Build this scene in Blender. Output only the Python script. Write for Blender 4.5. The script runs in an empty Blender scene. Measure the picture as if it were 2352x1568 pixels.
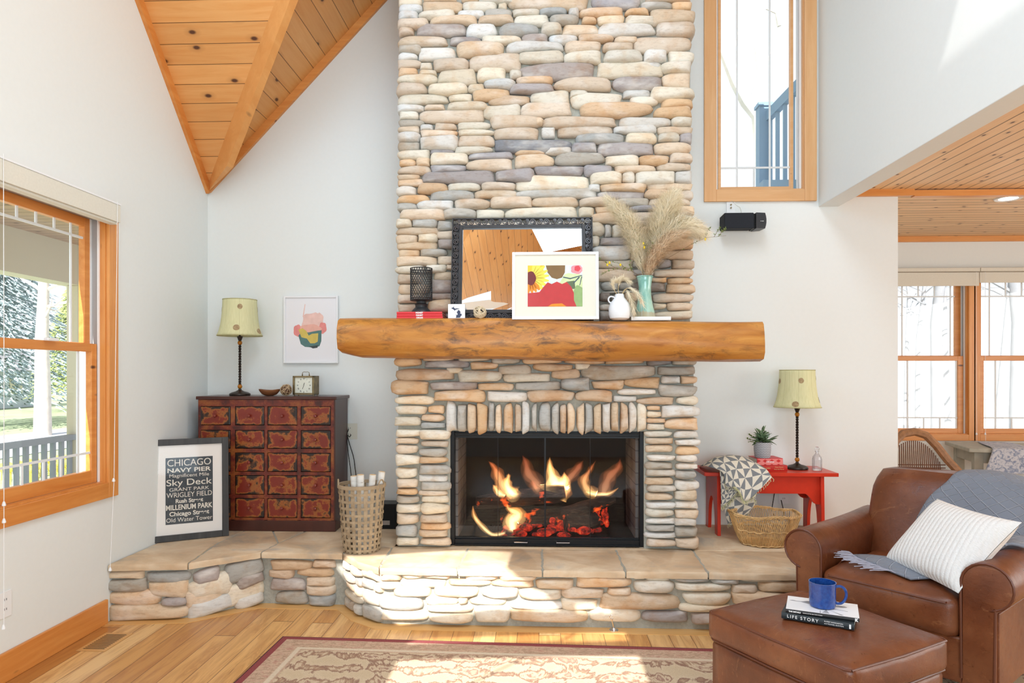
import bpy, bmesh, math, random
from mathutils import Vector, Matrix
from mathutils.bvhtree import BVHTree
PI = math.pi
R = random.Random(7)
sc = bpy.context.scene
C = sc.collection
V = Vector
# ---------------------------------------------------------------- camera
FPX, EYE, YAW = 1568.0, 1.40, math.atan(62/1568)
cam = bpy.data.cameras.new('camera'); camo = bpy.data.objects.new('camera', cam); C.objects.link(camo)
cam.sensor_width = 36; cam.lens = 24; cam.shift_y = 71/2352; cam.clip_start = .05
camo.location = (0, 0, EYE); camo.rotation_euler = (PI/2, 0, YAW)
sc.camera = camo
# ---------------------------------------------------------------- light
world = bpy.data.worlds.new('daylight'); sc.world = world; world.use_nodes = True
bg = world.node_tree.nodes['Background']; bg.inputs[0].default_value = (.86, .93, 1, 1); bg.inputs[1].default_value = 1.25
SD = V((.10, 1, -.75)).normalized()
sun = bpy.data.lights.new('sun', 'SUN'); sun.energy = 9; sun.angle = .004; sun.color = (1, .97, .92)
suno = bpy.data.objects.new('sun', sun); C.objects.link(suno)
suno.rotation_euler = SD.to_track_quat('-Z', 'Y').to_euler(); suno.location = (0, -8, 6)
def area(name, loc, d, sx, sy, p, col=(1, 1, 1)):
    l = bpy.data.lights.new(name, 'AREA'); l.shape = 'RECTANGLE'; l.size = sx; l.size_y = sy; l.energy = p; l.color = col
    o = bpy.data.objects.new(name, l); C.objects.link(o); o.location = loc
    o.rotation_euler = V(d).to_track_quat('-Z', 'Y').to_euler(); return o
area('rear_fill', (.3, -2.62, 1.45), (-.14, 1, .02), 3.6, 1.9, 150, (.68, .86, 1))  # added fill behind the camera to flood the room with soft light
area('skylight_daylight', (.35, 1.2, 4.9), (-.12, .3, -1), 1.6, 2.6, 102, (.70, .87, 1))
area('dining_daylight', (6.3, 1.8, 1.5), (-1, .12, 0), 4.5, 2.0, 130, (.90, .93, .92))
area('gable_daylight', (-2.2, 1.8, 3.6), (1, 0, .1), 1.8, 1.2, 58, (.45, .72, 1))  # added bluish fill aimed at the loft wall, no window behind it
sc.view_settings.view_transform = 'Standard'; sc.view_settings.look = 'None'
sc.view_settings.exposure = 0; sc.view_settings.gamma = 1
# ---------------------------------------------------------------- pixel rays
def ray(px, py):
    xc = (px-1176)/FPX; c, s = math.cos(YAW), math.sin(YAW)
    return V((-s+xc*c, c+xc*s, (855-py)/FPX))
EYEP = V((0, 0, EYE))
def at(px, py, Y): d = ray(px, py); return EYEP + d*(Y/d.y)
def atx(px, py, X): d = ray(px, py); return EYEP + d*(X/d.x)
def atz(px, py, Z): d = ray(px, py); return EYEP + d*((Z-EYE)/d.z)
def atp(px, py, p0, n): d = ray(px, py); return EYEP + d*((V(p0)-EYEP).dot(n)/d.dot(n))
# ---------------------------------------------------------------- mesh builder
class MB:
    def __init__(s): s.v = []; s.f = []; s.col = []; s.cur = None; s.fm = []; s.mi = 0
    def add(s, vs, fs):
        b = len(s.v); s.v += [tuple(v) for v in vs]; s.f += [tuple(b+i for i in f) for f in fs]
        s.col += [s.cur]*len(vs); s.fm += [s.mi]*len(fs); return s
    def hexa(s, p):   # 8 points: bottom 4 ccw, top 4 ccw
        return s.add(p, [(3, 2, 1, 0), (4, 5, 6, 7), (0, 1, 5, 4), (1, 2, 6, 5), (2, 3, 7, 6), (3, 0, 4, 7)])
    def box(s, x0, x1, y0, y1, z0, z1, M=None):
        p = [V(q) for q in ((x0, y0, z0), (x1, y0, z0), (x1, y1, z0), (x0, y1, z0), (x0, y0, z1), (x1, y0, z1), (x1, y1, z1), (x0, y1, z1))]
        if M: p = [M @ q for q in p]
        return s.hexa(p)
    def bar(s, a, b, w, h, up=(0, 0, 1)):   # beam from a to b, w wide, h high, centred
        a, b, up = V(a), V(b), V(up); d = (b-a).normalized(); r = d.cross(up).normalized(); u = r.cross(d)
        q = [a-r*w/2-u*h/2, b-r*w/2-u*h/2, b+r*w/2-u*h/2, a+r*w/2-u*h/2]
        return s.hexa([q[0], q[3], q[2], q[1]] + [p+u*h for p in (q[0], q[3], q[2], q[1])])
    def loft(s, rings, caps=True, closed=True):
        n = len(rings[0]); vs = [p for r in rings for p in r]; fs = []
        for i in range(len(rings)-1):
            for j in range(n if closed else n-1):
                k = (j+1) % n; fs.append((i*n+j, i*n+k, (i+1)*n+k, (i+1)*n+j))
        if caps: fs.append(tuple(range(n-1, -1, -1))); fs.append(tuple((len(rings)-1)*n+j for j in range(n)))
        return s.add(vs, fs)
    def tube(s, path, r, n=8, caps=True):
        path = [V(p) for p in path]; m = len(path); rings = []; prev = None
        for i, p in enumerate(path):
            t = (path[min(i+1, m-1)]-path[max(i-1, 0)]).normalized()
            if prev is None: a = t.cross(V((0, 0, 1)) if abs(t.z) < .9 else V((1, 0, 0))).normalized()
            else: a = (prev-t*prev.dot(t)).normalized()
            prev = a; b = t.cross(a); rr = r[i] if hasattr(r, '__len__') else r
            rings.append([p+(a*math.cos(2*PI*j/n)+b*math.sin(2*PI*j/n))*rr for j in range(n)])
        return s.loft(rings, caps)
    def lathe(s, prof, n=24, c=(0, 0, 0), caps=True, sx=1, sy=1, M=None):
        c = V(c); rings = [[c+V((r*math.cos(2*PI*j/n)*sx, r*math.sin(2*PI*j/n)*sy, z)) for j in range(n)] for r, z in prof]
        if M: rings = [[M @ p for p in q] for q in rings]
        return s.loft(rings, caps)
    def prism(s, poly, o, u, v, n, d):   # 2-D poly in u,v at o, extruded d along n
        o, u, v, n = V(o), V(u), V(v), V(n); a = [o+u*x+v*y for x, y in poly]; m = len(a)
        return s.add(a+[p+n*d for p in a], [tuple(range(m-1, -1, -1)), tuple(range(m, 2*m))] + [(i, (i+1) % m, m+(i+1) % m, m+i) for i in range(m)])
    def sphere(s, c, r, n=12, m=8, sc3=(1, 1, 1)):
        c = V(c); rings = []
        for i in range(m+1):
            a = -PI/2+PI*i/m; rr = max(math.cos(a), .001)*r
            rings.append([c+V((rr*math.cos(2*PI*j/n)*sc3[0], rr*math.sin(2*PI*j/n)*sc3[1], r*math.sin(a)*sc3[2])) for j in range(n)])
        return s.loft(rings)
    def grid(s, fn, nu, nv, thick=0, tn=None):  # fn(u,v)->point, u,v in 0..1
        P = [[V(fn(i/nu, j/nv)) for j in range(nv+1)] for i in range(nu+1)]; w = nv+1
        fs = [(i*w+j, (i+1)*w+j, (i+1)*w+j+1, i*w+j+1) for i in range(nu) for j in range(nv)]
        return s.add([p for r in P for p in r], fs)
    def build(s, name, mat, parent=None, smooth=False, bevel=0, seg=2, solid=0, subd=0, uv=None, local=False, weld=False, tri=True):
        me = bpy.data.meshes.new(name); off = V((0, 0, 0))
        if parent is not None and not local:
            o = parent
            while o is not None: off += o.location; o = o.parent
        me.from_pydata([V(v)-off for v in s.v], [], s.f)
        for m_ in (mat if isinstance(mat, (list, tuple)) else [mat]): me.materials.append(m_)
        if s.col and s.col[0] is not None:
            at_ = me.color_attributes.new('tint', 'FLOAT_COLOR', 'POINT')
            for i, c_ in enumerate(s.col): at_.data[i].color = (*c_, 1)
        bm = bmesh.new(); bm.from_mesh(me)
        for f, mi in zip(bm.faces, s.fm): f.material_index = mi
        if weld: bmesh.ops.remove_doubles(bm, verts=bm.verts, dist=1e-4)
        bmesh.ops.recalc_face_normals(bm, faces=bm.faces)
        if bevel:
            es = [e for e in bm.edges if len(e.link_faces) == 2 and e.calc_face_angle(0) > .5]
            bmesh.ops.bevel(bm, geom=es, offset=bevel, segments=seg, affect='EDGES', profile=.5, clamp_overlap=True)
        if uv:
            l = bm.loops.layers.uv.new('UVMap'); ua, va = V(uv[0]), V(uv[1])
            for f in bm.faces:
                for lp in f.loops: w = lp.vert.co+off; lp[l].uv = (w.dot(ua), w.dot(va))
        bm.to_mesh(me); bm.free()
        if smooth:
            for p in me.polygons: p.use_smooth = True
            if smooth != 'all':
                bm = bmesh.new(); bm.from_mesh(me)
                for e in bm.edges:
                    if len(e.link_faces) == 2 and e.calc_face_angle(0) > .7: e.smooth = False
                bm.to_mesh(me); bm.free()
        o = bpy.data.objects.new(name, me); C.objects.link(o)
        if parent is not None: o.parent = parent
        if solid: m = o.modifiers.new('solid', 'SOLIDIFY'); m.thickness = solid; m.offset = 0
        if subd: m = o.modifiers.new('sub', 'SUBSURF'); m.levels = m.render_levels = subd
        return o
def tag(o, label, cat, group=None, kind=None):
    o['label'] = label; o['category'] = cat
    if group: o['group'] = group
    if kind: o['kind'] = kind
    return o
def thing(name, label, cat, loc=(0, 0, 0), rz=0, group=None, rot=None):
    o = bpy.data.objects.new(name, None); C.objects.link(o); o.location = loc; o.empty_display_size = .1
    o.rotation_euler = rot if rot else (0, 0, rz); return tag(o, label, cat, group)
def struct(o, label=None):
    o['kind'] = 'structure'
    if label: o['label'] = label
    return o
def dup(root, loc, rz=None, label=None, rot=None):
    r = root.copy(); C.objects.link(r); r.location = loc
    if rz is not None: r.rotation_euler = (0, 0, rz)
    if rot is not None: r.rotation_euler = rot
    if label: r['label'] = label
    for ch in list(root.children):
        c = ch.copy(); C.objects.link(c); c.parent = r
        for g in ch.children: d = g.copy(); C.objects.link(d); d.parent = c
    return r
def text(name, s, size, M, mat, parent=None, ext=.0004, bold=0, sx=1, space=1, align='CENTER', label=None):
    cu = bpy.data.curves.new(name, 'FONT'); cu.body = s; cu.size = size; cu.extrude = ext; cu.offset = bold; cu.align_x = align; cu.align_y = 'CENTER'; cu.space_character = space
    t = bpy.data.objects.new(name, cu); C.objects.link(t)
    dg = bpy.context.evaluated_depsgraph_get(); me = bpy.data.meshes.new_from_object(t.evaluated_get(dg)); bpy.data.objects.remove(t)
    me.name = name; me.transform(M @ Matrix.Diagonal((sx, 1, 1, 1)))
    if parent is not None: me.transform(Matrix.Translation(-(sum((q.location for q in chain(parent)), V((0, 0, 0))))) if not parent.get('_l') else Matrix())
    me.materials.clear(); me.materials.append(mat)
    o = bpy.data.objects.new(name, me); C.objects.link(o)
    if parent is not None: o.parent = parent
    return o
def chain(o):
    r = []
    while o is not None: r.append(o); o = o.parent
    return r
def frame3(o, x, y):   # matrix with local x,y axes and origin
    x, y = V(x).normalized(), V(y).normalized(); z = x.cross(y)
    return Matrix(((x.x, y.x, z.x, o[0]), (x.y, y.y, z.y, o[1]), (x.z, y.z, z.z, o[2]), (0, 0, 0, 1)))
# ---------------------------------------------------------------- materials
class NT:
    def __init__(s, name, rough=.5, metal=0, col=(.5, .5, .5), spec=.5, **kw):
        s.m = bpy.data.materials.new(name); s.m.use_nodes = True; s.t = s.m.node_tree; s.N = s.t.nodes; s.L = s.t.links
        s.b = s.N['Principled BSDF']; s.b.inputs['Roughness'].default_value = rough; s.b.inputs['Metallic'].default_value = metal
        s.b.inputs['Base Color'].default_value = (*col, 1); s.b.inputs['Specular IOR Level'].default_value = spec
        for k, v in kw.items(): s.b.inputs[k.replace('_', ' ')].default_value = v
    def n(s, t, ins=None, **at_):
        q = s.N.new(t)
        for k, v in at_.items(): setattr(q, k, v)
        for k, v in (ins or {}).items():
            if hasattr(v, 'links') or isinstance(v, bpy.types.NodeSocket): s.L.new(v, q.inputs[k])
            else: q.inputs[k].default_value = v
        return q
    def obj(s): return s.n('ShaderNodeTexCoord').outputs['Object']
    def uv(s): return s.n('ShaderNodeTexCoord').outputs['UV']
    def map(s, v, sc3, loc=(0, 0, 0), rot=(0, 0, 0)): return s.n('ShaderNodeMapping', {0: v, 1: loc, 2: rot, 3: sc3}).outputs[0]
    def noise(s, v, scale, detail=4, rough=.55, dist=0): return s.n('ShaderNodeTexNoise', {'Vector': v, 'Scale': scale, 'Detail': detail, 'Roughness': rough, 'Distortion': dist}).outputs[0]
    def ramp(s, f, pts, interp='LINEAR'):
        q = s.n('ShaderNodeValToRGB', {0: f}); e = q.color_ramp.elements; q.color_ramp.interpolation = interp
        while len(e) < len(pts): e.new(.5)
        for a, (p, c) in zip(e, pts): a.position = p; a.color = (*c, 1) if hasattr(c, '__len__') else (c, c, c, 1)
        return q.outputs[0]
    def math(s, op, a, b=0, c=0): return s.n('ShaderNodeMath', {0: a, 1: b, 2: c}, operation=op).outputs[0]
    def mix(s, f, a, b, t='MIX'):
        q = s.n('ShaderNodeMix', data_type='RGBA', blend_type=t)
        for i, v in ((0, f), (6, a), (7, b)):
            if isinstance(v, bpy.types.NodeSocket): s.L.new(v, q.inputs[i])
            else: q.inputs[i].default_value = (*v, 1) if hasattr(v, '__len__') else v
        return q.outputs[2]
    def col(s, v): s.L.new(v, s.b.inputs['Base Color']); return s
    def rgh(s, v): s.L.new(v, s.b.inputs['Roughness']); return s
    def bump(s, h, st=.3, d=.01): s.L.new(s.n('ShaderNodeBump', {'Strength': st, 'Distance': d, 'Height': h}).outputs[0], s.b.inputs['Normal']); return s
def flat(name, c, rough=.5, metal=0, **k): return NT(name, rough, metal, c, **k).m
def noisy(name, c, d=.12, sc_=8, rough=.6, bump=.15, bd=.004, stretch=(1, 1, 1), metal=0, **k):
    t = NT(name, rough, metal, **k); f = t.noise(t.map(t.obj(), stretch), sc_, 5)
    t.col(t.ramp(f, [(.25, tuple(x*(1-d) for x in c)), (.75, tuple(min(1, x*(1+d)) for x in c))]))
    if bump: t.bump(f, bump, bd)
    return t.m
def wood(name, a, b, knot=(.12, .04, .015), axis='Z', scale=1, rough=.4, knots=True, coord='obj'):
    t = NT(name, rough); v = t.obj() if coord == 'obj' else t.uv()
    st = {'X': (1.2, 14, 14), 'Y': (14, 1.2, 14), 'Z': (14, 14, 1.2), 'V': (14, 1.2, 1)}[axis]
    st = tuple(x*scale for x in st)
    g = t.noise(t.map(v, st), 1.6, 6, .6, .6); c = t.ramp(g, [(.3, a), (.55, tuple((x+y)/2 for x, y in zip(a, b))), (.75, b)])
    if knots:
        ks = {'X': (.35, 1, 1), 'Y': (1, .35, 1), 'Z': (1, 1, .35), 'V': (1, .45, 1)}[axis]
        vo = t.n('ShaderNodeTexVoronoi', {'Vector': t.map(v, ks), 'Scale': 8*scale}).outputs
        k = t.ramp(vo[0], [(.04, 1), (.1, 0)]); rnd = t.math('GREATER_THAN', t.n('ShaderNodeSeparateColor', {0: vo[1]}).outputs[0], .55)
        c = t.mix(t.math('MULTIPLY', k, rnd), c, knot)
    t.col(c); t.bump(g, .08, .002); return t.m
def boards(name, w, a, b, groove=.022, knot=(.10, .03, .01), ks=3.2, rough=.45, vlen=1.0):
    """tongue and groove boards: uv.x across the boards, uv.y along them (metres)"""
    t = NT(name, rough); v = t.uv(); se = t.n('ShaderNodeSeparateXYZ', {0: v}).outputs
    u = t.math('DIVIDE', se[0], w); row = t.math('FLOOR', u); fr = t.math('FRACT', u)
    rnd = t.n('ShaderNodeTexWhiteNoise', {'W': row}, noise_dimensions='1D').outputs[0]
    off = t.n('ShaderNodeCombineXYZ', {0: se[0], 1: t.math('ADD', se[1], t.math('MULTIPLY', rnd, 37)), 2: t.math('MULTIPLY', rnd, 9)}).outputs[0]
    g = t.noise(t.map(off, (16, 1.1, 1)), 1.5, 6, .6, 1.0)
    c = t.ramp(g, [(.28, a), (.72, b)]); c = t.mix(t.math('MULTIPLY', rnd, .35), c, tuple(x*.72 for x in a))
    vo = t.n('ShaderNodeTexVoronoi', {'Vector': t.map(off, (1, .55, 1)), 'Scale': ks*2.0}, voronoi_dimensions='2D').outputs
    k = t.ramp(vo[0], [(.05, 1), (.10, .0)]); halo = t.ramp(vo[0], [(.06, .5), (.22, 0)])
    pick = t.math('GREATER_THAN', t.n('ShaderNodeSeparateColor', {0: vo[1]}).outputs[1], .5)
    c = t.mix(t.math('MULTIPLY', halo, pick), c, tuple(x*.6 for x in a)); c = t.mix(t.math('MULTIPLY', k, pick), c, knot)
    e = t.math('MINIMUM', fr, t.math('SUBTRACT', 1, fr)); gl = t.ramp(e, [(groove*.4, 1), (groove, 0)])
    c = t.mix(gl, c, tuple(x*.25 for x in a)); t.col(c); t.bump(t.math('SUBTRACT', t.math('MULTIPLY', g, .1), gl), .5, .006); return t.m
M = {}
M['wall'] = noisy('wall_paint', (.80, .825, .81), .01, 40, .75, .05, .001)
M['ceil'] = boards('pine_ceiling_boards', .125, (.78, .34, .09), (.88, .47, .17))
M['ceil2'] = boards('pine_ceiling_boards_dining', .085, (.82, .50, .24), (.92, .66, .38), groove=.06, ks=5)
M['trim'] = wood('pine_trim', (.66, .24, .05), (.82, .38, .11), rough=.35, axis='Z')
M['trimy'] = wood('pine_trim_lengthwise', (.62, .21, .04), (.78, .34, .09), rough=.35, axis='Y')
M['trimx'] = wood('pine_trim_crosswise', (.66, .25, .06), (.80, .37, .11), rough=.35, axis='X')
M['ptrim'] = wood('pale_pine_trim', (.72, .38, .16), (.82, .50, .25), rough=.4, axis='Z')
M['ptrimx'] = wood('pale_pine_trim_crosswise', (.72, .38, .16), (.82, .50, .25), rough=.4, axis='X')
M['trimp'] = wood('plain_pine_trim', (.66, .25, .06), (.80, .37, .11), rough=.35, axis='X', knots=False)
M['beam'] = wood('beam_wood', (.74, .32, .09), (.84, .42, .14), rough=.45, axis='Y', knots=True, scale=.6)
M['white'] = flat('white_vinyl', (.86, .87, .88), .35)
M['vinyl'] = flat('grey_vinyl_track', (.42, .42, .42), .4)
M['black'] = flat('black_paint', (.008, .008, .009), .35, spec=.25)
M['shade'] = noisy('linen_shade', (.74, .71, .62), .04, 90, .9, .2, .001)
t = NT('window_glass', 0); out = t.N['Material Output']
tr = t.n('ShaderNodeBsdfTransparent'); gl = t.n('ShaderNodeBsdfGlossy', {'Roughness': .0}); mx = t.n('ShaderNodeMixShader', {0: .05})
t.L.new(tr.outputs[0], mx.inputs[1]); t.L.new(gl.outputs[0], mx.inputs[2]); t.L.new(mx.outputs[0], out.inputs[0]); M['glass'] = t.m
t = NT('picture_glazing', 0); out = t.N['Material Output']; tr = t.n('ShaderNodeBsdfTransparent'); gl = t.n('ShaderNodeBsdfGlossy', {'Roughness': .05}); mx = t.n('ShaderNodeMixShader', {0: .012})
t.L.new(tr.outputs[0], mx.inputs[1]); t.L.new(gl.outputs[0], mx.inputs[2]); t.L.new(mx.outputs[0], out.inputs[0]); M['pglass'] = t.m
# ================================================================ the room
XL, XR, XR2, YB, YR, K, ZE = -2.42, 1.97, 2.11, 4.9, -2.8, 1.06, 2.76
XRID, YRID = .5, 1.98; ZR = ZE+K*(XRID-XL); XE = 2.52; YD = 6.6; XD = 6.6; ZC = 2.68; ZH = .322
def wallmesh(name, outer, holes, o, u, v, n, d, mat=None):
    cu = bpy.data.curves.new(name, 'CURVE'); cu.dimensions = '2D'; cu.fill_mode = 'BOTH'; cu.extrude = d/2
    for poly in [outer]+holes:
        sp = cu.splines.new('POLY'); sp.points.add(len(poly)-1); sp.use_cyclic_u = True
        for p, q in zip(sp.points, poly): p.co = (q[0], q[1], 0, 1)
    t = bpy.data.objects.new(name, cu); C.objects.link(t); dg = bpy.context.evaluated_depsgraph_get()
    me = bpy.data.meshes.new_from_object(t.evaluated_get(dg)); bpy.data.objects.remove(t)
    u, v, n, o = V(u), V(v), V(n), V(o)
    me.transform(Matrix(((u.x, v.x, n.x, 0), (u.y, v.y, n.y, 0), (u.z, v.z, n.z, 0), (0, 0, 0, 1)))); me.transform(Matrix.Translation(o+n*d/2))
    me.materials.clear(); me.materials.append(mat or M['wall']); w = bpy.data.objects.new(name, me); C.objects.link(w); return struct(w)
rect = lambda a, b, c, d: [(a, c), (b, c), (b, d), (a, d)]
# floor with planks running away from the camera
t = NT('oak_floor', .28); v = t.obj(); se = t.n('ShaderNodeSeparateXYZ', {0: v}).outputs
u = t.math('DIVIDE', se[0], .115); row = t.math('FLOOR', u); fr = t.math('FRACT', u)
rn = t.n('ShaderNodeTexWhiteNoise', {'W': row}, noise_dimensions='1D').outputs[0]
yy = t.math('ADD', t.math('DIVIDE', se[1], 1.5), t.math('MULTIPLY', rn, 13)); seg_ = t.math('FLOOR', yy); fy = t.math('FRACT', yy)
idn = t.n('ShaderNodeTexWhiteNoise', {'Vector': t.n('ShaderNodeCombineXYZ', {0: row, 1: seg_}).outputs[0]}, noise_dimensions='2D').outputs[0]
off = t.n('ShaderNodeCombineXYZ', {0: se[0], 1: t.math('ADD', se[1], t.math('MULTIPLY', idn, 50)), 2: idn}).outputs[0]
g = t.noise(t.map(off, (13, 1.3, 1)), 1.5, 7, .62, 1.3)
base = t.ramp(idn, [(0, (.50, .22, .06)), (.3, (.66, .35, .11)), (.6, (.78, .46, .17)), (1, (.80, .53, .24))])
c = t.mix(t.ramp(g, [(.42, 0), (.62, .55), (.66, .15), (.8, .7)]), base, (.36, .13, .035))
streak = t.noise(t.map(off, (30, .8, 1)), 1, 3, .5, 2); c = t.mix(t.ramp(streak, [(.68, 0), (.74, .8)]), c, (.10, .035, .01))
e = t.math('MINIMUM', fr, t.math('SUBTRACT', 1, fr)); gl = t.ramp(e, [(.008, 1), (.02, 0)])
e2 = t.ramp(t.math('MINIMUM', fy, t.math('SUBTRACT', 1, fy)), [(.0012, 1), (.0025, 0)]); gg = t.math('MAXIMUM', gl, e2)
c = t.mix(t.math('MULTIPLY', gg, .8), c, (.12, .045, .015)); t.col(c); t.bump(t.math('SUBTRACT', t.math('MULTIPLY', g, .1), gg), .25, .003); M['floor'] = t.m
struct(MB().box(XL-.2, XD+.1, YR-.1, YD+.1, -.12, 0).build('floor', M['floor']))
# rear wall, pierced with unseen openings shaped to throw the sun patches
sun_spots = [  # chosen sun patches that the rear wall and roof holes are cut to fit: rug, two strips of floor, hearth top with its left corner, hearth front
    [(-.69, 1.4, 0), (.51, 1.4, 0), (.49, 3.42, 0), (.2, 3.40, 0), (-.68, 3.32, 0)],
    [(-.72, 3.47, 0), (-.1, 3.53, 0), (.47, 3.59, 0), (.46, 3.72, 0), (.2, 3.70, 0), (-.62, 3.60, 0)],
    [(-1.25, 3.98, .322), (-1.10, 3.66, .32), (-.78, 3.58, .12), (-.60, 3.72, .06), (-.2, 3.80, .05), (.15, 3.80, .04), (.05, 3.80, .14), (-.12, 3.80, .25), (-.17, 3.80, .30), (-.15, 4.13, .32), (-.5, 4.15, .322), (-.95, 4.02, .322)],
    [(.22, 3.80, .03), (.45, 3.80, .05), (.32, 3.80, .11), (.2, 3.80, .10)]]
def onto(p, p0, n): p = V(p); return p-SD*((p-V(p0)).dot(n)/SD.dot(n))
hR = [[(q.x, q.z) for q in (onto(p, (0, YR, 0), V((0, 1, 0))) for p in h)] for h in sun_spots]
nB_ = V((-K, 0, 1)); lx = math.hypot(1, K)
def clipy(poly):
    ym = YR; poly = clipx(poly, .48); out = []
    for i in range(len(poly)):
        a, b = poly[i-1], poly[i]
        if (a[1] > ym) != (b[1] > ym): f = (ym-a[1])/(b[1]-a[1]); out.append((a[0]+(b[0]-a[0])*f, ym))
        if b[1] > ym: out.append(b)
    return out
def clipx(poly, xm):
    out = []
    for i in range(len(poly)):
        a, b = poly[i-1], poly[i]
        if (a[0] < xm) != (b[0] < xm): f = (xm-a[0])/(b[0]-a[0]); out.append((xm, a[1]+(b[1]-a[1])*f))
        if b[0] < xm: out.append(b)
    return out
hB = [[(x*lx, y) for x, y in clipy([(q.x, q.y) for q in (onto(p, (XL, 0, ZE), nB_) for p in h)])] for h in sun_spots]  # roof holes made up so the sun lands on the chosen patches
wallmesh('wall_rear', [(XL-.1, 0), (XD, 0), (XD, 6.5), (XL-.1, 6.5)], hR, (0, YR, 0), (1, 0, 0), (0, 0, 1), (0, -1, 0), .03)
# left wall (a gable) with window_1
W1Y1 = atx(246, 900, XL).y; W1Y0 = 2.55; W1Z0 = atx(246, 1120, XL).z+.02; W1Z1 = 2.27
wallmesh('wall_left', [(YR, 0), (YB, 0), (YB, ZE+.02), (YRID, ZE+K*(YB-YRID)+.02), (YRID-2.92, ZE+.02), (YR, ZE+.02)], [rect(W1Y0, W1Y1, W1Z0, W1Z1)], (XL, 0, 0), (0, 1, 0), (0, 0, 1), (-1, 0, 0), .16)
# back wall with window_2
W2X0, W2X1 = at(1640, 300, YB).x, at(1850, 300, YB).x; W2Z0, W2Z1 = at(1700, 440, YB).z, 4.6
wallmesh('wall_back', [(XL-.1, 0), (XE, 0), (XE, ZC), (XR+.14, ZC), (XR+.14, 4.1), (XRID, ZR+.05), (XL, ZE)], [rect(W2X0, W2X1, W2Z0, W2Z1)], (0, YB, 0), (1, 0, 0), (0, 0, 1), (0, 1, 0), .14)
# right wall: the loft parapet carried over the opening to the dining room
struct(MB().box(XR, XR2, YR, YB, 2.568, 4.6).build('wall_right', M['wall'], bevel=.004))
# dining room
D0, D1 = at(2040, 900, YD).x, at(2226, 900, YD).x; E0, E1 = at(2246, 900, YD).x, at(2420, 900, YD).x
dz0, dz1 = at(2200, 1000, YD).z, at(2200, 640, YD).z+.015
wallmesh('wall_dining_back', [(XE-.2, 0), (XD, 0), (XD, ZC+.02), (XE-.2, ZC+.02)], [rect(D0, D1, dz0, dz1), rect(E0, E1, dz0, dz1)], (0, YD, 0), (1, 0, 0), (0, 0, 1), (0, 1, 0), .14)
struct(MB().box(XE-.14, XE, YB+.14, YD, 0, ZC).build('wall_dining_left', M['wall']))
wallmesh('wall_dining_right', rect(YR, YD, 0, ZC), [rect(4.9, 6.3, .8, 2.3)], (XD, 0, 0), (0, 1, 0), (0, 0, 1), (1, 0, 0), .1)
# ceilings
def slab(name, pts, n, uv, mat, label=None):
    n = V(n).normalized(); pts = [V(p) for p in pts]; m = len(pts)
    mb = MB().add(pts+[p+n*.06 for p in pts], [tuple(range(m)), tuple(range(2*m-1, m-1, -1))]+[(i, (i+1) % m, m+(i+1) % m, m+i) for i in range(m)])
    return struct(mb.build(name, mat, uv=uv), label)
y1 = YRID-2.92; s2 = 1/math.hypot(1, K)
slab('ceiling_gable_front', [(XL, YB, ZE), (XRID, YRID, ZR), (XL, YRID, ZR)], (0, K, 1), ((0, s2, -K*s2), (1, 0, 0)), M['ceil'])
slab('ceiling_gable_rear', [(XL, y1, ZE), (XL, YRID, ZR), (XRID, YRID, ZR)], (0, -K, 1), ((0, s2, K*s2), (1, 0, 0)), M['ceil'])
slab('ceiling_slope_front', [(XL, YB, ZE), (XRID, YB, ZR), (XRID, YRID, ZR)], (-K, 0, 1), ((s2, 0, s2*K), (0, 1, 0)), M['ceil'])
def skylight(name, pl, xs, ys, outer, mat, n, uvv, more=()):   # sloped ceiling with an opening; pl(x) gives z
    sx = math.hypot(1, K); w = wallmesh(name, outer, [rect(xs[0]*sx, xs[1]*sx, *ys)]+list(more), (0, 0, pl(0)), V((1, 0, pl(1)-pl(0))).normalized(), (0, 1, 0), n, .012, mat)
    me = w.data; l = me.uv_layers.new(name='UVMap') if not me.uv_layers else me.uv_layers[0]
    for lp in me.loops: p = me.vertices[lp.vertex_index].co; l.data[lp.index].uv = (p.dot(V(uvv[0])), p.dot(V(uvv[1])))
    return w
pB = lambda x: ZE+K*(x-XL); pC = lambda x: ZR-K*(x-XRID); sx = math.hypot(1, K)
skylight('ceiling_slope_rear', pB, (-2.15, -1.75), (-2.3, -1.35), [(XL*sx, YR-.003), (XRID*sx, YR-.003), (XRID*sx, YRID), (XL*sx, y1)], M['ceil'], V((-K, 0, 1)).normalized(), ((s2, 0, s2*K), (0, 1, 0)), [h for h in hB if len(h) > 2])
nB = V((-K, 0, 1)).normalized(); tB = V((1, 0, K)).normalized(); mb = MB()
for (xa, ya, xb, yb) in ((-2.15, -2.3, -1.75, -2.3), (-1.75, -2.3, -1.75, -1.35), (-1.75, -1.35, -2.15, -1.35), (-2.15, -1.35, -2.15, -2.3)):
    mb.add([(xa, ya, pB(xa)), (xb, yb, pB(xb)), V((xb, yb, pB(xb)))+nB*.55, V((xa, ya, pB(xa)))+nB*.55], [(0, 1, 2, 3)])
struct(mb.build('trim_9', M['ptrim'], solid=.03), 'pale lining of the skylight shaft')
a = [V((1.97, y, z)) for y, z in ((3.485, 2.86), (2.87, 3.95), (1.5, 3.95), (1.5, 2.86))]; hs = []  # roof hole traced back from the sun patch put on the loft wall
for p in a:
    s = (pC(p.x)-p.z)/(-SD.z/SD.y - K*SD.x/SD.y)*-1 if False else (pC(p.x)-p.z)/(-SD.z/SD.y-K*SD.x/SD.y)
    hs.append(((p.x-SD.x/SD.y*s)*sx, p.y-s))
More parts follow.
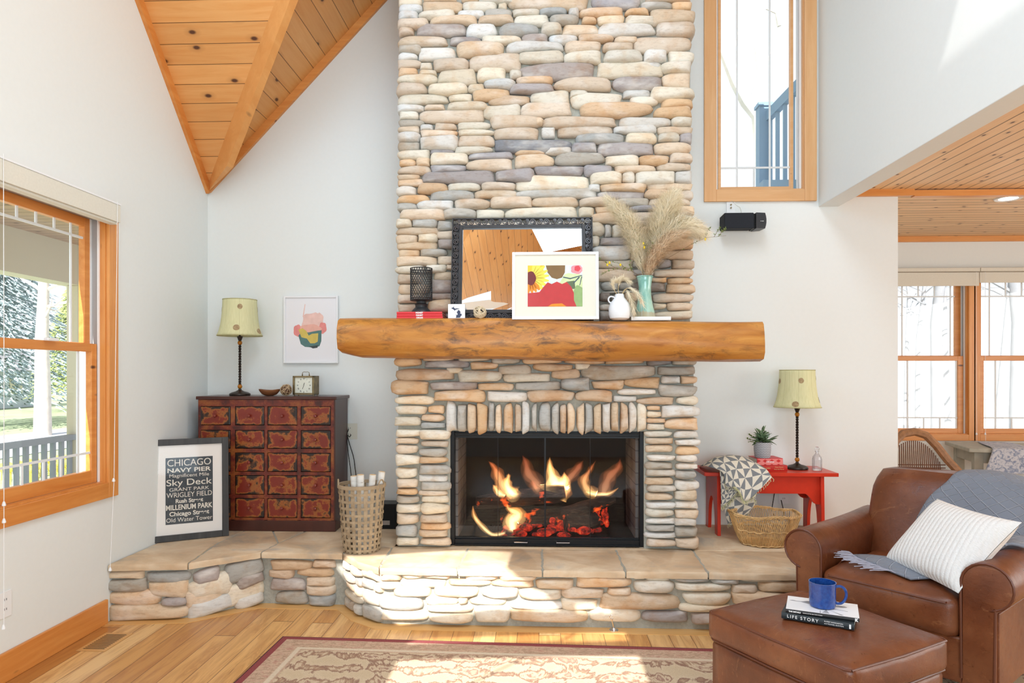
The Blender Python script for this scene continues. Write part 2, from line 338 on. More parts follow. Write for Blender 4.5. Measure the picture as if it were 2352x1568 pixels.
w = wallmesh('ceiling_slope_right', [(XRID*sx, YR), ((XR2+.1)*sx, YR), ((XR2+.1)*sx, YB+.1), (XRID*sx, YB+.1)], [hs], (0, 0, pC(0)), V((1, 0, -K)).normalized(), (0, 1, 0), V((K, 0, 1)).normalized(), .008, M['ceil'])
me = w.data; l = me.uv_layers.new(name='UVMap')
for lp in me.loops: p = me.vertices[lp.vertex_index].co; l.data[lp.index].uv = (p.dot(V((s2, 0, -s2*K))), p.y)
slab('ceiling_side_room', [(XR2-.1, YR, ZC), (XD, YR, ZC), (XD, YB, ZC), (XR2-.1, YB, ZC)], (0, 0, 1), ((1, 0, 0), (0, 1, 0)), M['ceil2'])
slab('ceiling_dining', [(XR2, YB, ZC), (XD, YB, ZC), (XD, YD+.1, ZC), (XR2, YD+.1, ZC)], (0, 0, 1), ((0, 1, 0), (1, 0, 0)), M['ceil2'])
# valley beams, edge trims
dv = V((1, -1, K)).normalized(); p0 = V((XL, YB, ZE)); side = V((1, 1, 0)).normalized()
mb = MB(); up = side.cross(dv)
p0b = p0-V((0, 0, .02))
a0, a1 = p0b-dv*.12, p0b+dv*4.9
dn = V((0, 0, -1)); qs = [side*-.022+V((0, 0, .2)), side*-.022+V((0, 0, -.17)), side*.022+V((0, 0, -.17)), side*.022+V((0, 0, .2))]; bx_ = V((.045, -.02, 0))
mb.add([p0b+V((.01, -.01, 0))+V((0, 0, .0))+q*.12 for q in qs]+[p0b+dv*.42+bx_+q for q in qs]+[a1+bx_+q for q in qs], [(0, 1, 2, 3), (11, 10, 9, 8)]+[(r*4+i, r*4+(i+1) % 4, r*4+4+(i+1) % 4, r*4+4+i) for r in (0, 1) for i in range(4)])
struct(mb.build('trim_1', M['beam'], uv=(dv, side)), 'long pine valley beam running up from the corner')
p1 = V((XL, y1, ZE)); dv2 = V((1, 1, K)).normalized(); sd2 = V((1, -1, 0)).normalized()
mb = MB(); mb.hexa([p1-sd2*.08, p1+sd2*.08, p1+sd2*.08+V((0, 0, .14)), p1-sd2*.08+V((0, 0, .14)), p1+dv2*4.9-sd2*.08, p1+dv2*4.9+sd2*.08, p1+dv2*4.9+sd2*.08+V((0, 0, .14)), p1+dv2*4.9-sd2*.08+V((0, 0, .14))])
struct(mb.build('trim_2', M['beam']))
struct(MB().bar((XL+.012, YB, ZE-.035), (XL+.012, YRID, ZR-.035), .024, .075, (0, K, 1)).build('trim_3', M['trimy']), 'pine trim board up the left wall under the ceiling')
struct(MB().bar((XL, YB-.012, ZE-.03), (XRID, YB-.012, ZR-.03), .024, .06, (-K, 0, 1)).build('trim_4', M['trimx']), 'pine trim board up the back wall under the ceiling')
struct(MB().box(XR2, XE+.1, YB-.03, YB+.0, ZC-.045, ZC).build('trim_5', M['trimp']))
struct(MB().box(XE+.1, XD, YB-.03, YB+.02, ZC-.05, ZC-.008).build('trim_6', M['trimp']))
struct(MB().box(XE, XD, YD-.03, YD, ZC-.05, ZC).build('trim_7', M['trimx']))
struct(MB().box(XR2, XR2+.03, YR, YB, ZC-.04, ZC).build('trim_8', M['trimy']))
p = atx(243, 1391, XL); zb = max(.12, p.z)
struct(MB().box(XL, XL+.018, YR, 3.72, 0, .135).build('baseboard_left', M['trimy'], bevel=.004))
struct(MB().box(2.0, XE, YB-.018, YB, 0, .135).build('baseboard_back', M['trimx'], bevel=.004))
struct(MB().box(XE, XD, YD-.018, YD, 0, .135).build('baseboard_dining', M['trimx'], bevel=.004))
# ---- window_1 (double hung, left wall). depth goes to -X
def window(name, label, P, w0, w1, z0, z1, zm, mats, cas=.075, grid=None, top=True, sashes=True, recess=.07, casl=True):
    """P(a, d, z): a along the wall, d outwards through the wall"""
    root = bpy.data.objects.new(name, None); C.objects.link(root); root.location = P((w0+w1)/2, 0, z0); struct(root, label)
    def bx(mb, a0, a1, d0, d1, c0, c1):
        p = [P(a, d, c) for c in (c0, c1) for a, d in ((a0, d0), (a1, d0), (a1, d1), (a0, d1))]; mb.hexa(p)
    vm, hm = mats
    mb = MB(); k = .012
    bx(mb, w0-cas+k, w0+k, -.02, 0, z0-cas+k, z1+cas); bx(mb, w1-k, w1+cas-k, -.02, 0, z0-cas+k, z1+cas)
    mb.build('side_casing', vm, root, bevel=.003)
    mb = MB(); bx(mb, w0+k, w1-k, -.0195, 0, z0-cas+k, z0+k)
    if top: bx(mb, w0+k, w1-k, -.0195, 0, z1-k, z1+cas)
    mb.build('sill_casing', hm, root, bevel=.003)
    mb = MB(); j = .018
    bx(mb, w0, w0+j, 0, .037, z0, z1); bx(mb, w1-j, w1, 0, .037, z0, z1); bx(mb, w0+j, w1-j, 0, .037, z1-j, z1); bx(mb, w0+j, w1-j, 0, .037, z0, z0+j)
    mb.build('jamb', vm, root); mb = MB()
    bx(mb, w0, w0+j, .037, .13, z0, z1); bx(mb, w1-j, w1, .037, .13, z0, z1); bx(mb, w0+j, w1-j, .037, .13, z1-j, z1); bx(mb, w0+j, w1-j, .037, .13, z0, z0+j)
    mb.build('vinyl_jamb', M['vinyl'], root)
    mb = MB()
    for a0 in (w0+j, w1-j-.014): bx(mb, a0, a0+.014, .03, .036, z0+j, z1-j); bx(mb, a0, a0+.014, .075, .082, z0+j, z1-j)
    mb.build('jamb_track', M['white'], root)
    def sash(nm, a0, a1, c0, c1, d, sw, mu, mv, rail0=.06, rail1=.045):
        s_ = MB(); bx(s_, a0, a0+sw, d, d+.035, c0, c1); bx(s_, a1-sw, a1, d, d+.035, c0, c1); bx(s_, a0+sw, a1-sw, d, d+.035, c0, c0+rail0); bx(s_, a0+sw, a1-sw, d, d+.035, c1-rail1, c1)
        so = s_.build(nm, hm, root, bevel=.003)
        g_ = MB(); bx(g_, a0+sw, a1-sw, d+.016, d+.020, c0+rail0, c1-rail1); g_.build('pane', M['glass'], so)
        m_ = MB(); q = .006
        for z in mu: bx(m_, a0+sw, a1-sw, d+.008, d+.016, z-q, z+q)
        for a, za, zb_ in mv: bx(m_, a-q, a+q, d+.0086, d+.0155, za, zb_)
        if mu or mv: m_.build('muntins', M['munt'], so)
    grid(sash, w0+j+.012, w1-j-.012, z0+j, z1-j, zm)
    return root
M['munt'] = flat('white_muntin', (.80, .84, .86), .5)
P1 = lambda a, d, z: (XL-d, a, z)
zm1 = atx(110, 792, XL-.05).z
def g1(sash, a0, a1, c0, c1, zm):
    zu = atx(100, 520, XL-.09).z; ay = [atx(x, 520, XL-.09).y for x in (162, 124, 82, 38)]; ay += [ay[-1]-(ay[0]-ay[3])/3, 2.72]
    sash('upper_sash', a0, a1, zm-.02, c1, .078, .045, [zu], [(ay[0], zm, c1)]+[(y, zu, c1) for y in ay[1:-1]]+[(ay[-1], zm, c1)], .045, .05)
    zl = atx(100, 1058, XL-.05).z; by = [atx(x, 1060, XL-.05).y for x in (178, 140, 100, 50)]
    sash('lower_sash', a0, a1, c0, zm+.02, .038, .045, [zl], [(by[0], c0, zm), (2.78, c0, zm)]+[(y, c0, zl) for y in by[1:]], .07, .045)
w1_ = window('window_1', 'double hung window in orange pine casing in the left wall', P1, W1Y0, W1Y1, W1Z0, W1Z1, zm1, (M['trim'], M['trimy']), cas=.085, grid=g1)
MB().box(XL-.035, XL-.01, 3.29, 3.37, zm1+.02, zm1+.035).build('sash_lock', M['white'], w1_, bevel=.004)
P2 = lambda a, d, z: (a, YB+d, z)
def g2(sash, a0, a1, c0, c1, zm):
    zl = at(1730, 385, YB+.06).z; xs = [at(x, 300, YB+.06).x for x in (1693, 1768, 1732)]
    sash('sash', a0+.01, a1-.035, c0, c1, .05, .022, [zl], [(xs[0], c0, c1), (xs[1], c0, c1), (xs[2], c0, zl)], .03, .03)
window('window_2', 'tall narrow window in pale pine casing high on the back wall', P2, W2X0, W2X1, W2Z0, W2Z1, 0, (M['ptrim'], M['ptrimx']), cas=.085, grid=g2)
P3 = lambda a, d, z: (a, YD+d, z)
def gd(xs, sh):
    def g3(sash, a0, a1, c0, c1, zm):
        zu = at(2100, 681, YD+.08).z; X = [at(x, 900, YD+.08).x for x in xs]
        sash('upper_sash', a0, a1, zm-.02, c1, .078, .05, [zu], [(X[0], zm, c1), (X[-1], zm, c1)]+[(x, zu, c1) for x in X[1:-1]], .045, .02)
        zl = at(2100, 959, YD+.04).z; X = [x+.03 for x in X]
        sash('lower_sash', a0, a1, c0, zm+.02, .038, .05, [zl], [(X[0], c0, zm), (X[-1], c0, zm)]+[(x, c0, zl) for x in X[1:-1]], .045, .045)
    return g3
zmd = at(2150, 822, YD).z
window('window_3', 'sunlit double hung window at the back of the dining room', P3, D0, D1, dz0, dz1, zmd, (M['trim'], M['trimx']), cas=.06, grid=gd((2073, 2110, 2147, 2184), 0))
window('window_4', 'double hung window at the right edge of the dining room', P3, E0, E1, dz0, dz1, zmd, (M['trim'], M['trimx']), cas=.06, grid=gd((2274, 2311, 2348, 2385), 0))
# ================================================================ stones
YU, YF = 4.26, 4.20     # face of the upper chimney, of the lower chimney
PAL = {'t': (.68, .54, .40), 'c': (.74, .66, .53), 'g': (.46, .435, .39), 'w': (.70, .675, .63), 'o': (.68, .48, .31), 'p': (.40, .355, .34), 'd': (.27, .245, .235)}
t = NT('river_stone', .8, spec=.25); at_ = t.n('ShaderNodeAttribute', attribute_name='tint').outputs[0]; v = t.obj()
n1 = t.noise(v, 9, 4); n2 = t.noise(t.map(v, (1, 1, 3)), 26, 6, .7); n3 = t.noise(t.map(v, (1, 1, 2.2)), 5, 3)
c = t.mix(t.ramp(n1, [(.5, 0), (.68, .55)]), at_, (.88, .66, .46), 'MULTIPLY')
c = t.mix(t.ramp(n3, [(.52, 0), (.7, .45)]), c, (.84, .80, .74)); c = t.mix(t.ramp(n2, [(.3, .35), (.5, 0)]), c, (.45, .36, .30), 'MULTIPLY')
t.col(c); t.bump(t.math('ADD', t.math('MULTIPLY', n2, .6), n1), .35, .008); M['stone'] = t.m
M['mortar'] = noisy('mortar', (.40, .39, .335), .15, 60, .95, .5, .006)
def stone(mb, cx, cz, hw, hh, P, code, rnd, dep=.045, back=.02, edge=0, rot=0):
    """rounded cobble; P(a, b, out) -> world point; edge -1/1: the stone turns the corner"""
    base = PAL[code]; j = rnd.uniform(.86, 1.12); w = rnd.uniform(-.03, .03)
    mb.cur = tuple(min(.95, max(.02, q*j+k_)) for q, k_ in zip(base, (w, 0, -w)))
    n = 22; ex = rnd.uniform(2.8, 6.5); ex2 = rnd.uniform(2.6, 4.2); tp = rnd.uniform(-.22, .22); bow = rnd.uniform(-.10, .10); dome = rnd.uniform(.6, 1.15)*dep*min(1.1, .6+hh*14)
    ph = [rnd.uniform(0, 6.3) for _ in range(4)]; ca, sa = math.cos(rot), math.sin(rot); rad = [0, .35, .62, .82, .94, 1.0, 1.0]; vs = []
    for k, r in enumerate(rad):
        h = dome*max(0, 1-r**ex2)**.5 if k < 6 else -back
        if k == 5: h = .001
        for i in range(n):
            a = 2*PI*i/n; c_, s_ = math.cos(a), math.sin(a)
            x = math.copysign(abs(c_)**(2/ex), c_); z = math.copysign(abs(s_)**(2/ex), s_)
            wob = 1+.035*math.sin(3*a+ph[0])+.03*math.sin(5*a+ph[1]); x, z = x*r*wob, z*r*wob
            z = z*(1+tp*x)+bow*(1-x*x*1.5)*(1 if r > 0 else 0)*r
            hh_ = h+dome*.10*math.sin(4*x+ph[2])*math.cos(3*z+ph[3])*(1-r)
            if edge and k == 6: hh_ = -back*8
            X, Z = x*hw, z*hh; vs.append(P(cx+X*ca-Z*sa, cz+X*sa+Z*ca, hh_))
    fs = [(k*n+i, k*n+(i+1) % n, (k+1)*n+(i+1) % n, (k+1)*n+i) for k in range(6) for i in range(n)]
    vs.append(P(cx, cz, -back)); fs += [(6*n+(i+1) % n, 6*n+i, 7*n) for i in range(n)]
    mb.add(vs, fs)
BL = {}
BL['A'] = (900, 0, .6272, "47 -5 93 1 t;100 -5 124 2 t;126 -6 176 4 c;10 -8 42 7 c;10 7 43 17 w;45 2 101 16 t;103 2 151 15 c;154 4 165 13 c;10 16 37 28 w;39 16 91 27 c;95 15 132 24 w;134 13 172 24 g;174 14 212 22 c;8 28 52 40 t;55 24 122 35 t;125 23 175 34 t;177 22 226 36 c;10 40 31 50 o;35 35 105 51 p;108 34 151 53 w;154 35 211 53 g;10 53 80 66 t;83 53 127 63 p;129 53 186 63 c;188 49 225 61 p;10 66 42 76 g;9 76 36 86 w;38 69 90 86 w;93 61 160 81 t;165 61 247 74 w;182 74 246 90 c;8 86 41 97 t;41 90 57 100 c;60 85 110 102 t;111 78 185 101 t;186 90 293 114 p;10 97 36 108 o;40 102 64 109 c;8 107 66 120 c;67 101 121 121 c;124 99 164 118 c;170 101 186 113 c;180 111 232 122 o;7 120 50 136 t;51 120 108 136 c;110 121 133 132 c;133 114 178 128 w;171 122 234 134 p;9 136 80 149 c;82 136 114 146 c;116 128 168 145 o;139 137 198 150 o;201 130 256 150 c")
BL['B'] = (1240, 0, .6272, "-44 -6 71 13 t;76 -6 145 12 p;146 4 190 14 g;191 3 219 14 o;155 -8 218 2 o;0 12 39 21 g;42 12 56 24 w;58 12 121 24 o;124 13 157 21 o;159 14 223 33 t;15 22 55 35 g;61 25 81 33 o;83 22 121 35 c;124 23 165 36 c;2 34 31 50 c;33 36 84 50 t;84 34 166 51 w;168 32 223 52 t;14 51 53 63 w;55 50 105 60 o;109 52 141 61 t;136 53 219 74 t;37 60 88 75 t;92 62 135 74 t;36 74 89 91 c;92 73 147 90 c;151 73 183 90 w;186 74 222 90 c;82 89 176 111 c;148 89 174 98 w;176 90 218 105 c;178 104 217 126 t;105 110 176 130 p;20 113 103 131 t;120 129 158 140 g;159 126 222 143 c;44 130 69 139 c;46 134 118 153 c;130 139 170 152 c;176 143 220 155 o;56 147 161 168 o")
BL['C'] = (900, 240, .5808, "7 1 42 9 w;44 1 70 7 t;73 -3 127 8 c;122 0 171 19 c;10 9 34 19 c;36 7 122 23 t;131 15 202 31 t;9 20 42 29 g;8 29 36 37 t;38 27 54 34 w;57 25 85 34 t;87 23 130 33 c;8 37 37 50 w;38 34 86 42 o;88 34 136 41 c;8 49 36 62 g;38 42 88 60 w;88 41 136 56 t;137 31 196 47 t;136 47 239 63 d;8 61 50 73 c;51 59 82 65 p;83 56 133 65 c;51 65 101 80 c;103 64 162 72 p;164 61 204 67 o;10 73 32 82 o;33 71 50 82 t;8 82 52 93 t;52 81 98 90 p;100 73 161 88 t;164 66 216 84 t;7 93 36 100 t;41 89 137 105 p;139 87 190 103 p;191 82 256 94 p;8 100 41 108 o;34 105 74 119 o;75 105 118 115 c;119 104 164 114 t;165 95 262 114 c;6 109 32 121 w;50 115 108 128 g;110 114 166 125 t;167 113 275 124 g;7 121 50 132 o;34 128 82 140 w;83 126 130 140 t;131 123 186 137 t;187 123 249 136 t;7 131 33 141 g;10 139 71 154 t;68 139 112 152 g;113 140 149 152 c;151 137 246 152 c")
BL['D'] = (1240, 240, .5808, "-24 -3 42 16 t;153 3 202 17 o;5 17 103 30 t;-6 18 4 28 t;106 17 175 30 w;176 17 203 29 c;3 30 20 44 w;23 28 96 43 t;99 28 156 38 w;158 29 204 39 t;48 39 112 52 g;115 38 156 52 c;158 38 186 50 c;187 38 203 51 p;43 51 75 64 p;77 50 151 67 p;153 51 202 66 t;7 57 42 66 w;20 63 86 80 g;87 68 131 82 c;133 68 172 81 o;174 65 204 77 t;59 81 96 94 p;99 82 153 91 t;157 78 202 88 t;67 90 109 107 c;110 90 126 105 c;127 89 180 106 c;181 89 202 105 w;66 106 80 115 w;81 106 142 116 o;144 105 203 114 t;78 116 139 126 p;140 113 177 125 o;178 115 205 126 t;53 124 92 136 t;100 125 145 136 g;146 125 200 134 t;53 137 72 150 c;75 136 115 144 t;120 135 175 142 p;176 136 206 148 t;68 144 110 158 t;112 144 176 158 t")
BL['E'] = (900, 470, .5807, "6 19 26 30 c;27 19 60 30 g;61 22 80 34 g;6 30 64 40 t;60 35 85 46 t;5 40 33 52 t;35 39 60 50 c;7 50 60 60 t;62 46 85 58 p;9 60 36 69 t;38 59 73 69 g;6 69 59 81 t;61 68 85 79 t;5 81 43 92 c;46 80 72 90 c;73 80 90 86 t;8 93 40 105 t;56 89 85 101 t;9 106 50 119 t;52 100 85 118 p;8 120 45 131 t;50 118 85 126 p;8 132 45 144 t;48 127 85 144 t;70 145 85 152 p;8 145 60 152 t")
BL['F'] = (1340, 450, .5226, "2 32 25 48 c;26 35 33 50 w;34 36 60 49 c;2 48 19 60 c;20 50 53 59 p;10 59 58 76 w;12 77 60 86 c;12 87 62 102 t;22 103 42 113 g;43 104 58 112 g;59 104 99 115 d;82 98 100 103 o;102 98 132 105 t;100 106 134 116 t;83 117 132 127 t;84 129 99 135 c;101 128 131 137 t;85 138 132 147 c;20 116 32 126 d;20 130 34 137 t;20 138 32 150 d;50 116 64 127 t;96 65 131 76 o;90 76 105 86 p;107 77 133 87 t;85 88 132 97 t;70 37 82 46 t;70 47 80 56 p;95 50 132 64 o;100 23 133 35 g;110 12 133 22 t;95 37 125 48 t;55 46 70 56 t;57 57 86 66 c;57 67 92 76 t;60 77 88 86 g;60 88 84 96 p;55 24 92 35 t;72 118 82 127 t;70 129 83 136 g;64 138 84 147 t;34 118 49 127 g;34 129 50 137 t;34 139 62 147 c;22 114 80 116 g")
BL['G'] = (880, 780, .3095, "8 12 27 19 o;28 12 50 15 o;53 12 75 15 c;77 12 97 17 g;99 12 127 17 o;129 12 157 17 o;158 12 185 17 o;188 12 205 18 d;206 12 223 18 g;29 15 60 20 p;62 16 81 21 o;82 18 105 25 g;107 17 135 22 o;137 17 147 21 c;10 21 51 29 o;45 20 56 24 c;53 22 84 30 c;86 24 119 30 c;120 21 140 28 o;141 18 194 28 g;196 19 222 25 g;6 29 32 39 o;33 30 66 36 p;67 31 92 36 o;94 30 126 36 g;127 27 147 36 g;149 29 171 35 o;172 27 197 34 o;198 26 211 31 w;212 26 223 31 o;167 35 194 39 w;196 32 223 40 g;8 40 36 46 c;36 36 72 44 o;74 37 102 44 w;103 36 136 44 o;137 36 163 44 o;164 40 180 44 w;181 41 207 46 o;209 40 224 46 c;9 47 31 53 c;32 47 43 52 o;8 55 26 61 c;27 53 43 58 o;27 59 44 63 g;188 47 197 50 o;188 51 198 55 c;188 56 201 59 o;188 60 200 64 c;198 47 225 55 w;201 56 224 64 o;45 45 52 66 w;53 46 59 65 g;60 46 66 66 t;67 45 74 66 o;75 45 79 65 g;80 46 84 66 t;86 46 92 66 o;94 46 98 65 t;99 44 104 66 w;106 46 109 64 g;111 45 119 65 g;120 45 125 66 g;126 46 130 66 o;131 46 136 66 t;138 46 143 66 t;144 46 149 66 g;150 46 155 66 t;156 45 161 65 w;162 45 167 65 t;169 46 174 66 o;175 45 180 65 w;181 46 187 65 c")
for side_, (x0, x1), rows in (('L', (9, 25), "64 69 c;70 74 t;75 81 t;82 89 c;91 98 c;99 105 t;106 110 o;111 116 g;117 123 c;124 131 t;132 140 g;141 146 c"),
                              ('l', (26, 46), "64 71 c;72 76 t;77 83 g;83 88 o;89 96 g;96 101 w;101 107 g;107 111 t;111 116 c;116 124 c;124 130 t;130 135 o;135 140 t;141 146 t"),
                              ('r', (187, 207), "65 69 c;70 74 t;75 80 t;82 86 w;87 92 g;92 97 g;98 103 t;103 108 g;109 114 t;115 120 w;120 126 c;127 131 w;132 136 g;137 141 w;142 147 t"),
                              ('R', (208, 224), "65 70 w;71 75 w;76 82 o;82 87 w;88 92 w;93 99 g;100 107 w;107 114 c;115 120 w;121 127 t;127 132 w;133 140 g;141 148 t")):
    rr = random.Random(ord(side_))
    BL['G'] = BL['G'][:3] + (BL['G'][3]+';'+';'.join('%g %s %g %s %s' % (x0+rr.uniform(-1, 1), r.split()[0], x1+rr.uniform(-1.5, 1.5), r.split()[1], r.split()[2]) for r in rows.split(';')),)
def stones_flat(mb, key, Y, lo, hi, rnd, dep=.05):
    x0, y0, s, txt = BL[key]; s *= .1*10
    P = lambda a, b, o: (a, Y-o, b)
    for q in txt.split(';'):
        a, b, c_, d, code = q.split(); a, b, c_, d = (float(k) for k in (a, b, c_, d))
        pa = at(x0+a/s*1, y0+b/s, Y-.02); pb = at(x0+c_/s, y0+d/s, Y-.02)
        cx, cz = (pa.x+pb.x)/2, (pa.z+pb.z)/2; hw, hh = (pb.x-pa.x)/2, (pa.z-pb.z)/2
        e = -1 if pa.x < lo+.03 else (1 if pb.x > hi-.03 else 0)
        stone(mb, cx, cz, hw+.0035, hh+.0022, P, code, rnd, dep, edge=e, rot=rnd.uniform(-.02, .02) if hw > hh else 0)
for k_ in BL: BL[k_] = (BL[k_][0], BL[k_][1], BL[k_][2]/1.0 if False else BL[k_][2], BL[k_][3])
CX0, CX1 = at(920, 500, YU).x, at(1586, 500, YU).x; FX0, FX1 = at(914, 1000, YF).x, at(1594, 1000, YF).x
MZ0, MZ1 = 1.475, 1.705
fp = thing('fireplace', 'tall cobblestone fireplace and chimney breast between the windows', 'fireplace', (.1, 4.55, ZH))
rnd = random.Random(11)
mb = MB(); mb.box(CX0, CX1, YU+.012, YB, 1.6, 5.9); mb.build('chimney_breast', M['mortar'], fp)
sb = MB(); [stones_flat(sb, k_, YU, CX0, CX1, rnd) for k_ in 'ABCDEF']
# rows hidden behind the mirror, above the frame and round the two sides of the chimney
def fill(mb, P, a0, a1, b0, b1, rnd, h=.075, skip=None):
    b = b0
    while b < b1:
        hh = rnd.uniform(.7, 1.25)*h; a = a0-rnd.uniform(0, .1)
        while a < a1:
            w = rnd.uniform(.09, .34); s0, s1 = max(a, a0), min(a+w, a1)
            if s1-s0 > .04: stone(mb, (s0+s1)/2, b+hh/2, (s1-s0)/2-.002, hh/2-.001, P, rnd.choice('ttccggwop'), rnd, .045)
            a += w
        b += hh
fa, fb = at(1047, 735, YU), at(1345, 517, YU)
fill(sb, lambda a, b, o: (a, YU-o, b), fa.x, fb.x, 1.72, fb.z, rnd)
fill(sb, lambda a, b, o: (a, YU-o, b), CX0, CX1, 3.80, 5.8, rnd)
for sx_, X in ((-1, CX0), (1, CX1)): fill(sb, (lambda X, sx_: lambda a, b, o: (X+sx_*o, a, b))(X, sx_), YU+.19, YB-.01, ZH, 5.4, rnd)
sb.build('upper_stonework', M['stone'], fp, smooth='all')
OX0, OX1 = at(1033, 1100, YF).x, at(1480, 1100, YF).x; OZ1 = at(1250, 990, YF).z
mb = MB(); mb.box(FX0, OX0, YF+.012, YB, ZH, OZ1); mb.box(OX1, FX1, YF+.012, YB, ZH, OZ1); mb.box(FX0, FX1, YF+.012, YU+.25, OZ1, 1.6)
mb.build('lower_chimney', M['mortar'], fp)
sb = MB(); stones_flat(sb, 'G', YF, FX0, FX1, rnd, .055); sb.build('lower_stonework', M['stone'], fp, smooth='all')
# ---- firebox
M['fbrick'] = NT('firebox_brick', .9); t = M['fbrick']; v = t.obj()
br = t.n('ShaderNodeTexBrick', {'Vector': t.uv(), 'Color1': (.36, .33, .28, 1), 'Color2': (.28, .25, .22, 1), 'Mortar': (.16, .15, .13, 1), 'Scale': 1, 'Mortar Size': .004, 'Brick Width': .23, 'Row Height': .07})
t.col(t.mix(t.ramp(t.noise(v, 4), [(.4, 0), (.65, .7)]), br.outputs[0], (.05, .045, .04))); t.bump(br.outputs[1], -.3, .004); M['fbrick'] = t.m
M['soot'] = noisy('soot_black_steel', (.010, .007, .007), .3, 12, .95, .2, .004, spec=.1)
BYK = 4.78; FZ0 = ZH+.035
mb = MB(); i0, i1 = OX0+.03, OX1-.03
mb.add([(i0, YF+.10, FZ0), (i0, BYK, FZ0), (i0, BYK, OZ1), (i0, YF+.10, OZ1)], [(0, 1, 2, 3)]); mb.build('side_brick', M['fbrick'], fp, uv=((0, 1, 0), (0, 0, 1)), solid=.02)
mb = MB(); mb.add([(i1, YF+.10, FZ0), (i1, BYK, FZ0), (i1, BYK, OZ1), (i1, YF+.10, OZ1)], [(0, 1, 2, 3)]); mb.build('side_brick', M['fbrick'], fp, uv=((0, 1, 0), (0, 0, 1)), solid=.02)
mb = MB(); mb.box(i0, i1, BYK, BYK+.03, ZH, OZ1+.1); mb.box(i0, i1, YF+.09, BYK, ZH, FZ0); mb.box(i0, i1, YF+.09, BYK, OZ1, OZ1+.03)
mb.build('firebox', M['soot'], fp)
G0, G1 = at(1045, 1000, YF+.05), at(1468, 1240, YF+.05)     # glass area
mb = MB(); fy = YF+.035
for b_ in ((OX0-.005, G0.x, fy, fy+.05, ZH+.003, OZ1+.012), (G1.x, OX1+.005, fy, fy+.05, ZH+.003, OZ1+.012), (G0.x, G1.x, fy, fy+.05, G0.z-.0, OZ1+.012), (G0.x, G1.x, fy, fy+.05, ZH+.003, G1.z), (G0.x, G1.x, fy-.012, fy+.02, G0.z+.012, G0.z+.022), (G0.x, G1.x, fy-.016, fy+.02, ZH+.005, ZH+.014)): mb.box(*b_)
mb.build('firebox_frame', M['black'], fp, bevel=.003)
t = NT('hot_door_glass', .0); out = t.N['Material Output']; tr = t.n('ShaderNodeBsdfTransparent', {'Color': (.86, .86, .88, 1)}); gl = t.n('ShaderNodeBsdfGlossy', {'Roughness': .01}); mx = t.n('ShaderNodeMixShader', {0: .018})
t.L.new(tr.outputs[0], mx.inputs[1]); t.L.new(gl.outputs[0], mx.inputs[2]); t.L.new(mx.outputs[0], out.inputs[0]); M['dglass'] = t.m
gm = at(1252, 1000, YF+.05).x; steel = M['steel'] = flat('brushed_steel', (.42, .42, .44), .3, 1)
for a_, b_, hx in ((G0.x, gm-.003, gm-.15), (gm+.003, G1.x, gm+.11)):
    d_ = MB(); d_.box(a_, b_, fy+.025, fy+.031, G1.z, G0.z); do = d_.build('glass_door', M['dglass'], fp)
    r_ = MB(); r_.box(a_, b_, fy+.018, fy+.036, G0.z-.014, G0.z); r_.box(a_, b_, fy+.018, fy+.036, G1.z, G1.z+.01); e_ = b_ if hx < gm else a_; r_.box(e_-.0025, e_+.0025, fy+.02, fy+.036, G1.z, G0.z); r_.build('door_rail', M['black'], do)
    e_ = (a_*.52+b_*.48); s_ = MB(); s_.box(e_-.0012, e_+.0012, fy+.02, fy+.034, G1.z, G0.z); s_.build('hinge_strip', M['black'], do)
    h_ = MB(); h_.tube([(hx-.04, fy-.004, G1.z-.012), (hx-.04, fy-.025, G1.z-.012), (hx+.04, fy-.025, G1.z-.012), (hx+.04, fy-.004, G1.z-.012)], .004, 8); h_.build('handle', steel, do, smooth=True)
mb = MB()    # chain of the mesh curtain behind the glass
# ---- logs, flames, embers
t = NT('charred_log', .95); v = t.obj(); nn = t.noise(t.map(v, (3, 14, 14)), 2, 6, .7)
t.col(t.ramp(nn, [(.35, (.012, .008, .007)), (.55, (.045, .024, .015)), (.74, (.20, .11, .06))])); t.bump(nn, .9, .02)
em = t.ramp(t.noise(v, 7, 4), [(.64, (0, 0, 0)), (.72, (1, .10, .01))]); t.L.new(em, t.b.inputs['Emission Color']); t.b.inputs['Emission Strength'].default_value = 1.6; M['char'] = t.m
t = NT('glowing_embers', .95, col=(.02, .01, .01)); v = t.obj(); nn = t.noise(v, 22, 6, .7)
t.L.new(t.ramp(nn, [(.40, (.01, .002, .0)), (.50, (.35, .012, .004)), (.62, (.9, .05, .01)), (.72, (1, .3, .1))]), t.b.inputs['Emission Color']); t.b.inputs['Emission Strength'].default_value = 1.0; t.bump(nn, .8, .02); M['ember'] = t.m
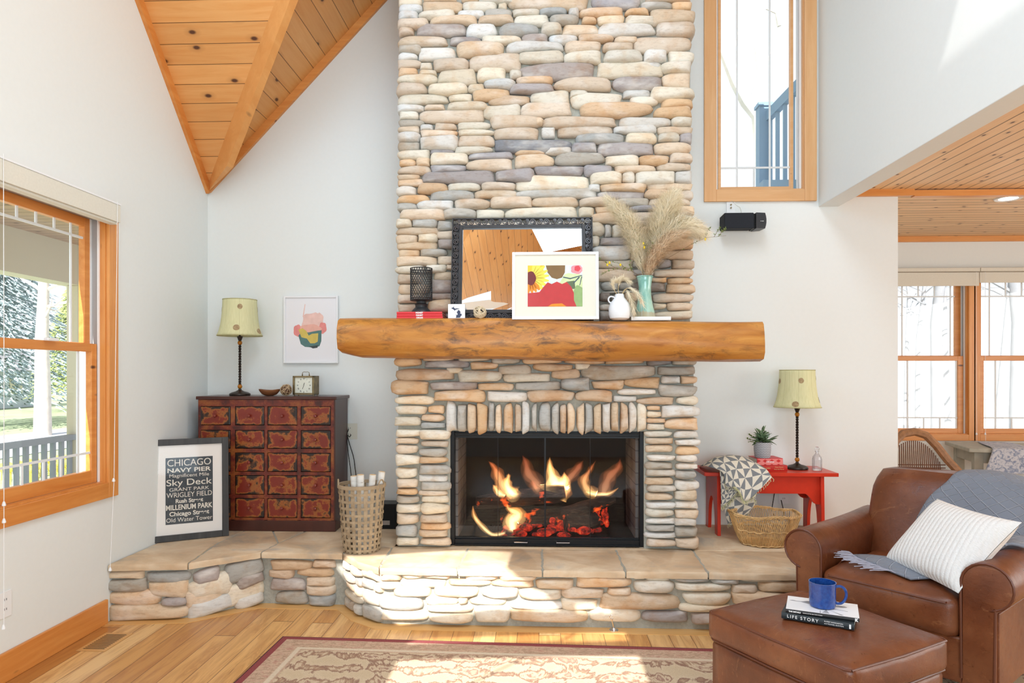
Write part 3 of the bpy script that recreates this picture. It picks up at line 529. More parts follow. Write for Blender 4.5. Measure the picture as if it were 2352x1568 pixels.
def log(p0, p1, r0, r1, label, seed, mat=None, cat='log'):
    rr = random.Random(seed); p0, p1 = V(p0), V(p1); root = thing('charred_log', label, 'log', p0, group='logs burning in the firebox')
    mb = MB(); ax = (p1-p0).normalized(); s_ = ax.cross(V((0, 0, 1))).normalized(); u_ = s_.cross(ax); rings = []
    ph = [rr.uniform(0, 6) for _ in range(4)]
    for i in range(15):
        f = i/14; c_ = p0.lerp(p1, f); rad = (r0+(r1-r0)*f)*(.9 if i in (0, 14) else 1)
        rings.append([c_+(s_*math.cos(a)+u_*math.sin(a))*rad*(1+.09*math.sin(3*a+ph[0])+.07*math.sin(5*a+ph[1]+f*5)+.05*math.sin(f*19+ph[2])) for a in (2*PI*j/16 for j in range(16))])
    mb.loft(rings); mb.build('bark', mat or M['char'], root, smooth=True)
    e_ = MB(); d_ = (p1-p0)*.002; e_.loft([[c_+(p-c_)*.93+d_ for p in rings[-1]] for c_ in (p1,)]+[[p1+(p-p1)*.6+d_*2 for p in rings[-1]]]); e_.build('cut_end', M['logend'], root)
    return root
M['logend'] = noisy('burnt_log_end', (.10, .055, .035), .5, 30, .9, .3)
yf = 4.48
l1 = log(at(1095, 1155, yf+.02), at(1298, 1128, yf-.02), .045, .062, 'long charred log burning across the top left of the fire', 1)
l2 = log(at(1290, 1185, yf-.04), at(1410, 1140, yf), .055, .04, 'shorter charred log leaning on the right of the fire', 2)
l3 = log(at(1150, 1190, yf+.12), at(1350, 1190, yf+.1), .06, .06, 'charred log lying under the burning logs at the back', 3)
l4 = log(at(1300, 1205, yf-.1), at(1372, 1195, yf-.02), .055, .05, 'short brown log chunk at the lower right of the fire', 4)
mb = MB(); rr = random.Random(5)
for i in range(34):
    p = at(rr.uniform(1165, 1375), 1225, yf+rr.uniform(-.15, .1)); z = FZ0+rr.uniform(0, .05)
    mb.sphere((p.x, p.y, z), rr.uniform(.022, .042), 7, 5, (1.3, 1, .7))
for i in range(14):
    p = at(rr.uniform(1268, 1345), rr.uniform(1172, 1215), yf+.02); mb.sphere(p, rr.uniform(.02, .035), 7, 5, (1, 1, 1))
for i in range(12):
    p = at(rr.uniform(1372, 1398), rr.uniform(1150, 1205), yf+.06); mb.sphere(p, rr.uniform(.016, .028), 7, 5, (.8, 1, 1.3))
tag(mb.build('embers', M['ember']), 'glowing red embers heaped under the logs in the firebox', 'embers', kind='stuff')
# grate
mb = MB()
for i in range(7): p = at(1130+i*44, 1232, yf); mb.box(p.x-.008, p.x+.008, 4.36, 4.66, FZ0+.005, FZ0+.02)
a_ = at(1120, 1232, 4.38).x; b_ = at(1400, 1232, 4.38).x; mb.box(a_, b_, 4.37, 4.385, FZ0, FZ0+.012); mb.box(a_, b_, 4.63, 4.645, FZ0, FZ0+.012)
tag(mb.build('fire_grate', M['soot']), 'dark iron grate on the firebox floor under the logs', 'grate')
def flame_mat(name, lo, hi, st):
    t = bpy.data.materials.new(name); t.use_nodes = True; N = t.node_tree.nodes; L = t.node_tree.links; N.remove(N['Principled BSDF'])
    e = N.new('ShaderNodeEmission'); tc = N.new('ShaderNodeTexCoord'); se = N.new('ShaderNodeSeparateXYZ'); cr = N.new('ShaderNodeValToRGB')
    L.new(tc.outputs['Generated'], se.inputs[0]); L.new(se.outputs[2], cr.inputs[0]); L.new(cr.outputs[0], e.inputs[0]); e.inputs[1].default_value = st
    el = cr.color_ramp.elements; el[0].color = (*lo, 1); el[0].position = .1; el[1].color = (*hi, 1); el[1].position = .9
    L.new(e.outputs[0], N['Material Output'].inputs['Volume']); return t
for k_, nm_, lo_, hi_, st_ in (('flame', 'flame_glow', (1, .50, .13), (.9, .17, .02), 26), ('flame2', 'bright_flame_glow', (1, .60, .22), (1, .36, .07), 62), ('flame3', 'thin_flame_glow', (.9, .36, .12), (.7, .12, .02), 12)):
    M[k_] = type('K', (), {'name': nm_})()
    for p_, f_, w_ in (('outer_glow', .22, 0), ('mantle', .5, .1), ('core', 1.1, .25)): M[nm_+p_] = flame_mat(nm_+'_'+p_, tuple(min(1, q+w_*.5) for q in lo_), tuple(min(1, q+w_*.3) for q in hi_), st_*f_)
def flame(path, w, label, mat, Y=4.44, seed=0):
    """path: list of (px, py) from the root up; w widths in px"""
    rr = random.Random(seed); pts = [at(x, y, Y) for x, y in path]; px = Y/FPX*1.02
    P, W = [], []
    for i in range(len(pts)-1):
        for k in range(5):
            f = k/5; a, b, c_, d = pts[max(i-1, 0)], pts[i], pts[i+1], pts[min(i+2, len(pts)-1)]
            q = .5*((2*b)+(c_-a)*f+(2*a-5*b+4*c_-d)*f*f+(-a+3*b-3*c_+d)*f**3); P.append(q); W.append(w[i]+(w[i+1]-w[i])*(f*f*(3-2*f)))
    P.append(pts[-1]); W.append(w[-1]); rings = []
    for i, p in enumerate(P):
        t_ = (P[min(i+1, len(P)-1)]-P[max(i-1, 0)]).normalized(); s_ = V((t_.z, 0, -t_.x)).normalized(); r_ = max(.0006, W[i]*px/2)*(1+.08*math.sin(i*1.1+seed))
        dy = .012*math.sin(i*.5+seed)
        rings.append((p+V((0, dy, 0)), s_, r_))
    root = thing('flame', label, 'flame', P[0], group='flames of the log fire')
    for nm, k, e in (('outer_glow', 1.35, 1.1), ('mantle', .9, 1), ('core', .5, .9)):
        m = len(rings)-1; mb = MB(); mb.loft([[p+s_*math.cos(2*PI*j/12)*r_*kk+V((0, 1, 0))*math.sin(2*PI*j/12)*min(r_*kk, .026*k) for j in range(12)] for p, s_, r_, kk in ((p, s_, r_, k*(1+.16*math.sin(i*.9+seed*2+k*5))) for i, (p, s_, r_) in enumerate(rings))])
        mb.build(nm, M[mat.name+nm], root, smooth='all')
    return root
F = flame
F([(1185, 1136), (1160, 1122), (1146, 1096), (1134, 1072), (1122, 1058)], [26, 32, 26, 12, 1], 'tall orange flame leaning left at the left end of the upper log', M['flame'], seed=1)
F([(1200, 1140), (1178, 1134), (1164, 1112), (1168, 1094), (1168, 1086)], [14, 24, 18, 9, 1], 'small bright flame standing beside the leaning one over the left log', M['flame2'], seed=2)
F([(1160, 1138), (1145, 1130), (1137, 1120), (1132, 1112)], [10, 14, 10, 1], 'tiny flame tongue at the far left of the upper log', M['flame2'], seed=3)
F([(1236, 1134), (1232, 1110), (1214, 1088), (1208, 1062), (1200, 1046)], [16, 30, 28, 16, 2], 'pale wavy orange flame left of the middle of the glass', M['flame3'], seed=4)
F([(1240, 1136), (1226, 1112), (1222, 1100)], [10, 16, 1], 'low faint flame under the wavy one', M['flame3'], seed=14)
F([(1272, 1128), (1274, 1112), (1268, 1092), (1263, 1070), (1263, 1050)], [56, 48, 24, 13, 1], 'brightest white flame rising in the middle of the fire', M['flame2'], seed=5)
F([(1290, 1130), (1286, 1118), (1296, 1104), (1296, 1084)], [28, 40, 24, 2], 'yellow flame just right of the brightest one', M['flame2'], seed=6)
F([(1292, 1118), (1310, 1095), (1326, 1076), (1340, 1058)], [22, 22, 20, 2], 'faint orange flame reaching up to the right from the middle', M['flame3'], seed=7)
F([(1292, 1150), (1300, 1128), (1306, 1110)], [16, 20, 8], 'short flame licking down between the two upper logs', M['flame'], seed=8)
F([(1370, 1134), (1350, 1124), (1342, 1104), (1354, 1080), (1368, 1058)], [20, 22, 20, 9, 1], 'curled orange flame rising from the right log', M['flame'], seed=9)
F([(1384, 1134), (1392, 1112), (1402, 1092), (1420, 1072), (1425, 1052)], [24, 28, 28, 16, 1], 'tall faint flame at the far right of the fire', M['flame3'], seed=10)
F([(1345, 1128), (1365, 1135), (1395, 1134), (1420, 1120)], [4, 9, 9, 2], 'thin bright flame edge along the top of the right log', M['flame2'], seed=11)
F([(1178, 1215), (1176, 1196), (1190, 1180), (1168, 1168), (1165, 1158)], [20, 34, 28, 10, 1], 'white flame burning low in front of the logs', M['flame2'], Y=4.36, seed=12)
F([(1178, 1218), (1158, 1224), (1130, 1226), (1104, 1206), (1090, 1184), (1086, 1162)], [9, 7, 9, 10, 9, 2], 'thin hooked flame curling up at the lower left of the glass', M['flame2'], Y=4.35, seed=13)
# ================================================================ hearth
t = NT('hearth_flagstone', .62, spec=.35); v = t.obj(); n1 = t.noise(v, 3.2, 5, .6, .4); n2 = t.noise(t.map(v, (2, 5, 2)), 4, 6, .65)
c = t.ramp(n1, [(.3, (.38, .33, .27)), (.46, (.62, .46, .30)), (.60, (.74, .60, .43)), (.75, (.50, .46, .40))]); c = t.mix(t.ramp(n2, [(.45, 0), (.7, .5)]), c, (.64, .43, .25))
t.col(c); t.bump(t.noise(v, 40, 5), .25, .004); M['slab'] = t.m
top = [atz(225, 1297, ZH), atz(431, 1294, ZH), atz(599, 1268, ZH), atz(787, 1271, ZH), atz(820, 1291, ZH), atz(871, 1305, ZH)]
top[0].x = XL+.003
yh = top[-1].y; top += [V((1.50, yh-.02, ZH)), V((2.15, 4.36, ZH)), V((2.15, YB-.002, ZH)), V((XL+.003, YB-.002, ZH))]
hr = thing('hearth', 'long raised stone hearth with flagstone top along the back wall', 'hearth', (0, 4.2, 0))
def inset(poly, d):
    n = len(poly); out = []
    for i in range(n):
        a, b, c_ = poly[i-1], poly[i], poly[(i+1) % n]; d1 = (b-a).normalized(); d2 = (c_-b).normalized(); n1 = V((-d1.y, d1.x, 0)); n2 = V((-d2.y, d2.x, 0)); m_ = (n1+n2); m_ /= max(.3, m_.dot(n1)); out.append(b+m_*d)
    return out
basep = inset(top, .045)
for i in (0, -1): basep[i].x = XL+.003
basep[-1].y = basep[-2].y = YB-.002
core = [V((p.x, p.y, 0)) for p in basep]; MB().prism([(p.x, p.y) for p in core], (0, 0, 0), (1, 0, 0), (0, 1, 0), (0, 0, 1), ZH-.03).build('hearth_core', M['mortar'], hr)
# flagstones: cut lines across the slab with thin joints
rr = random.Random(4)
def flag(poly, z1=ZH, th=.036):
    n = len(poly); c_ = sum(poly, V((0, 0, 0)))/n; mb = MB(); A, B_ = [], []
    pin = inset(poly, .004)
    # subdivide front edges to roughen them
    pts = []
    for i in range(n):
        a, b = pin[i], pin[(i+1) % n]; L_ = (b-a).length; m_ = max(1, int(L_/.03))
        front = (a.y < 4.1 or b.y < 4.1)
        for k in range(m_): p = a.lerp(b, k/m_); nn = V(((b-a).normalized().y, -(b-a).normalized().x, 0)); pts.append(p+nn*(rr.uniform(-.004, .004) if front and k else 0))
    rings = [[V((p.x, p.y, z1-th)) for p in pts], [V((p.x, p.y, z1-th*.5))+V((0, rr.uniform(-.005, .002), 0)) for p in pts], [V((p.x, p.y, z1-.006)) for p in pts], [p+(c_-p).normalized()*.008 for p in [V((q.x, q.y, z1)) for q in pts]]]
    return mb.loft(rings)
gaps = MB(); gaps.prism([(p.x, p.y) for p in inset(top, .02)], (0, 0, ZH-.032), (1, 0, 0), (0, 1, 0), (0, 0, 1), .028); gaps.build('joint_mortar', M['mortar'], hr)
def cut(px, py, qx, qy): return atz(px, py, ZH), atz(qx, qy, ZH)
fl = []
yb1 = atz(1250, 1262, ZH).y
X = lambda px, y_: None
xs = [871, 1051, 1246, 1437, 1626]; xt = [900, 1075, 1245, 1415, 1592]
ybk_ = YF-.02; fr_ = [V((at(x, 1305, yh).x, yh-.02*max(0, (at(x, 1305, yh).x+.9)/3), ZH)) for x in xs]; fr_[0] = top[5].copy(); bk = [V((at(x, 1258, ybk_).x, ybk_, ZH)) for x in xt]
for i in range(4): fl.append([fr_[i], fr_[i+1], bk[i+1], bk[i]])
e1, e2 = top[6], top[7]; d1 = e1.lerp(e2, (bk[4].y-e1.y)/(e2.y-e1.y)); fl.append([fr_[4], e1, d1, bk[4]])
cl = atz(812, 1249, ZH)
fl.append([top[3], top[4], top[5], bk[0], cl]) 
fl.append([top[2], top[3], cl, V((cl.x, YB, ZH)), V((atz(700, 1235, ZH).x, YB, ZH)), atz(640, 1246, ZH)])
fl.append([top[1], top[2], atz(640, 1246, ZH), V((atz(560, 1225, ZH).x, YB, ZH)), atz(500, 1246, ZH)])
fl.append([top[0], top[1], atz(500, 1246, ZH), V((atz(560, 1225, ZH).x, YB, ZH)), V((XL+.003, YB-.002, ZH))])
fl.append([V((atz(560, 1225, ZH).x, YB, ZH)), atz(640, 1246, ZH), V((atz(700, 1235, ZH).x, YB, ZH))])
fl.append([cl, bk[0], V((FX0, YF, ZH)), V((FX0, YB, ZH)), V((cl.x, YB, ZH))])
fl.append([bk[0], bk[4], V((bk[4].x, YF+.12, ZH)), V((bk[0].x, YF+.12, ZH))])
fl.append([bk[4], d1, e2, V((2.15, YB-.002, ZH)), V((FX1-.03, YB, ZH)), V((FX1-.03, YF+.1, ZH))])
for poly in fl: flag(poly).build('flagstone', M['slab'], hr, smooth=True)
sb = MB(); rnd = random.Random(21)
def seg(a, b, x0, y0, s, txt):
    a, b = V(a), V(b); u = (b-a).normalized(); n_ = V((u.y, -u.x, 0)); P = lambda p, q, o: a+u*p+V((0, 0, q))+n_*o
    for q in txt.split(';'):
        w_ = q.split(); x_, y_, X_, Y_ = (float(k)*10 for k in w_[:4])
        pa = atp(x0+x_/s, y0+y_/s, a+n_*.02, n_); pb = atp(x0+X_/s, y0+Y_/s, a+n_*.02, n_)
        ua, ub = (pa-a).dot(u), (pb-a).dot(u)
        tilt = float(w_[5]) if len(w_) > 5 else 0
        Ls = (b-a).length
        if min(ua, ub) > Ls-.06: continue
        ua, ub = min(ua, ub), min(max(ua, ub), Ls+.01)
        z0, z1 = max(.002, min(pa.z, pb.z)), min(ZH-.034, max(pa.z, pb.z)+.008)
        stone(sb, (ua+ub)/2, (z0+z1)/2, abs(ub-ua)/2+.003, abs(z1-z0)/2+.002, P, w_[4], rnd, .05, rot=tilt)
b_ = [V((p.x, p.y, 0)) for p in basep]
seg(b_[5], b_[6], 750, 1200, 2.476, "31 29 42 33 t;43 29 54 32 c;55 29 70 32 t;79 30 97 33 c;98 30 119 33 t;42 33 68 37 c;69 33 93 36 t;94 33 118 37 o;119 33 140 38 t;142 31 173 37 o;175 30 181 32 c;182 30 195 33 c;30 34 42 38 c;175 33 198 40 c;198 31 218 34 g;219 31 235 35 g;38 37 59 42 c;61 37 86 42 c;88 37 109 43 w;110 38 134 44 c;134 38 158 43 t;160 38 173 41 t;198 35 230 39 c;231 36 245 40 t;56 42 75 47 c;75 43 80 46 c;81 43 102 47 c;104 45 134 50 w;134 44 154 50 c;155 41 200 50 t;203 40 230 47 c;30 42 55 50 g;57 47 83 51 c;58 52 83 57 c;84 48 104 57 c;104 50 148 57 t;150 49 179 57 c;201 47 230 51 c;180 51 206 57 p;208 52 230 58 p;31 50 57 56 c;231 40 262 47 t;231 48 255 53 c;232 54 262 58 g;246 34 275 40 t;263 41 290 48 c;256 49 290 57 t;236 30 260 34 c;262 30 290 33 g;276 35 300 40 t")
def sfill(a, b, h=.062):
    a, b = V(a), V(b); u = (b-a).normalized(); n_ = V((u.y, -u.x, 0)); fill(sb, lambda p, q, o: a+u*p+V((0, 0, q))+n_*o, -.005, (b-a).length+.005, .004, ZH-.045, rnd, h)
sfill(b_[3], b_[4]); sfill(b_[4], b_[5], .07); sfill(b_[6], b_[7])
seg(b_[2], b_[3], 200, 1200, 3.36, "141 30 173 37 o;174 30 191 35 o;140 37 159 43 o;162 36 190 42 o;169 43 190 49 t;141 44 168 53 p;169 49 191 56 t;145 54 170 64 g;171 56 191 64 g")
seg(b_[1], b_[2], 200, 1200, 3.36, "83 38 103 45 p .1;106 33 138 41 g .15;115 42 137 47 p .15;79 45 113 54 c .08;107 49 139 58 c .15;77 54 105 62 t .08;78 62 113 73 w .12;114 58 143 67 w .15")
seg(b_[0], b_[1], 200, 1200, 3.36, "15 39 43 43 t;45 39 80 46 g;14 45 46 53 g;47 46 77 57 t;15 54 56 64 o;57 59 76 64 p;15 65 77 75 t")
sb.build('hearth_stonework', M['stone'], hr, smooth='all')
# oak border boards on the floor following the hearth
bo = inset(top, .05); bi = inset(top, -.04); mb = MB()
for i in range(0, 7): a, b, c_, d = bo[i], bo[i+1], bi[i+1], bi[i]; mb.hexa([V((p.x, p.y, -.01)) for p in (d, c_, b, a)]+[V((p.x, p.y, .0025)) for p in (d, c_, b, a)])
struct(mb.build('trim_10', M['border'] if 'border' in M else wood('oak_border', (.66, .36, .12), (.78, .47, .18), knots=False, axis='X', rough=.3)))
# ================================================================ mantel
t = NT('peeled_log', .34); v = t.obj(); nn = t.noise(t.map(v, (1.2, 6, 7), rot=(0, .12, 0)), 2.2, 8, .65, 1.2)
c = t.ramp(nn, [(.25, (.28, .085, .015)), (.42, (.45, .17, .028)), (.6, (.55, .235, .045)), (.8, (.66, .36, .10))])
sp = t.noise(t.map(v, (3, 6, 8)), 2.3, 7, .75, .8); blot = t.noise(v, 2.6, 2)
c = t.mix(t.math('MULTIPLY', t.ramp(sp, [(.48, 0), (.62, .9)]), t.ramp(blot, [(.42, 0), (.55, 1)])), c, (.13, .06, .025))
cr = t.noise(t.map(v, (1.5, 20, 26), rot=(0, .15, 0)), 1.5, 3, .5, 2.5); c = t.mix(t.ramp(cr, [(.69, 0), (.72, .7)]), c, (.16, .06, .02)); t.col(c); t.bump(nn, .15, .005); M['log'] = t.m
YM = 3.96
ml, mr = at(777, 770, YM+.03).x, at(1754, 780, YM+.03).x
prof = [(.30, .0), (.10, -.002), (.035, .012), (.008, .05), (0, .11), (.004, .17), (.02, .215), (.05, .232), (.30, .232)]
mb = MB(); rings = []
for i in range(41):
    f = i/40; x = ml+(mr-ml)*f; k = .012*math.sin(f*7)+.008*math.sin(f*17+1)
    z0 = 1.487-.022*f; hs = 1+.02*math.sin(f*5)
    e = .02 if i == 0 else 0
    dip = .03*max(0, 1-f*22)
    rings.append([(x, YM+d+k*.6*(1 if d < .2 else 0)+(.01*math.sin(9*f+q) if 0 < q < 8 else 0), z0+z*hs+k*.4+(dip if z < .03 else 0)) for q, (d, z) in enumerate(prof)])
mb.loft(rings); tag(mb.build('mantel_beam', M['log'], smooth=True, bevel=.0), 'half-round log mantel of honey coloured wood across the chimney', 'mantel')
# ================================================================ things on the mantel
MZ = 1.487-.011+.232+.004
def mz(px): return 1.487-.022*((at(px, 700, 4).x-ml)/(mr-ml))+.232+.002
# ornate mirror, leaning back on the stones
M['iron'] = noisy('carved_black_wood', (.022, .022, .024), .35, 30, .42, .3, .003)
t = NT('mirror_silver', .0, 1, (.93, .93, .93)); M['mirror'] = t.m
ymb = YM+.10; ym0 = mz(1200)-.002; q0, q1 = at(1034, 735, ymb).x, at(1364, 735, ymb).x; mw = q1-q0
mh = at(1200, 503, YU-.07).z-ym0+.01; lean = math.atan2(YU-.075-ymb-.02, mh)
mi = thing('mirror', 'large mirror in a carved black scrollwork frame leaning above the mantel', 'mirror', ((q0+q1)/2, ymb, ym0), rot=(-lean, 0, 0))
fw = .066
def pic_frame(root, w, h, fw, dep, mat, name='frame', bev=.002, front=0):
    mb = MB(); mb.box(-w/2, -w/2+fw, front, front+dep, 0, h); mb.box(w/2-fw, w/2, front, front+dep, 0, h); mb.box(-w/2+fw, w/2-fw, front, front+dep, 0, fw); mb.box(-w/2+fw, w/2-fw, front, front+dep, h-fw, h)
    return mb.build(name, mat, root, bevel=bev, local=True)
mb = MB()
for a_, b_ in ((0, .008), (fw-.022, fw)):   # outer and inner rails
    w_, h_ = mw-2*a_, mh-2*a_; r_ = b_-a_
    mb.box(-w_/2, -w_/2+r_, -.006, .02, a_, mh-a_); mb.box(w_/2-r_, w_/2, -.006, .02, a_, mh-a_); mb.box(-w_/2+r_, w_/2-r_, -.006, .02, a_, a_+r_); mb.box(-w_/2+r_, w_/2-r_, -.006, .02, mh-a_-r_, mh-a_)
mb.build('frame', M['iron'], mi, bevel=.002, local=True)
sc_ = MB(); bw = fw-.03; 
def scroll(cx, cz, ax, ay, r, s_):
    pts = [];
    for i in range(22):
        f = i/21; a = f*PI*3.1; rr = r*(1-.78*f); pts.append(V((cx, 0, cz))+ax*rr*math.cos(a)*s_+ay*rr*math.sin(a))
    sc_.tube(pts, .0032, 5)
def run(p, d, L_, perp):
    n_ = round(L_/.042); st = L_/n_
    for i in range(n_):
        c_ = p+d*(st*(i+.5)); s_ = 1 if i % 2 else -1; scroll(c_.x, c_.z, d, perp*s_, .0185, 1); c2 = c_+d*.012-perp*s_*.008; scroll(c2.x, c2.z, d, perp*-s_, .010, -1)
ex, ez = V((1, 0, 0)), V((0, 0, 1)); m_ = .008+bw/2
run(V((-mw/2+.01, 0, m_)), ex, mw-.02, ez); run(V((-mw/2+.01, 0, mh-m_)), ex, mw-.02, ez); run(V((-mw/2+m_, 0, .045)), ez, mh-.09, ex); run(V((mw/2-m_, 0, .045)), ez, mh-.09, ex)
for b_ in ((-mw/2+.004, mw/2-.004, .003, .03), (-mw/2+.004, -mw/2+.05, .03, mh-.03), (mw/2-.05, mw/2-.004, .03, mh-.03)): MB().box(b_[0], b_[1], .010, .014, b_[2]+.002, b_[3]+(.02 if b_[2] < .01 else 0)).build('backing', M['iron'], mi, local=True)
sc_.build('scrollwork', NT('highlit_black_scroll', .3, .5, (.10, .10, .11)).m, mi, smooth=True, local=True)  # scrolls lightened in colour to show as highlights on the black
mb = MB(); mb.box(-mw/2+fw, mw/2-fw, .008, .014, fw, mh-fw); mb.build('mirror_glass', M['mirror'], mi, local=True)
# three red books, black lantern on them
M['redbook'] = flat('red_book_cover', (.68, .035, .045), .45); M['page'] = noisy('book_pages', (.80, .76, .66), .06, 60, .8); M['ink'] = flat('white_ink', (.9, .9, .9), .6)
def book(label, c, w, d, h, cover, rz=0, spine=None, group=None, pages=None, ink=None, fs=.011, spin=None, cat='book', name='book'):
    """spine faces local -Y; origin bottom centre"""
    b = thing(name, label, cat, c, rz, group); b['_l'] = 1; t_ = .0022
    mb = MB(); mb.box(-w/2, w/2, -d/2, d/2, 0, t_); mb.box(-w/2, w/2, -d/2, d/2, h-t_, h)
    mb.loft([[(x, -d/2-.0001+.003*math.sin(PI*k/6)*-1, h*k/6) for k in range(7)]+[(x, -d/2+t_, h*(1-k/6)) for k in range(7)] for x in (-w/2, w/2)])
    mb.build('cover', cover, b, local=True); MB().box(-w/2+.003, w/2-.003, -d/2+t_, d/2-.003, t_, h-t_).build('pages', pages or M['page'], b, local=True)
    for s_, x, z, sz, bo in (spine or []):
        text('lettering', s_, sz, frame3((x, -d/2-.0036, z), (1, 0, 0), (0, 0, 1)), ink or M['ink'], b, bold=bo, sx=1)
    return b
bx0, bx1 = at(910, 720, YM+.06).x, at(1016, 720, YM+.06).x; bw_ = bx1-bx0; zb = mz(960); hb = .0145
for i, (s_, dx, w_) in enumerate((('DEGAS', .002, bw_), ('MANET', .001, bw_*.99), ('MONET', 0, bw_*.985))):
    book(['bottom book of the three red ones on the mantel, its spine reading DEGAS', 'middle book of the three red ones on the mantel', 'top book of the three red ones, under the black lantern'][i], ((bx0+bx1)/2+dx, YM+.06+.1, zb+hb*i), w_, .19, hb-.0004, M['redbook'], spine=[(s_, .0, hb*.5, .0125, .0006)], group='red art books on the mantel')
lz = zb+3*hb; lx0 = at(967, 700, YM+.15).x; ly = YM+.16
ln = thing('candle_lantern', 'black metal lantern with a pierced lattice cylinder, on the red books', 'lantern', (lx0, ly, lz))
M['blk'] = noisy('worn_black_metal', (.035, .037, .040), .3, 20, .45, .1, .002, metal=.3)
LB = lx0, ly, lz
zt = lambda py: atx(0, 0, 1).z if False else at(967, py, ly).z
zz = [zt(y) for y in (716, 703, 697, 693, 688, 684)]; px_ = ly/FPX
MB().lathe([(.024*2.6, lz), (.0625, lz+.004), (.055, lz+.016), (.042, lz+.028), (.036, lz+.034), (.036, lz+.045), (.040, lz+.052), (.030, lz+.058), (.030, lz+.07), (.06, lz+.078), (.06, lz+.082), (.0, lz+.082)], 32, (lx0, ly, 0)).build('base', M['blk'], ln, smooth=True)
mb = MB(); z0, z1 = lz+.078, zt(617); rc = 25*px_
for k in range(26):
    for s_ in (1, -1): mb.tube([(lx0+rc*math.cos(2*PI*(k/26+s_*i*.26/10)), ly+rc*math.sin(2*PI*(k/26+s_*i*.26/10)), z0+(z1-z0)*i/10) for i in range(11)], .0019, 4)
mb.build('lattice', M['blk'], ln, smooth=True)
for z in (z0, z1, z1-.018, z0+.012):
    mb = MB(); mb.tube([(lx0+rc*math.cos(2*PI*i/32), ly+rc*math.sin(2*PI*i/32), z) for i in range(33)], .003, 6); mb.build('rim', M['blk'], ln, smooth=True)
MB().lathe([(.030, z0), (.030, z1-.03), (.027, z1-.03), (.027, z0+.004)], 24, (lx0, ly, 0)).build('glass_cup', M['glass'], ln, smooth=True)
# small block with a map shape
M['porc'] = flat('white_glazed_tile', (.84, .85, .87), .2); M['navy'] = flat('navy_print', (.03, .045, .10), .5)
tl, tr_ = at(1029, 700, YM+.06).x, at(1068, 700, YM+.06).x; th = at(1050, 698, YM+.06).z-mz(1050); tw = tr_-tl
tb = thing('picture_block', 'small white square block printed with a dark blue map outline', 'plaque', ((tl+tr_)/2, YM+.06, mz(1050))); tb['_l'] = 1
MB().box(-tw/2, tw/2, 0, .02, 0, th).build('tile', M['porc'], tb, bevel=.001, local=True)
def P_(pts): return [((x-1555)/405*tw, (435-y)/355*th) for x, y in pts]
mb = MB()
for pl in ([(1425, 172), (1462, 165), (1498, 135), (1492, 170), (1530, 188), (1570, 180), (1622, 190), (1624, 200), (1580, 200), (1530, 215), (1512, 240), (1495, 215), (1450, 190)],
           [(1555, 270), (1580, 255), (1585, 230), (1608, 218), (1640, 245), (1652, 275), (1640, 310), (1652, 305), (1675, 310), (1680, 345), (1655, 365), (1640, 400), (1540, 403), (1550, 370), (1542, 310), (1560, 345), (1585, 325), (1575, 290)]):
    mb.prism(P_(pl), (0, -.0004, 0), (1, 0, 0), (0, 0, 1), (0, 1, 0), .0006)
mb.build('printed_map', M['navy'], tb, local=True)
# twig ball
def twig_ball(name, label, c, r, mat, seed, n=16, tr=.0022, holes=False, loc=None):
    rr = random.Random(seed); mb = MB(); c = V(c)
    for i in range(n):
        a = V((rr.gauss(0, 1), rr.gauss(0, 1), rr.gauss(0, 1))).normalized(); b = a.orthogonal().normalized(); d = a.cross(b); off = rr.uniform(-.45, .45); rad = (r-tr)*math.sqrt(1-off*off)
        k = rr.uniform(.9, 1.0)
        mb.tube([c+(a*off*(r-tr)+(b*math.cos(t_)+d*math.sin(t_))*rad)*k for t_ in (2*PI*j/28 for j in range(29))], tr, 5, caps=False)
    return tag(mb.build(name, mat, smooth=True), label, 'ornament')
M['twig'] = noisy('pale_willow', (.70, .58, .40), .2, 30, .7); M['dtwig'] = noisy('dark_rattan', (.10, .045, .02), .3, 30, .6); M['ltwig'] = noisy('light_rattan_binding', (.55, .40, .24), .2, 30, .6)
rb = 16*(YM+.06)/FPX
twig_ball('twig_ball', 'small ball woven of pale twigs on the mantel before the mirror', (at(1102, 720, YM+.06).x, YM+.06, mz(1102)+rb), rb, M['twig'], 3, 22, .0024)
# floral print in a white frame
M['wframe'] = flat('white_lacquer', (.85, .86, .88), .3); M['mat'] = flat('cream_mount', (.80, .77, .66), .8)
def leaning(root_name, label, x0, x1, ztop_py, Y, zbase, lean, fw, frame_mat, matc, cat='picture', rz=0):
    xa, xb = at(x0, 800, Y).x, at(x1, 800, Y).x; w = xb-xa; h = at((x0+x1)/2, ztop_py, Y+lean).z-zbase; an = math.atan2(lean, h); h = h/math.cos(an)
    r = thing(root_name, label, cat, ((xa+xb)/2, Y, zbase), rot=(-an, 0, rz)); r['_l'] = 1
    pic_frame(r, w, h, fw, .022, frame_mat)
    MB().box(-w/2+fw, w/2-fw, .008, .014, fw, h-fw).build('mount', matc, r, local=True)
    return r, w, h
fr, w, h = leaning('framed_picture', 'bright floral painting of sunflower and red bloom in a white frame on the mantel', 1176, 1376, 578, YM+.025, mz(1280), .035, .017, M['wframe'], M['mat'])
cols = {'ye': (.86, .60, .03), 'yl': (.88, .74, .10), 'ma': (.17, .02, .02), 'or': (.85, .28, .02), 're': (.55, .045, .05), 'br': (.22, .13, .05), 'pb': (.72, .84, .86), 'pk': (.78, .32, .36), 'hr': (.72, .07, .09), 'gr': (.30, .45, .18), 'dg': (.12, .17, .09), 'lg': (.66, .78, .42), 'na': (.05, .09, .14)}
for k_, v_ in cols.items(): M['p_'+k_] = noisy('paint_'+k_, v_, .12, 40, .7, 0)
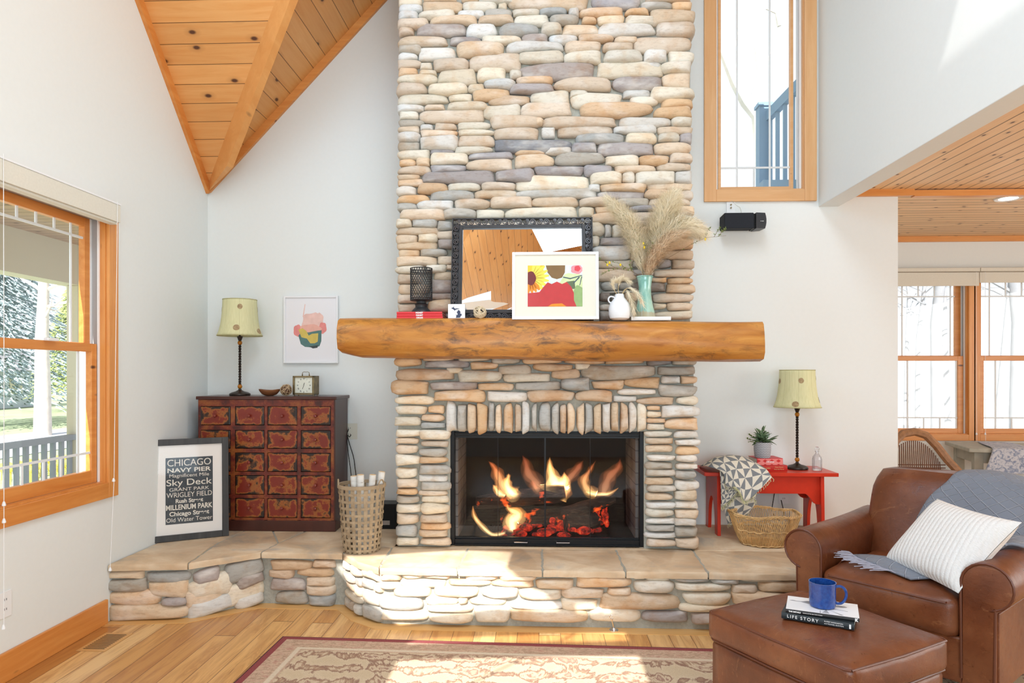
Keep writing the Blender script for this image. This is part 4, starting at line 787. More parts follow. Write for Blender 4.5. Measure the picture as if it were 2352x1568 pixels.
# coordinates measured in the 4.127x enlargement, image area (1367..1897, 530..930), frame (1215..2055, 400..1055)
def FP(pts): return [((x-1635)/840*w, (1055-y)/655*h) for x, y in pts]
def clipbox(pts, x0, x1, y0, y1):
    def cl(ps, f, g):
        o = []
        for i in range(len(ps)):
            a, b = ps[i-1], ps[i]
            if f(a) != f(b): o.append(g(a, b))
            if f(b): o.append(b)
        return o
    L = lambda a, b, t_: (a[0]+(b[0]-a[0])*t_, a[1]+(b[1]-a[1])*t_)
    pts = cl(pts, lambda p: p[0] >= x0, lambda a, b: L(a, b, (x0-a[0])/(b[0]-a[0]))); pts = cl(pts, lambda p: p[0] <= x1, lambda a, b: L(a, b, (x1-a[0])/(b[0]-a[0])))
    pts = cl(pts, lambda p: p[1] >= y0, lambda a, b: L(a, b, (y0-a[1])/(b[1]-a[1]))); return cl(pts, lambda p: p[1] <= y1, lambda a, b: L(a, b, (y1-a[1])/(b[1]-a[1])))
def blob(cx, cy, rx, ry, n=20, wob=.08, seed=0, k=5):
    r_ = random.Random(seed); p = r_.uniform(0, 6); return [(cx+rx*math.cos(a)*(1+wob*math.sin(k*a+p)), cy+ry*math.sin(a)*(1+wob*math.sin(k*a+p))) for a in (2*PI*i/n for i in range(n))]
def petal(cx, cy, a, L0, L1, wd): d = (math.cos(a), math.sin(a)); s = (-d[1], d[0]); return [(cx+d[0]*l+s[0]*q, cy+d[1]*l+s[1]*q) for l, q in ((L0, -wd*.5), (L0+(L1-L0)*.6, -wd), (L1, -wd*.35), (L1, wd*.35), (L0+(L1-L0)*.6, wd), (L0, wd*.5))]
layers = [('p_pb', [[(1367, 530), (1897, 530), (1897, 930), (1367, 930)]]), ('p_lg', [blob(1800, 700, 120, 95, seed=2)]), ('p_br', [[(1540, 520), (1732, 520), (1728, 600), (1700, 650), (1650, 665), (1600, 650), (1560, 600)]]),
          ('p_pk', [blob(1845, 570, 60, 45, seed=3)]), ('p_hr', [blob(1850, 562, 30, 28, seed=4)]), ('p_ye', [[(1367, 530), (1530, 530), (1500, 640), (1367, 700)]]),
          ('p_yl', [petal(1400, 650, math.radians(a), 40, 175, 20) for a in range(-75, 46, 17)]), ('p_or', [petal(1390, 650, math.radians(a), 40, 150, 22) for a in range(52, 100, 15)]),
          ('p_dg', [[(1740, 690), (1820, 680), (1830, 760), (1780, 760)]]), ('p_gr', [blob(1860, 850, 60, 125, wob=.05, seed=6)]),
          ('p_re', [[(1367, 800), (1480, 790), (1520, 740), (1560, 695), (1600, 712), (1650, 688), (1700, 712), (1745, 692), (1790, 740), (1815, 800), (1815, 870), (1840, 930), (1367, 930)]]), ('p_or', [[(1555, 935), (1600, 905), (1700, 900), (1750, 935)]]),
          ('p_ma', [blob(1395, 655, 52, 68, seed=8, wob=.03)]), ('p_na', [[(1710, 640), (1780, 655), (1895, 625), (1895, 632), (1780, 665), (1712, 650)], [(1865, 640), (1810, 700), (1812, 710), (1872, 650)], [(1888, 640), (1868, 725), (1874, 727), (1896, 640)]])]
def art(root, layers, FP, box, y=.0075, dy=.00012):
    by = {}
    for i, (m_, polys) in enumerate(layers):
        mb = by.setdefault(m_, MB())
        for p in polys:
            p = clipbox(p, *box)
            if len(p) > 2:
                q = FP(p); c_ = (sum(a for a, b in q)/len(q), sum(b for a, b in q)/len(q)); yy_ = y-dy*i
                mb.add([(a, yy_, b) for a, b in q], [tuple(range(len(q)))])
    mats = list(by); big = MB()
    for k_, m_ in enumerate(mats):
        big.mi = k_; big.add(by[m_].v, by[m_].f)
    return big.build('artwork', [M[m_] for m_ in mats], root, local=True)
art(fr, layers, FP, (1367, 1897, 530, 930))
MB().box(-w/2+.016, w/2-.016, .0035, .005, .016, h-.016).build('picture_glass', M['pglass'], fr, local=True)
# white pitcher, white book, green vase
t = NT('white_ceramic', .3, col=(.84, .85, .87)); z_ = t.n('ShaderNodeSeparateXYZ', {0: t.obj()}).outputs[2]; t.bump(t.math('SINE', t.math('MULTIPLY', z_, 900)), .15, .002); M['ceramic'] = t.m
def turned(Y, cx, pts, zb=None):   # (py, halfwidth px) -> profile
    s = Y/FPX; return [(r*s, at(cx, py, Y).z) for py, r in pts]
yv = YM+.07; vx = at(1423, 700, yv).x; zb = mz(1423)
pr = turned(yv, 1423, [(734, 15), (731, 22), (722, 25), (708, 25), (697, 22), (688, 15), (683, 11), (676, 10), (675, 9), (683, 8)]); pr[0] = (pr[0][0], zb)
pv = thing('pitcher', 'white ceramic pitcher with a loop handle, dried grass in it', 'vase', (vx, yv, zb))
MB().lathe(pr, 32, (vx, yv, 0)).build('body', M['ceramic'], pv, smooth=True)
hc = at(1404, 688, yv); MB().tube([(hc.x+.017*math.cos(a)+(.006 if abs(a) < 1 else 0), yv, hc.z+.019*math.sin(a)) for a in (2*PI*i/16 for i in range(17))], .0045, 8).build('handle', M['ceramic'], pv, smooth=True)
zb2 = mz(1500); xa, xb = at(1450, 735, yv-.01).x, at(1541, 735, yv-.01).x; hbk = .0215
M['whitebook'] = flat('white_book_cover', (.82, .83, .83), .45)
book('thin white book lying under the green glass vase', ((xa+xb)/2, yv-.01+.09, zb2), xb-xa, .18, hbk, M['whitebook'], spine=[], pages=M['page'])
yg = yv+.06; gx = at(1481, 700, yg).x; zg = zb2+hbk
t = NT('green_glaze', .12, spec=.6); v = t.obj(); nn = t.noise(t.map(v, (6, 6, 2)), 3, 5, .7); nd = t.noise(v, 40, 2)
c = t.ramp(nn, [(.35, (.16, .42, .36)), (.55, (.36, .60, .50)), (.72, (.52, .68, .50))]); z_ = t.n('ShaderNodeSeparateXYZ', {0: v}).outputs[2]
c = t.mix(t.ramp(t.math('ADD', z_, t.math('MULTIPLY', nn, .05)), [(.052, 1), (.06, 0)]), c, (.42, .40, .28)); t.col(c); t.b.inputs['Coat Weight'].default_value = .4; M['glaze'] = t.m
pr = turned(yg, 1481, [(733, 24), (730, 25), (720, 23), (700, 18), (680, 14.5), (660, 14), (645, 16), (636, 18.5), (634, 18), (650, 13)]); pr[0] = (pr[0][0], zg)
gv = thing('vase', 'flared green glazed glass vase holding pampas grass', 'vase', (gx, yg, zg)); MB().lathe(pr, 32, (gx, yg, 0)).build('body', M['glaze'], gv, smooth=True)
top = turned(yg, 1481, [(636, 18)])[0]; MB().tube([(gx+top[0]*math.cos(2*PI*i/28), yg+top[0]*math.sin(2*PI*i/28), top[1]) for i in range(29)], .0035, 6).build('rim', M['glaze'], gv, smooth=True)
# pampas plumes: a bent stalk thick with fine hair tufts
def hair(name, c1, c2):
    t = NT(name, .9, spec=.1); n_ = t.noise(t.obj(), 14, 3); c_ = t.ramp(n_, [(.3, c1), (.7, c2)]); t.col(c_)
    tl_ = t.n('ShaderNodeBsdfTranslucent', {'Color': c_}); mx_ = t.n('ShaderNodeMixShader', {0: .3, 1: t.b.outputs[0], 2: tl_.outputs[0]}); t.L.new(mx_.outputs[0], t.N['Material Output'].inputs[0]); return t.m
M['pampas'] = hair('pampas_cream', (.95, .84, .64), (1, .93, .78)); M['pampas2'] = hair('pampas_tan', (.82, .62, .42), (.95, .82, .64)); M['stalk'] = flat('dried_stalk', (.52, .40, .22), .8)
def plume(path, wid, label, mat, Y, seed, n=13000, L=.11, droop=.3, root=None, stem=None, grp='pampas plumes in the green vase', name='pampas_plume', thick=.00085):
    rr = random.Random(seed); P = [at(x, y, yy) for x, y, yy in path]; r = thing(name, label, 'dried grass', P[0], group=grp)
    def C_(f):
        f *= len(P)-1; i = min(int(f), len(P)-2); f -= i; a, b, c_, d = P[max(i-1, 0)], P[i], P[i+1], P[min(i+2, len(P)-1)]
        return .5*((2*b)+(c_-a)*f+(2*a-5*b+4*c_-d)*f*f+(-a+3*b-3*c_+d)*f**3)
    MB().tube([C_(i/20) for i in range(21)], [.0028-.0018*i/20 for i in range(21)], 6).build('stalk', M['stalk'], r, smooth=True)
    mb = MB(); s0 = stem or .12
    for k in range(n):
        f = s0+(1-s0)*rr.random()**.85; p = C_(f); t_ = (C_(min(1, f+.03))-C_(max(0, f-.03))).normalized()
        o = V((rr.gauss(0, 1), rr.gauss(0, .7), rr.gauss(0, 1))); o = (o-t_*o.dot(t_)).normalized()
        env = math.sin(PI*min(1, max(0, (f-s0)/(1-s0))*.86+.10))**.7; w = wid*env*rr.uniform(.3, 1.25); l = L*rr.uniform(.35, .9)
        a = p+o*w*.08; m_ = p+o*w*rr.uniform(.45, .75)+t_*l*rr.uniform(.25, .6); e = p+o*w*rr.uniform(.9, 1.15)+t_*l*rr.uniform(.5, .95)+V((rr.gauss(0, .2)*l, rr.gauss(0, .2)*l, rr.gauss(0, .2)*l-droop*l*rr.random()*.8))
        s_ = t_.cross(o).normalized()*thick*rr.uniform(.7, 1.5)
        mb.add([a-s_, a+s_, m_+s_, m_-s_, e], [(0, 1, 2, 3), (3, 2, 4)])
    h_ = mb.build('plume', mat, r); return r
g_ = yg
plume([(1479, 650, g_), (1472, 600, g_), (1462, 550, g_), (1440, 505, g_-.01), (1404, 467, g_-.02)], .085, 'cream pampas plume leaning left out of the green vase', M['pampas'], g_, 1, stem=.14)
plume([(1483, 650, g_), (1496, 600, g_+.01), (1512, 545, g_+.01), (1528, 490, g_), (1545, 455, g_)], .105, 'tall cream pampas plume standing upright to the right', M['pampas'], g_, 2, 16000, stem=.22)
plume([(1484, 650, g_), (1500, 595, g_-.02), (1530, 545, g_-.05), (1570, 520, g_-.07), (1604, 528, g_-.08)], .09, 'broad cream plume drooping to the right past the chimney edge', M['pampas'], g_, 3, 14000, droop=.5, stem=.25)
plume([(1482, 650, g_-.01), (1492, 612, g_-.05), (1510, 580, g_-.08), (1536, 553, g_-.1), (1566, 538, g_-.12)], .062, 'tan pampas plume in front, leaning right', M['pampas2'], g_, 4, 10000, stem=.1, L=.09)
def wisp(path, label, seed, n=260, L=.06): return plume(path, .028, label, M['pampas'], yv, seed, n, L, .6, grp='dried grass heads in the white pitcher', name='dried_grass', stem=.35, thick=.0009)
wisp([(1423, 685, yv), (1420, 660, yv), (1428, 640, yv), (1444, 645, yv)], 'dried grass head curling up over the white pitcher', 11, 420)
wisp([(1424, 685, yv), (1412, 668, yv-.02), (1408, 650, yv-.02), (1420, 640, yv)], 'dried grass head bent left over the pitcher handle', 12, 420)
wisp([(1425, 685, yv), (1436, 665, yv-.02), (1450, 690, yv-.03), (1456, 715, yv-.03)], 'dried grass head hanging down right beside the pitcher', 13, 340)
wisp([(1425, 685, yv), (1440, 662, yv-.03), (1462, 672, yv-.04), (1475, 695, yv-.04)], 'dried grass head drooping across the green vase', 14, 300)
# leafy twigs
M['bark'] = flat('twig_bark', (.20, .14, .07), .8); M['leaf'] = flat('young_leaf', (.13, .20, .03), .6); M['yflower'] = flat('yellow_blossom', (.85, .60, .02), .6)
def sprig(paths, label, seed, Y, leafs=26, fl=2):
    rr = random.Random(seed); P = [[at(x, y, Y+dy) for x, y, dy in p] for p in paths]; r = thing('leafy_twig', label, 'twig', P[0][0], group='budding twigs in the green vase')
    mb = MB()
    for p in P: mb.tube(p, [.0016-.0009*i/max(1, len(p)-1) for i in range(len(p))], 5)
    mb.build('stem', M['bark'], r, smooth=True); lf = MB(); ff = MB()
    def leaf(m, c_, s_):
        d = V((rr.uniform(-1, 1), rr.uniform(-.5, .5), rr.uniform(-.3, 1))).normalized(); q = d.orthogonal().normalized()
        m.add([c_, c_+d*s_*.5+q*s_*.28, c_+d*s_, c_+d*s_*.5-q*s_*.28], [(0, 1, 2, 3)])
    for k in range(leafs):
        p = rr.choice(P); i = rr.randrange(max(1, len(p)//3), len(p)); a = p[i-1].lerp(p[i], rr.random()); leaf(lf, a, rr.uniform(.008, .015)); leaf(lf, a, rr.uniform(.006, .012))
    lf.build('leaves', M['leaf'], r, solid=.0004)
    for k in range(fl): p = rr.choice(P); c_ = p[-1-rr.randrange(2)]; ff.sphere(c_-V((0, 0, .008)), .006, 8, 6, (1, 1, 1.5))
    if fl: ff.build('blossom', M['yflower'], r, smooth=True)
sprig([[(1481, 640, 0), (1450, 622, -.02), (1420, 618, -.03), (1395, 605, -.04), (1372, 592, -.05)], [(1440, 620, -.02), (1425, 605, -.03), (1400, 600, -.04)], [(1420, 618, -.03), (1395, 622, -.04), (1380, 632, -.05)], [(1450, 622, -.02), (1446, 600, -.03)]], 'thin budding twig reaching left in front of the picture frame', 1, yg, 34, 3)
sprig([[(1484, 640, 0), (1530, 595, -.07), (1590, 560, -.1), (1620, 546, -.11), (1668, 541, -.12)], [(1620, 546, -.11), (1625, 530, -.11), (1634, 520, -.11)], [(1640, 544, -.11), (1648, 530, -.11), (1655, 524, -.11)], [(1650, 543, -.12), (1660, 530, -.12), (1668, 524, -.12)], [(1608, 550, -.1), (1606, 530, -.1)]], 'thin budding twig reaching right below the black speaker', 2, yg, 46, 1)
sprig([[(1480, 640, 0), (1470, 590, -.03), (1458, 540, -.04), (1445, 505, -.05), (1430, 493, -.05)], [(1462, 560, -.04), (1470, 545, -.04)]], 'upright budding twig among the left plumes', 3, yg, 20, 0)
sprig([[(1483, 640, 0), (1490, 600, -.05), (1494, 575, -.06), (1500, 558, -.06)], [(1490, 600, -.05), (1480, 565, -.05), (1478, 556, -.05)], [(1494, 575, -.06), (1504, 560, -.06)]], 'short budding twig at the middle of the vase', 4, yg, 30, 2)
sprig([[(1486, 640, 0), (1520, 560, -.09), (1550, 520, -.1), (1580, 515, -.1)], [(1550, 520, -.1), (1572, 505, -.1)]], 'short budding twig over the right-hand plumes', 5, yg, 34, 0)
# ================================================================ chest of small drawers
t = NT('distressed_red_paint', .38); v = t.obj(); n1 = t.noise(v, 7, 6, .7, .3); n2 = t.noise(v, 22, 6, .75)
n0 = t.noise(v, 3.3, 2); c = t.ramp(t.math('ADD', t.math('MULTIPLY', n1, .7), t.math('MULTIPLY', n2, .3)), [(.42, (.06, .012, .008)), (.50, (.16, .02, .010)), (.58, (.26, .07, .016)), (.68, (.32, .11, .022))])
t.col(t.mix(t.ramp(n2, [(.62, 0), (.7, .8)]), c, (.02, .012, .008))); t.bump(n2, .15, .002)
M['red_old'] = t.m
# drawer fronts: red in the middle, worn to orange and black towards their own edges
t = NT('worn_drawer_front', .36); v = t.uv(); se = t.n('ShaderNodeSeparateXYZ', {0: v}).outputs; o_ = t.obj()
ed = t.math('MINIMUM', t.math('MINIMUM', se[0], t.math('SUBTRACT', 1, se[0])), t.math('MULTIPLY', t.math('MINIMUM', se[1], t.math('SUBTRACT', 1, se[1])), .8))
n1 = t.noise(o_, 26, 6, .75); n2 = t.noise(o_, 9, 5, .6); f = t.math('ADD', t.math('MULTIPLY', t.math('MINIMUM', ed, .12), 1.2), t.math('MULTIPLY', t.math('SUBTRACT', n1, .5), .35)); f = t.math('ADD', f, t.math('MULTIPLY', t.math('SUBTRACT', n2, .5), .75))
t.col(t.ramp(f, [(.015, (.018, .010, .007)), (.05, (.08, .03, .012)), (.08, (.30, .10, .022)), (.115, (.33, .09, .018)), (.15, (.20, .022, .010)), (.5, (.17, .013, .008))])); t.bump(n1, .12, .002); M['dfront'] = t.m
M['dred'] = noisy('dark_mahogany', (.065, .018, .012), .3, 9, .32, .05, .002, stretch=(1, 1, .15))
YC = 4.575
xa, xb = at(455, 1000, YC).x, at(770, 1000, YC).x; zt_ = at(600, 916, YC).z; zbot = ZH+.0005; dpt = .30
ch = thing('apothecary_chest', 'dark red distressed chest of twenty small drawers on the hearth', 'chest', ((xa+xb)/2, YC+dpt/2, zbot))
kx = (xb-xa)/317; X_ = lambda px: xa+(px-455)*kx; kz = (zt_-zbot)/(1226-916); Z_ = lambda py: zt_-(py-916)*kz
mb = MB(); mb.box(xa-.006, xb+.008, YC-.012, YC+dpt+.01, Z_(916), zt_+.022) if False else mb.box(xa-.010, xb+.012, YC-.014, YC+dpt+.01, zt_-.004, zt_+.018)
mb.build('top', M['dred'], ch, bevel=.004)
mb = MB(); mb.box(xa, xa+.02, YC, YC+dpt, zbot, zt_-.004); mb.box(xb-.02, xb, YC, YC+dpt, zbot, zt_-.004); mb.box(xa+.02, xb-.02, YC+dpt-.02, YC+dpt, zbot, zt_-.004); mb.box(xa+.02, xb-.02, YC+.03, YC+dpt-.02, zbot+.03, zbot+.05)
mb.build('carcass', M['dred'], ch, bevel=.001)
cols_x = [(461, 531), (541, 609), (616, 685), (693, 762)]; rows_z = [(933, 978), (989, 1033), (1042, 1087), (1095, 1141), (1149, 1195)]
mb = MB(); g = .0
for a_, b_ in zip([456.]+[c_[1] for c_ in cols_x], [c_[0] for c_ in cols_x]+[769.]): mb.box(X_(a_), X_(b_), YC-.002, YC+.02, Z_(1200), Z_(917))
zs = [918]+[q for r_ in rows_z for q in r_]+[1203]
for a_, b_ in zip(zs[0::2], zs[1::2]):
    for c_ in cols_x: mb.box(X_(c_[0]), X_(c_[1]), YC-.0019, YC+.0195, Z_(b_), Z_(a_))
mb.build('face_frame', M['red_old'], ch)
mb = MB(); mb.box(xa-.004, xb+.004, YC-.010, YC+.02, zbot, Z_(1201)); mb.build('plinth', M['dred'], ch, bevel=.003)
for ri, r_ in enumerate(rows_z):
    for ci, c_ in enumerate(cols_x):
        a_, b_, z0, z1 = X_(c_[0])+.003, X_(c_[1])-.003, Z_(r_[1])+.003, Z_(r_[0])-.003; mb = MB()
        mb.hexa([(a_, YC-.004, z0), (b_, YC-.004, z0), (b_, YC+.05, z0), (a_, YC+.05, z0), (a_, YC-.004, z1), (b_, YC-.004, z1), (b_, YC+.05, z1), (a_, YC+.05, z1)])
        dr = mb.build('drawer', M['dfront'], ch, bevel=.004); me = dr.data; l = me.uv_layers.new(name='UVMap'); off = V(ch.location)
        for lp in me.loops: p = me.vertices[lp.vertex_index].co+off; l.data[lp.index].uv = ((p.x-a_)/(b_-a_), (p.z-z0)/(z1-z0))
        cx, cz = (a_+b_)/2, (z0+z1)/2; MK = Matrix.Translation((cx, YC-.004, cz)) @ Matrix.Rotation(PI/2, 4, 'X')
        MB().lathe([(.005, 0), (.004, .006), (.009, .010), (.012, .015), (.010, .021), (.004, .023)], 14, M=MK).build('knob', M['kn'] if 'kn' in M else M.setdefault('kn', noisy('red_brown_knob', (.20, .03, .018), .3, 30, .25, 0)), dr, smooth=True)
ztop = zt_+.018
# ---------------------------------------------------------------- the two matching lamps
t = NT('pale_green_silk', .75); v = t.obj(); sh_n = t.noise(t.map(v, (60, 60, 4)), 2, 3); t.col(t.ramp(sh_n, [(.3, (.66, .65, .36)), (.7, (.74, .72, .44))])); t.b.inputs['Subsurface Weight'].default_value = 0; M['silk'] = t.m
t = NT('tan_medallion', .8); t.col(t.ramp(t.noise(t.obj(), 60, 4), [(.35, (.30, .20, .10)), (.65, (.48, .36, .20))])); M['med'] = t.m
M['bronze'] = noisy('black_bronze', (.030, .020, .015), .4, 30, .35, .2, .003, metal=.4)
M['amber'] = flat('amber_glass', (.55, .20, .01), .08, Transmission_Weight=.35, IOR=1.5)
M['braid'] = noisy('silk_braid', (.50, .47, .24), .15, 60, .8)
def lamp(cx, Y, zb, H, label, yaw):
    """H: total height; drawn from the base up"""
    r = thing('table_lamp', label, 'lamp', (cx, Y, zb), yaw, 'matching table lamps with spotted shades'); s = H/.70
    L = lambda pr: [(a*s, b*s) for a, b in pr]
    MB().lathe(L([(.071, 0), (.074, .006), (.072, .016), (.058, .024), (.03, .032), (.012, .042), (.009, .052)]), 28).build('base', M['bronze'], r, smooth=True, local=True)
    [MB().sphere((0, 0, z_*s), .0165*s, 14, 10).build('amber_bead', M['amber'], r, smooth=True, local=True) for z_ in (.067, .385)]
    st = MB()
    for ph in (0, PI): st.tube([(.0052*s*math.cos(ph+i*.72), .0052*s*math.sin(ph+i*.72), (.08+.295*i/70)*s) for i in range(71)], .0055*s, 6)
    st.lathe(L([(.009, .398), (.012, .405), (.022, .432), (.007, .436), (.006, .50)]), 14); st.build('twisted_stem', M['bronze'], r, smooth=True, local=True)
    z0, z1 = .437*s, .698*s; n = 48; prof = [(0, .160), (.12, .147), (.3, .135), (.55, .126), (.8, .121), (1, .119)]
    def rad(f, a):
        i = max(k for k in range(len(prof)-1) if prof[k][0] <= f); (f0, r0), (f1, r1) = prof[i], prof[i+1]; q = r0+(r1-r0)*(f-f0)/(f1-f0)
        return s*q*(1-.035*abs(math.sin(4*a))**3*(1-f*.4))
    sh = MB(); rings = [[(rad(i/14, 2*PI*j/n)*math.cos(2*PI*j/n), rad(i/14, 2*PI*j/n)*math.sin(2*PI*j/n), z0+(z1-z0)*i/14) for j in range(n)] for i in range(15)]
    sh.loft(rings, caps=False); so = sh.build('lamp_shade', M['silk'], r, smooth='all', local=True, solid=.0016)
    tr_ = MB()
    for f in (0, 1): tr_.tube([(rad(f, a)*1.005*math.cos(a), rad(f, a)*1.005*math.sin(a), z0+(z1-z0)*f) for a in (2*PI*j/n for j in range(n+1))], .0028*s, 5)
    for k in range(8): a = PI/8+k*PI/4; tr_.tube([(rad(i/14, a)*1.004*math.cos(a), rad(i/14, a)*1.004*math.sin(a), z0+(z1-z0)*i/14) for i in range(15)], .0009*s, 4)
    tr_.build('trim_braid', M['braid'], so, smooth=True, local=True)
    for a, f, q in ((-1.15, .78, .019), (-2.62, .72, .019), (-1.32, .20, .021), (-.10, .12, .020), (-2.9, .10, .02), (.6, .75, .019), (1.4, .25, .02), (2.3, .7, .019)):
        md = MB(); rows = []
        for rr_ in (0, .5, 1):
            rows.append([])
            for j in range(16):
                da = q*rr_*math.cos(2*PI*j/16)/.13; df = q*rr_*math.sin(2*PI*j/16)/.261; R_ = rad(max(0, min(1, f+df)), a+da)+.0024*s
                rows[-1].append((R_*math.cos(a+da), R_*math.sin(a+da), z0+(z1-z0)*(f+df)))
        md.loft(rows, caps=False); md.build('medallion', M['med'], so, smooth='all', local=True)
    MB().lathe([(0, z1-.02*s), (.004*s, z1-.02*s), (.004*s, z1+.0*s), (.0, z1+.0*s)], 8).build('finial', M['bronze'], r, local=True)
    return r
YLp = YC+.13; lc = at(551, 800, YLp).x; lamp(lc, YLp, ztop, at(545, 688, YLp).z-ztop, 'spotted pale green lamp on the red drawer chest', 0)
# bowl, woven ball, clock
M['bowlwood'] = wood('carved_bowl_wood', (.10, .035, .015), (.28, .11, .04), axis='X', knots=False, rough=.3)
yb_ = YC+.07; bp = at(619, 905, yb_); s = yb_/FPX
MB_ = MB(); rings = []
for r_, z in ((.35, 0), (.7, .25), (.95, .72), (1.0, 1.0), (.93, .98), (.7, .45), (.2, .2)):
    rings.append([(bp.x+24*s*r_*math.cos(a)*(1+.06*math.cos(2*a)), yb_+14*s*r_*math.sin(a), ztop+.001+15*s*z+.004*math.cos(2*a)*z) for a in (2*PI*i/28 for i in range(28))])
MB_.loft(rings); tag(MB_.build('wooden_bowl', M['bowlwood'], smooth=True), 'shallow carved brown wooden bowl on the chest beside the lamp', 'bowl')
p = at(657, 901, yb_); rb = 14.2*s; wb = thing('rattan_ball', 'dark ball bound with pale cord between the bowl and the clock', 'ornament', (p.x, yb_, ztop))
MB().sphere((p.x, yb_, ztop+rb), rb*.9, 18, 12).build('core', M['dtwig'], wb, smooth=True)
mb = MB(); rr = random.Random(8); cc = V((p.x, yb_, ztop+rb))
for i in range(11):
    a = V((rr.gauss(0, 1), rr.gauss(0, 1), rr.gauss(0, 1))).normalized(); b = a.orthogonal().normalized(); d = a.cross(b); o_ = rr.uniform(-.5, .5); rd = rb*.94*math.sqrt(1-o_*o_)
    mb.tube([cc+a*o_*rb*.94+(b*math.cos(q)+d*math.sin(q))*rd for q in (2*PI*j/24 for j in range(25))], .0016, 4, caps=False)
mb.build('binding', M['ltwig'], wb, smooth=True)
M['brass'] = noisy('aged_brass', (.22, .17, .09), .4, 25, .35, .2, .002, metal=.7); M['dial'] = noisy('cream_dial', (.78, .80, .70), .06, 20, .5, 0)
yk = YC+.09; kx0, kx1, kz0, kz1 = at(671, 900, yk).x, at(723, 900, yk).x, ztop, at(700, 863, yk).z; kw, kh = kx1-kx0, kz1-kz0
ck = thing('mantel_clock', 'small square brass carriage clock with roman numerals on the chest', 'clock', ((kx0+kx1)/2, yk, kz0), math.radians(-8)); ck['_l'] = 1
w2 = kw/2; b0 = .008; mb = MB(); mb.box(-w2, w2, 0, .075, kh-.006, kh); mb.box(-w2, w2, 0, .075, b0, b0+.006); mb.box(-w2, -w2+.009, 0, .075, b0, kh); mb.box(w2-.006, w2, 0, .075, b0, kh); mb.box(-w2, w2, .06, .066, b0, kh)
for a_, b_, c_, d_ in ((-w2, w2, b0, b0+.013), (-w2, w2, kh-.011, kh), (-w2, -w2+.014, b0, kh), (w2-.014, w2, b0, kh)): mb.box(a_, b_, -.003, .006, c_, d_)
mb.build('case', M['brass'], ck, bevel=.001, local=True)
for x in (-w2+.008, w2-.008):
    for y in (.008, .068): MB().lathe([(.004, 0), (.005, .003), (.003, b0+.001)], 8, (x, y, 0)).build('foot', M['brass'], ck, smooth=True, local=True)
MB().box(-w2+.012, w2-.012, .006, .009, b0+.011, kh-.01).build('dial', M['dial'], ck, local=True)
dz_ = (b0+kh)/2; rn = .038*kh/.115
for i, s_ in enumerate(('XII', 'I', 'II', 'III', 'IIII', 'V', 'VI', 'VII', 'VIII', 'IX', 'X', 'XI')):
    a = PI/2-i*PI/6; pos = (rn*math.cos(a), .0055, dz_+rn*math.sin(a)); text('numeral', s_, .014, frame3(pos, (math.cos(a-PI/2), 0, math.sin(a-PI/2)), (math.cos(a), 0, math.sin(a))), M['black'], ck, sx=.7)
mb = MB(); mb.bar((0, .0045, dz_), (-.010, .0045, dz_-.026), .0016, .002, (0, 1, 0)); mb.bar((0, .004, dz_), (.005, .004, dz_+.018), .0022, .002, (0, 1, 0)); mb.build('hands', M['black'], ck, local=True)
mb = MB(); hz = kh
for x in (-.026, .026): mb.lathe([(.004, hz), (.005, hz+.004), (.002, hz+.008), (.0045, hz+.012), (.002, hz+.014)], 10, (x, .035, 0))
mb.tube([(-.026, .035, hz+.013), (-.024, .035, hz+.024), (-.014, .035, hz+.028), (0, .035, hz+.027), (.014, .035, hz+.028), (.024, .035, hz+.024), (.026, .035, hz+.013)], .0018, 6); mb.build('handle', M['brass'], ck, smooth=True, local=True)
# ---------------------------------------------------------------- framed print on the wall
yw = YB-.003; xa, xb, z0, z1 = at(651, 800, yw-.02).x, at(776, 800, yw-.02).x, at(700, 834, yw-.02).z, at(700, 679, yw-.02).z; w, h = xb-xa, z1-z0
wp = thing('framed_print', 'pink yellow and green abstract print in a white frame on the wall', 'picture', ((xa+xb)/2, yw-.022, z0)); wp['_l'] = 1
pic_frame(wp, w, h, .014, .022, M['wframe']); MB().box(-w/2+.013, w/2-.013, .009, .014, .013, h-.013).build('mount', flat('white_paper', (.84, .83, .86), .8), wp, local=True)
for k_, c_ in {'pk1': (.82, .44, .36), 'pk2': (.80, .28, .26), 'ys': (.66, .50, .12), 'tl': (.10, .20, .19), 'dk': (.05, .07, .07), 'pk3': (.84, .56, .50)}.items(): M['q_'+k_] = noisy('wash_'+k_, c_, .1, 25, .8, 0)
FQ = lambda pts: [((x-693)/308*w, (475-y)/382*h) for x, y in pts]
art(wp, [('q_pk3', [blob(700, 240, 58, 52, seed=1, wob=.12)]), ('q_pk3', [[(658, 140), (662, 140), (652, 215), (646, 212)], blob(742, 225, 22, 35, seed=5)]), ('q_pk2', [blob(760, 275, 22, 32, seed=2), blob(618, 290, 24, 34, seed=3)]), ('q_pk1', [blob(690, 280, 62, 26, seed=4)]),
         ('q_tl', [[(622, 318), (640, 300), (680, 300), (730, 290), (754, 288), (752, 350), (742, 378), (715, 386), (660, 382), (636, 366)]]), ('q_dk', [[(683, 380), (735, 372), (730, 387), (705, 391)]]), ('q_ys', [[(622, 285), (645, 276), (668, 292), (680, 318), (700, 308), (735, 305), (732, 352), (715, 362), (690, 362), (670, 335), (640, 328)]])], FQ, (560, 830, 110, 460), y=.0085)
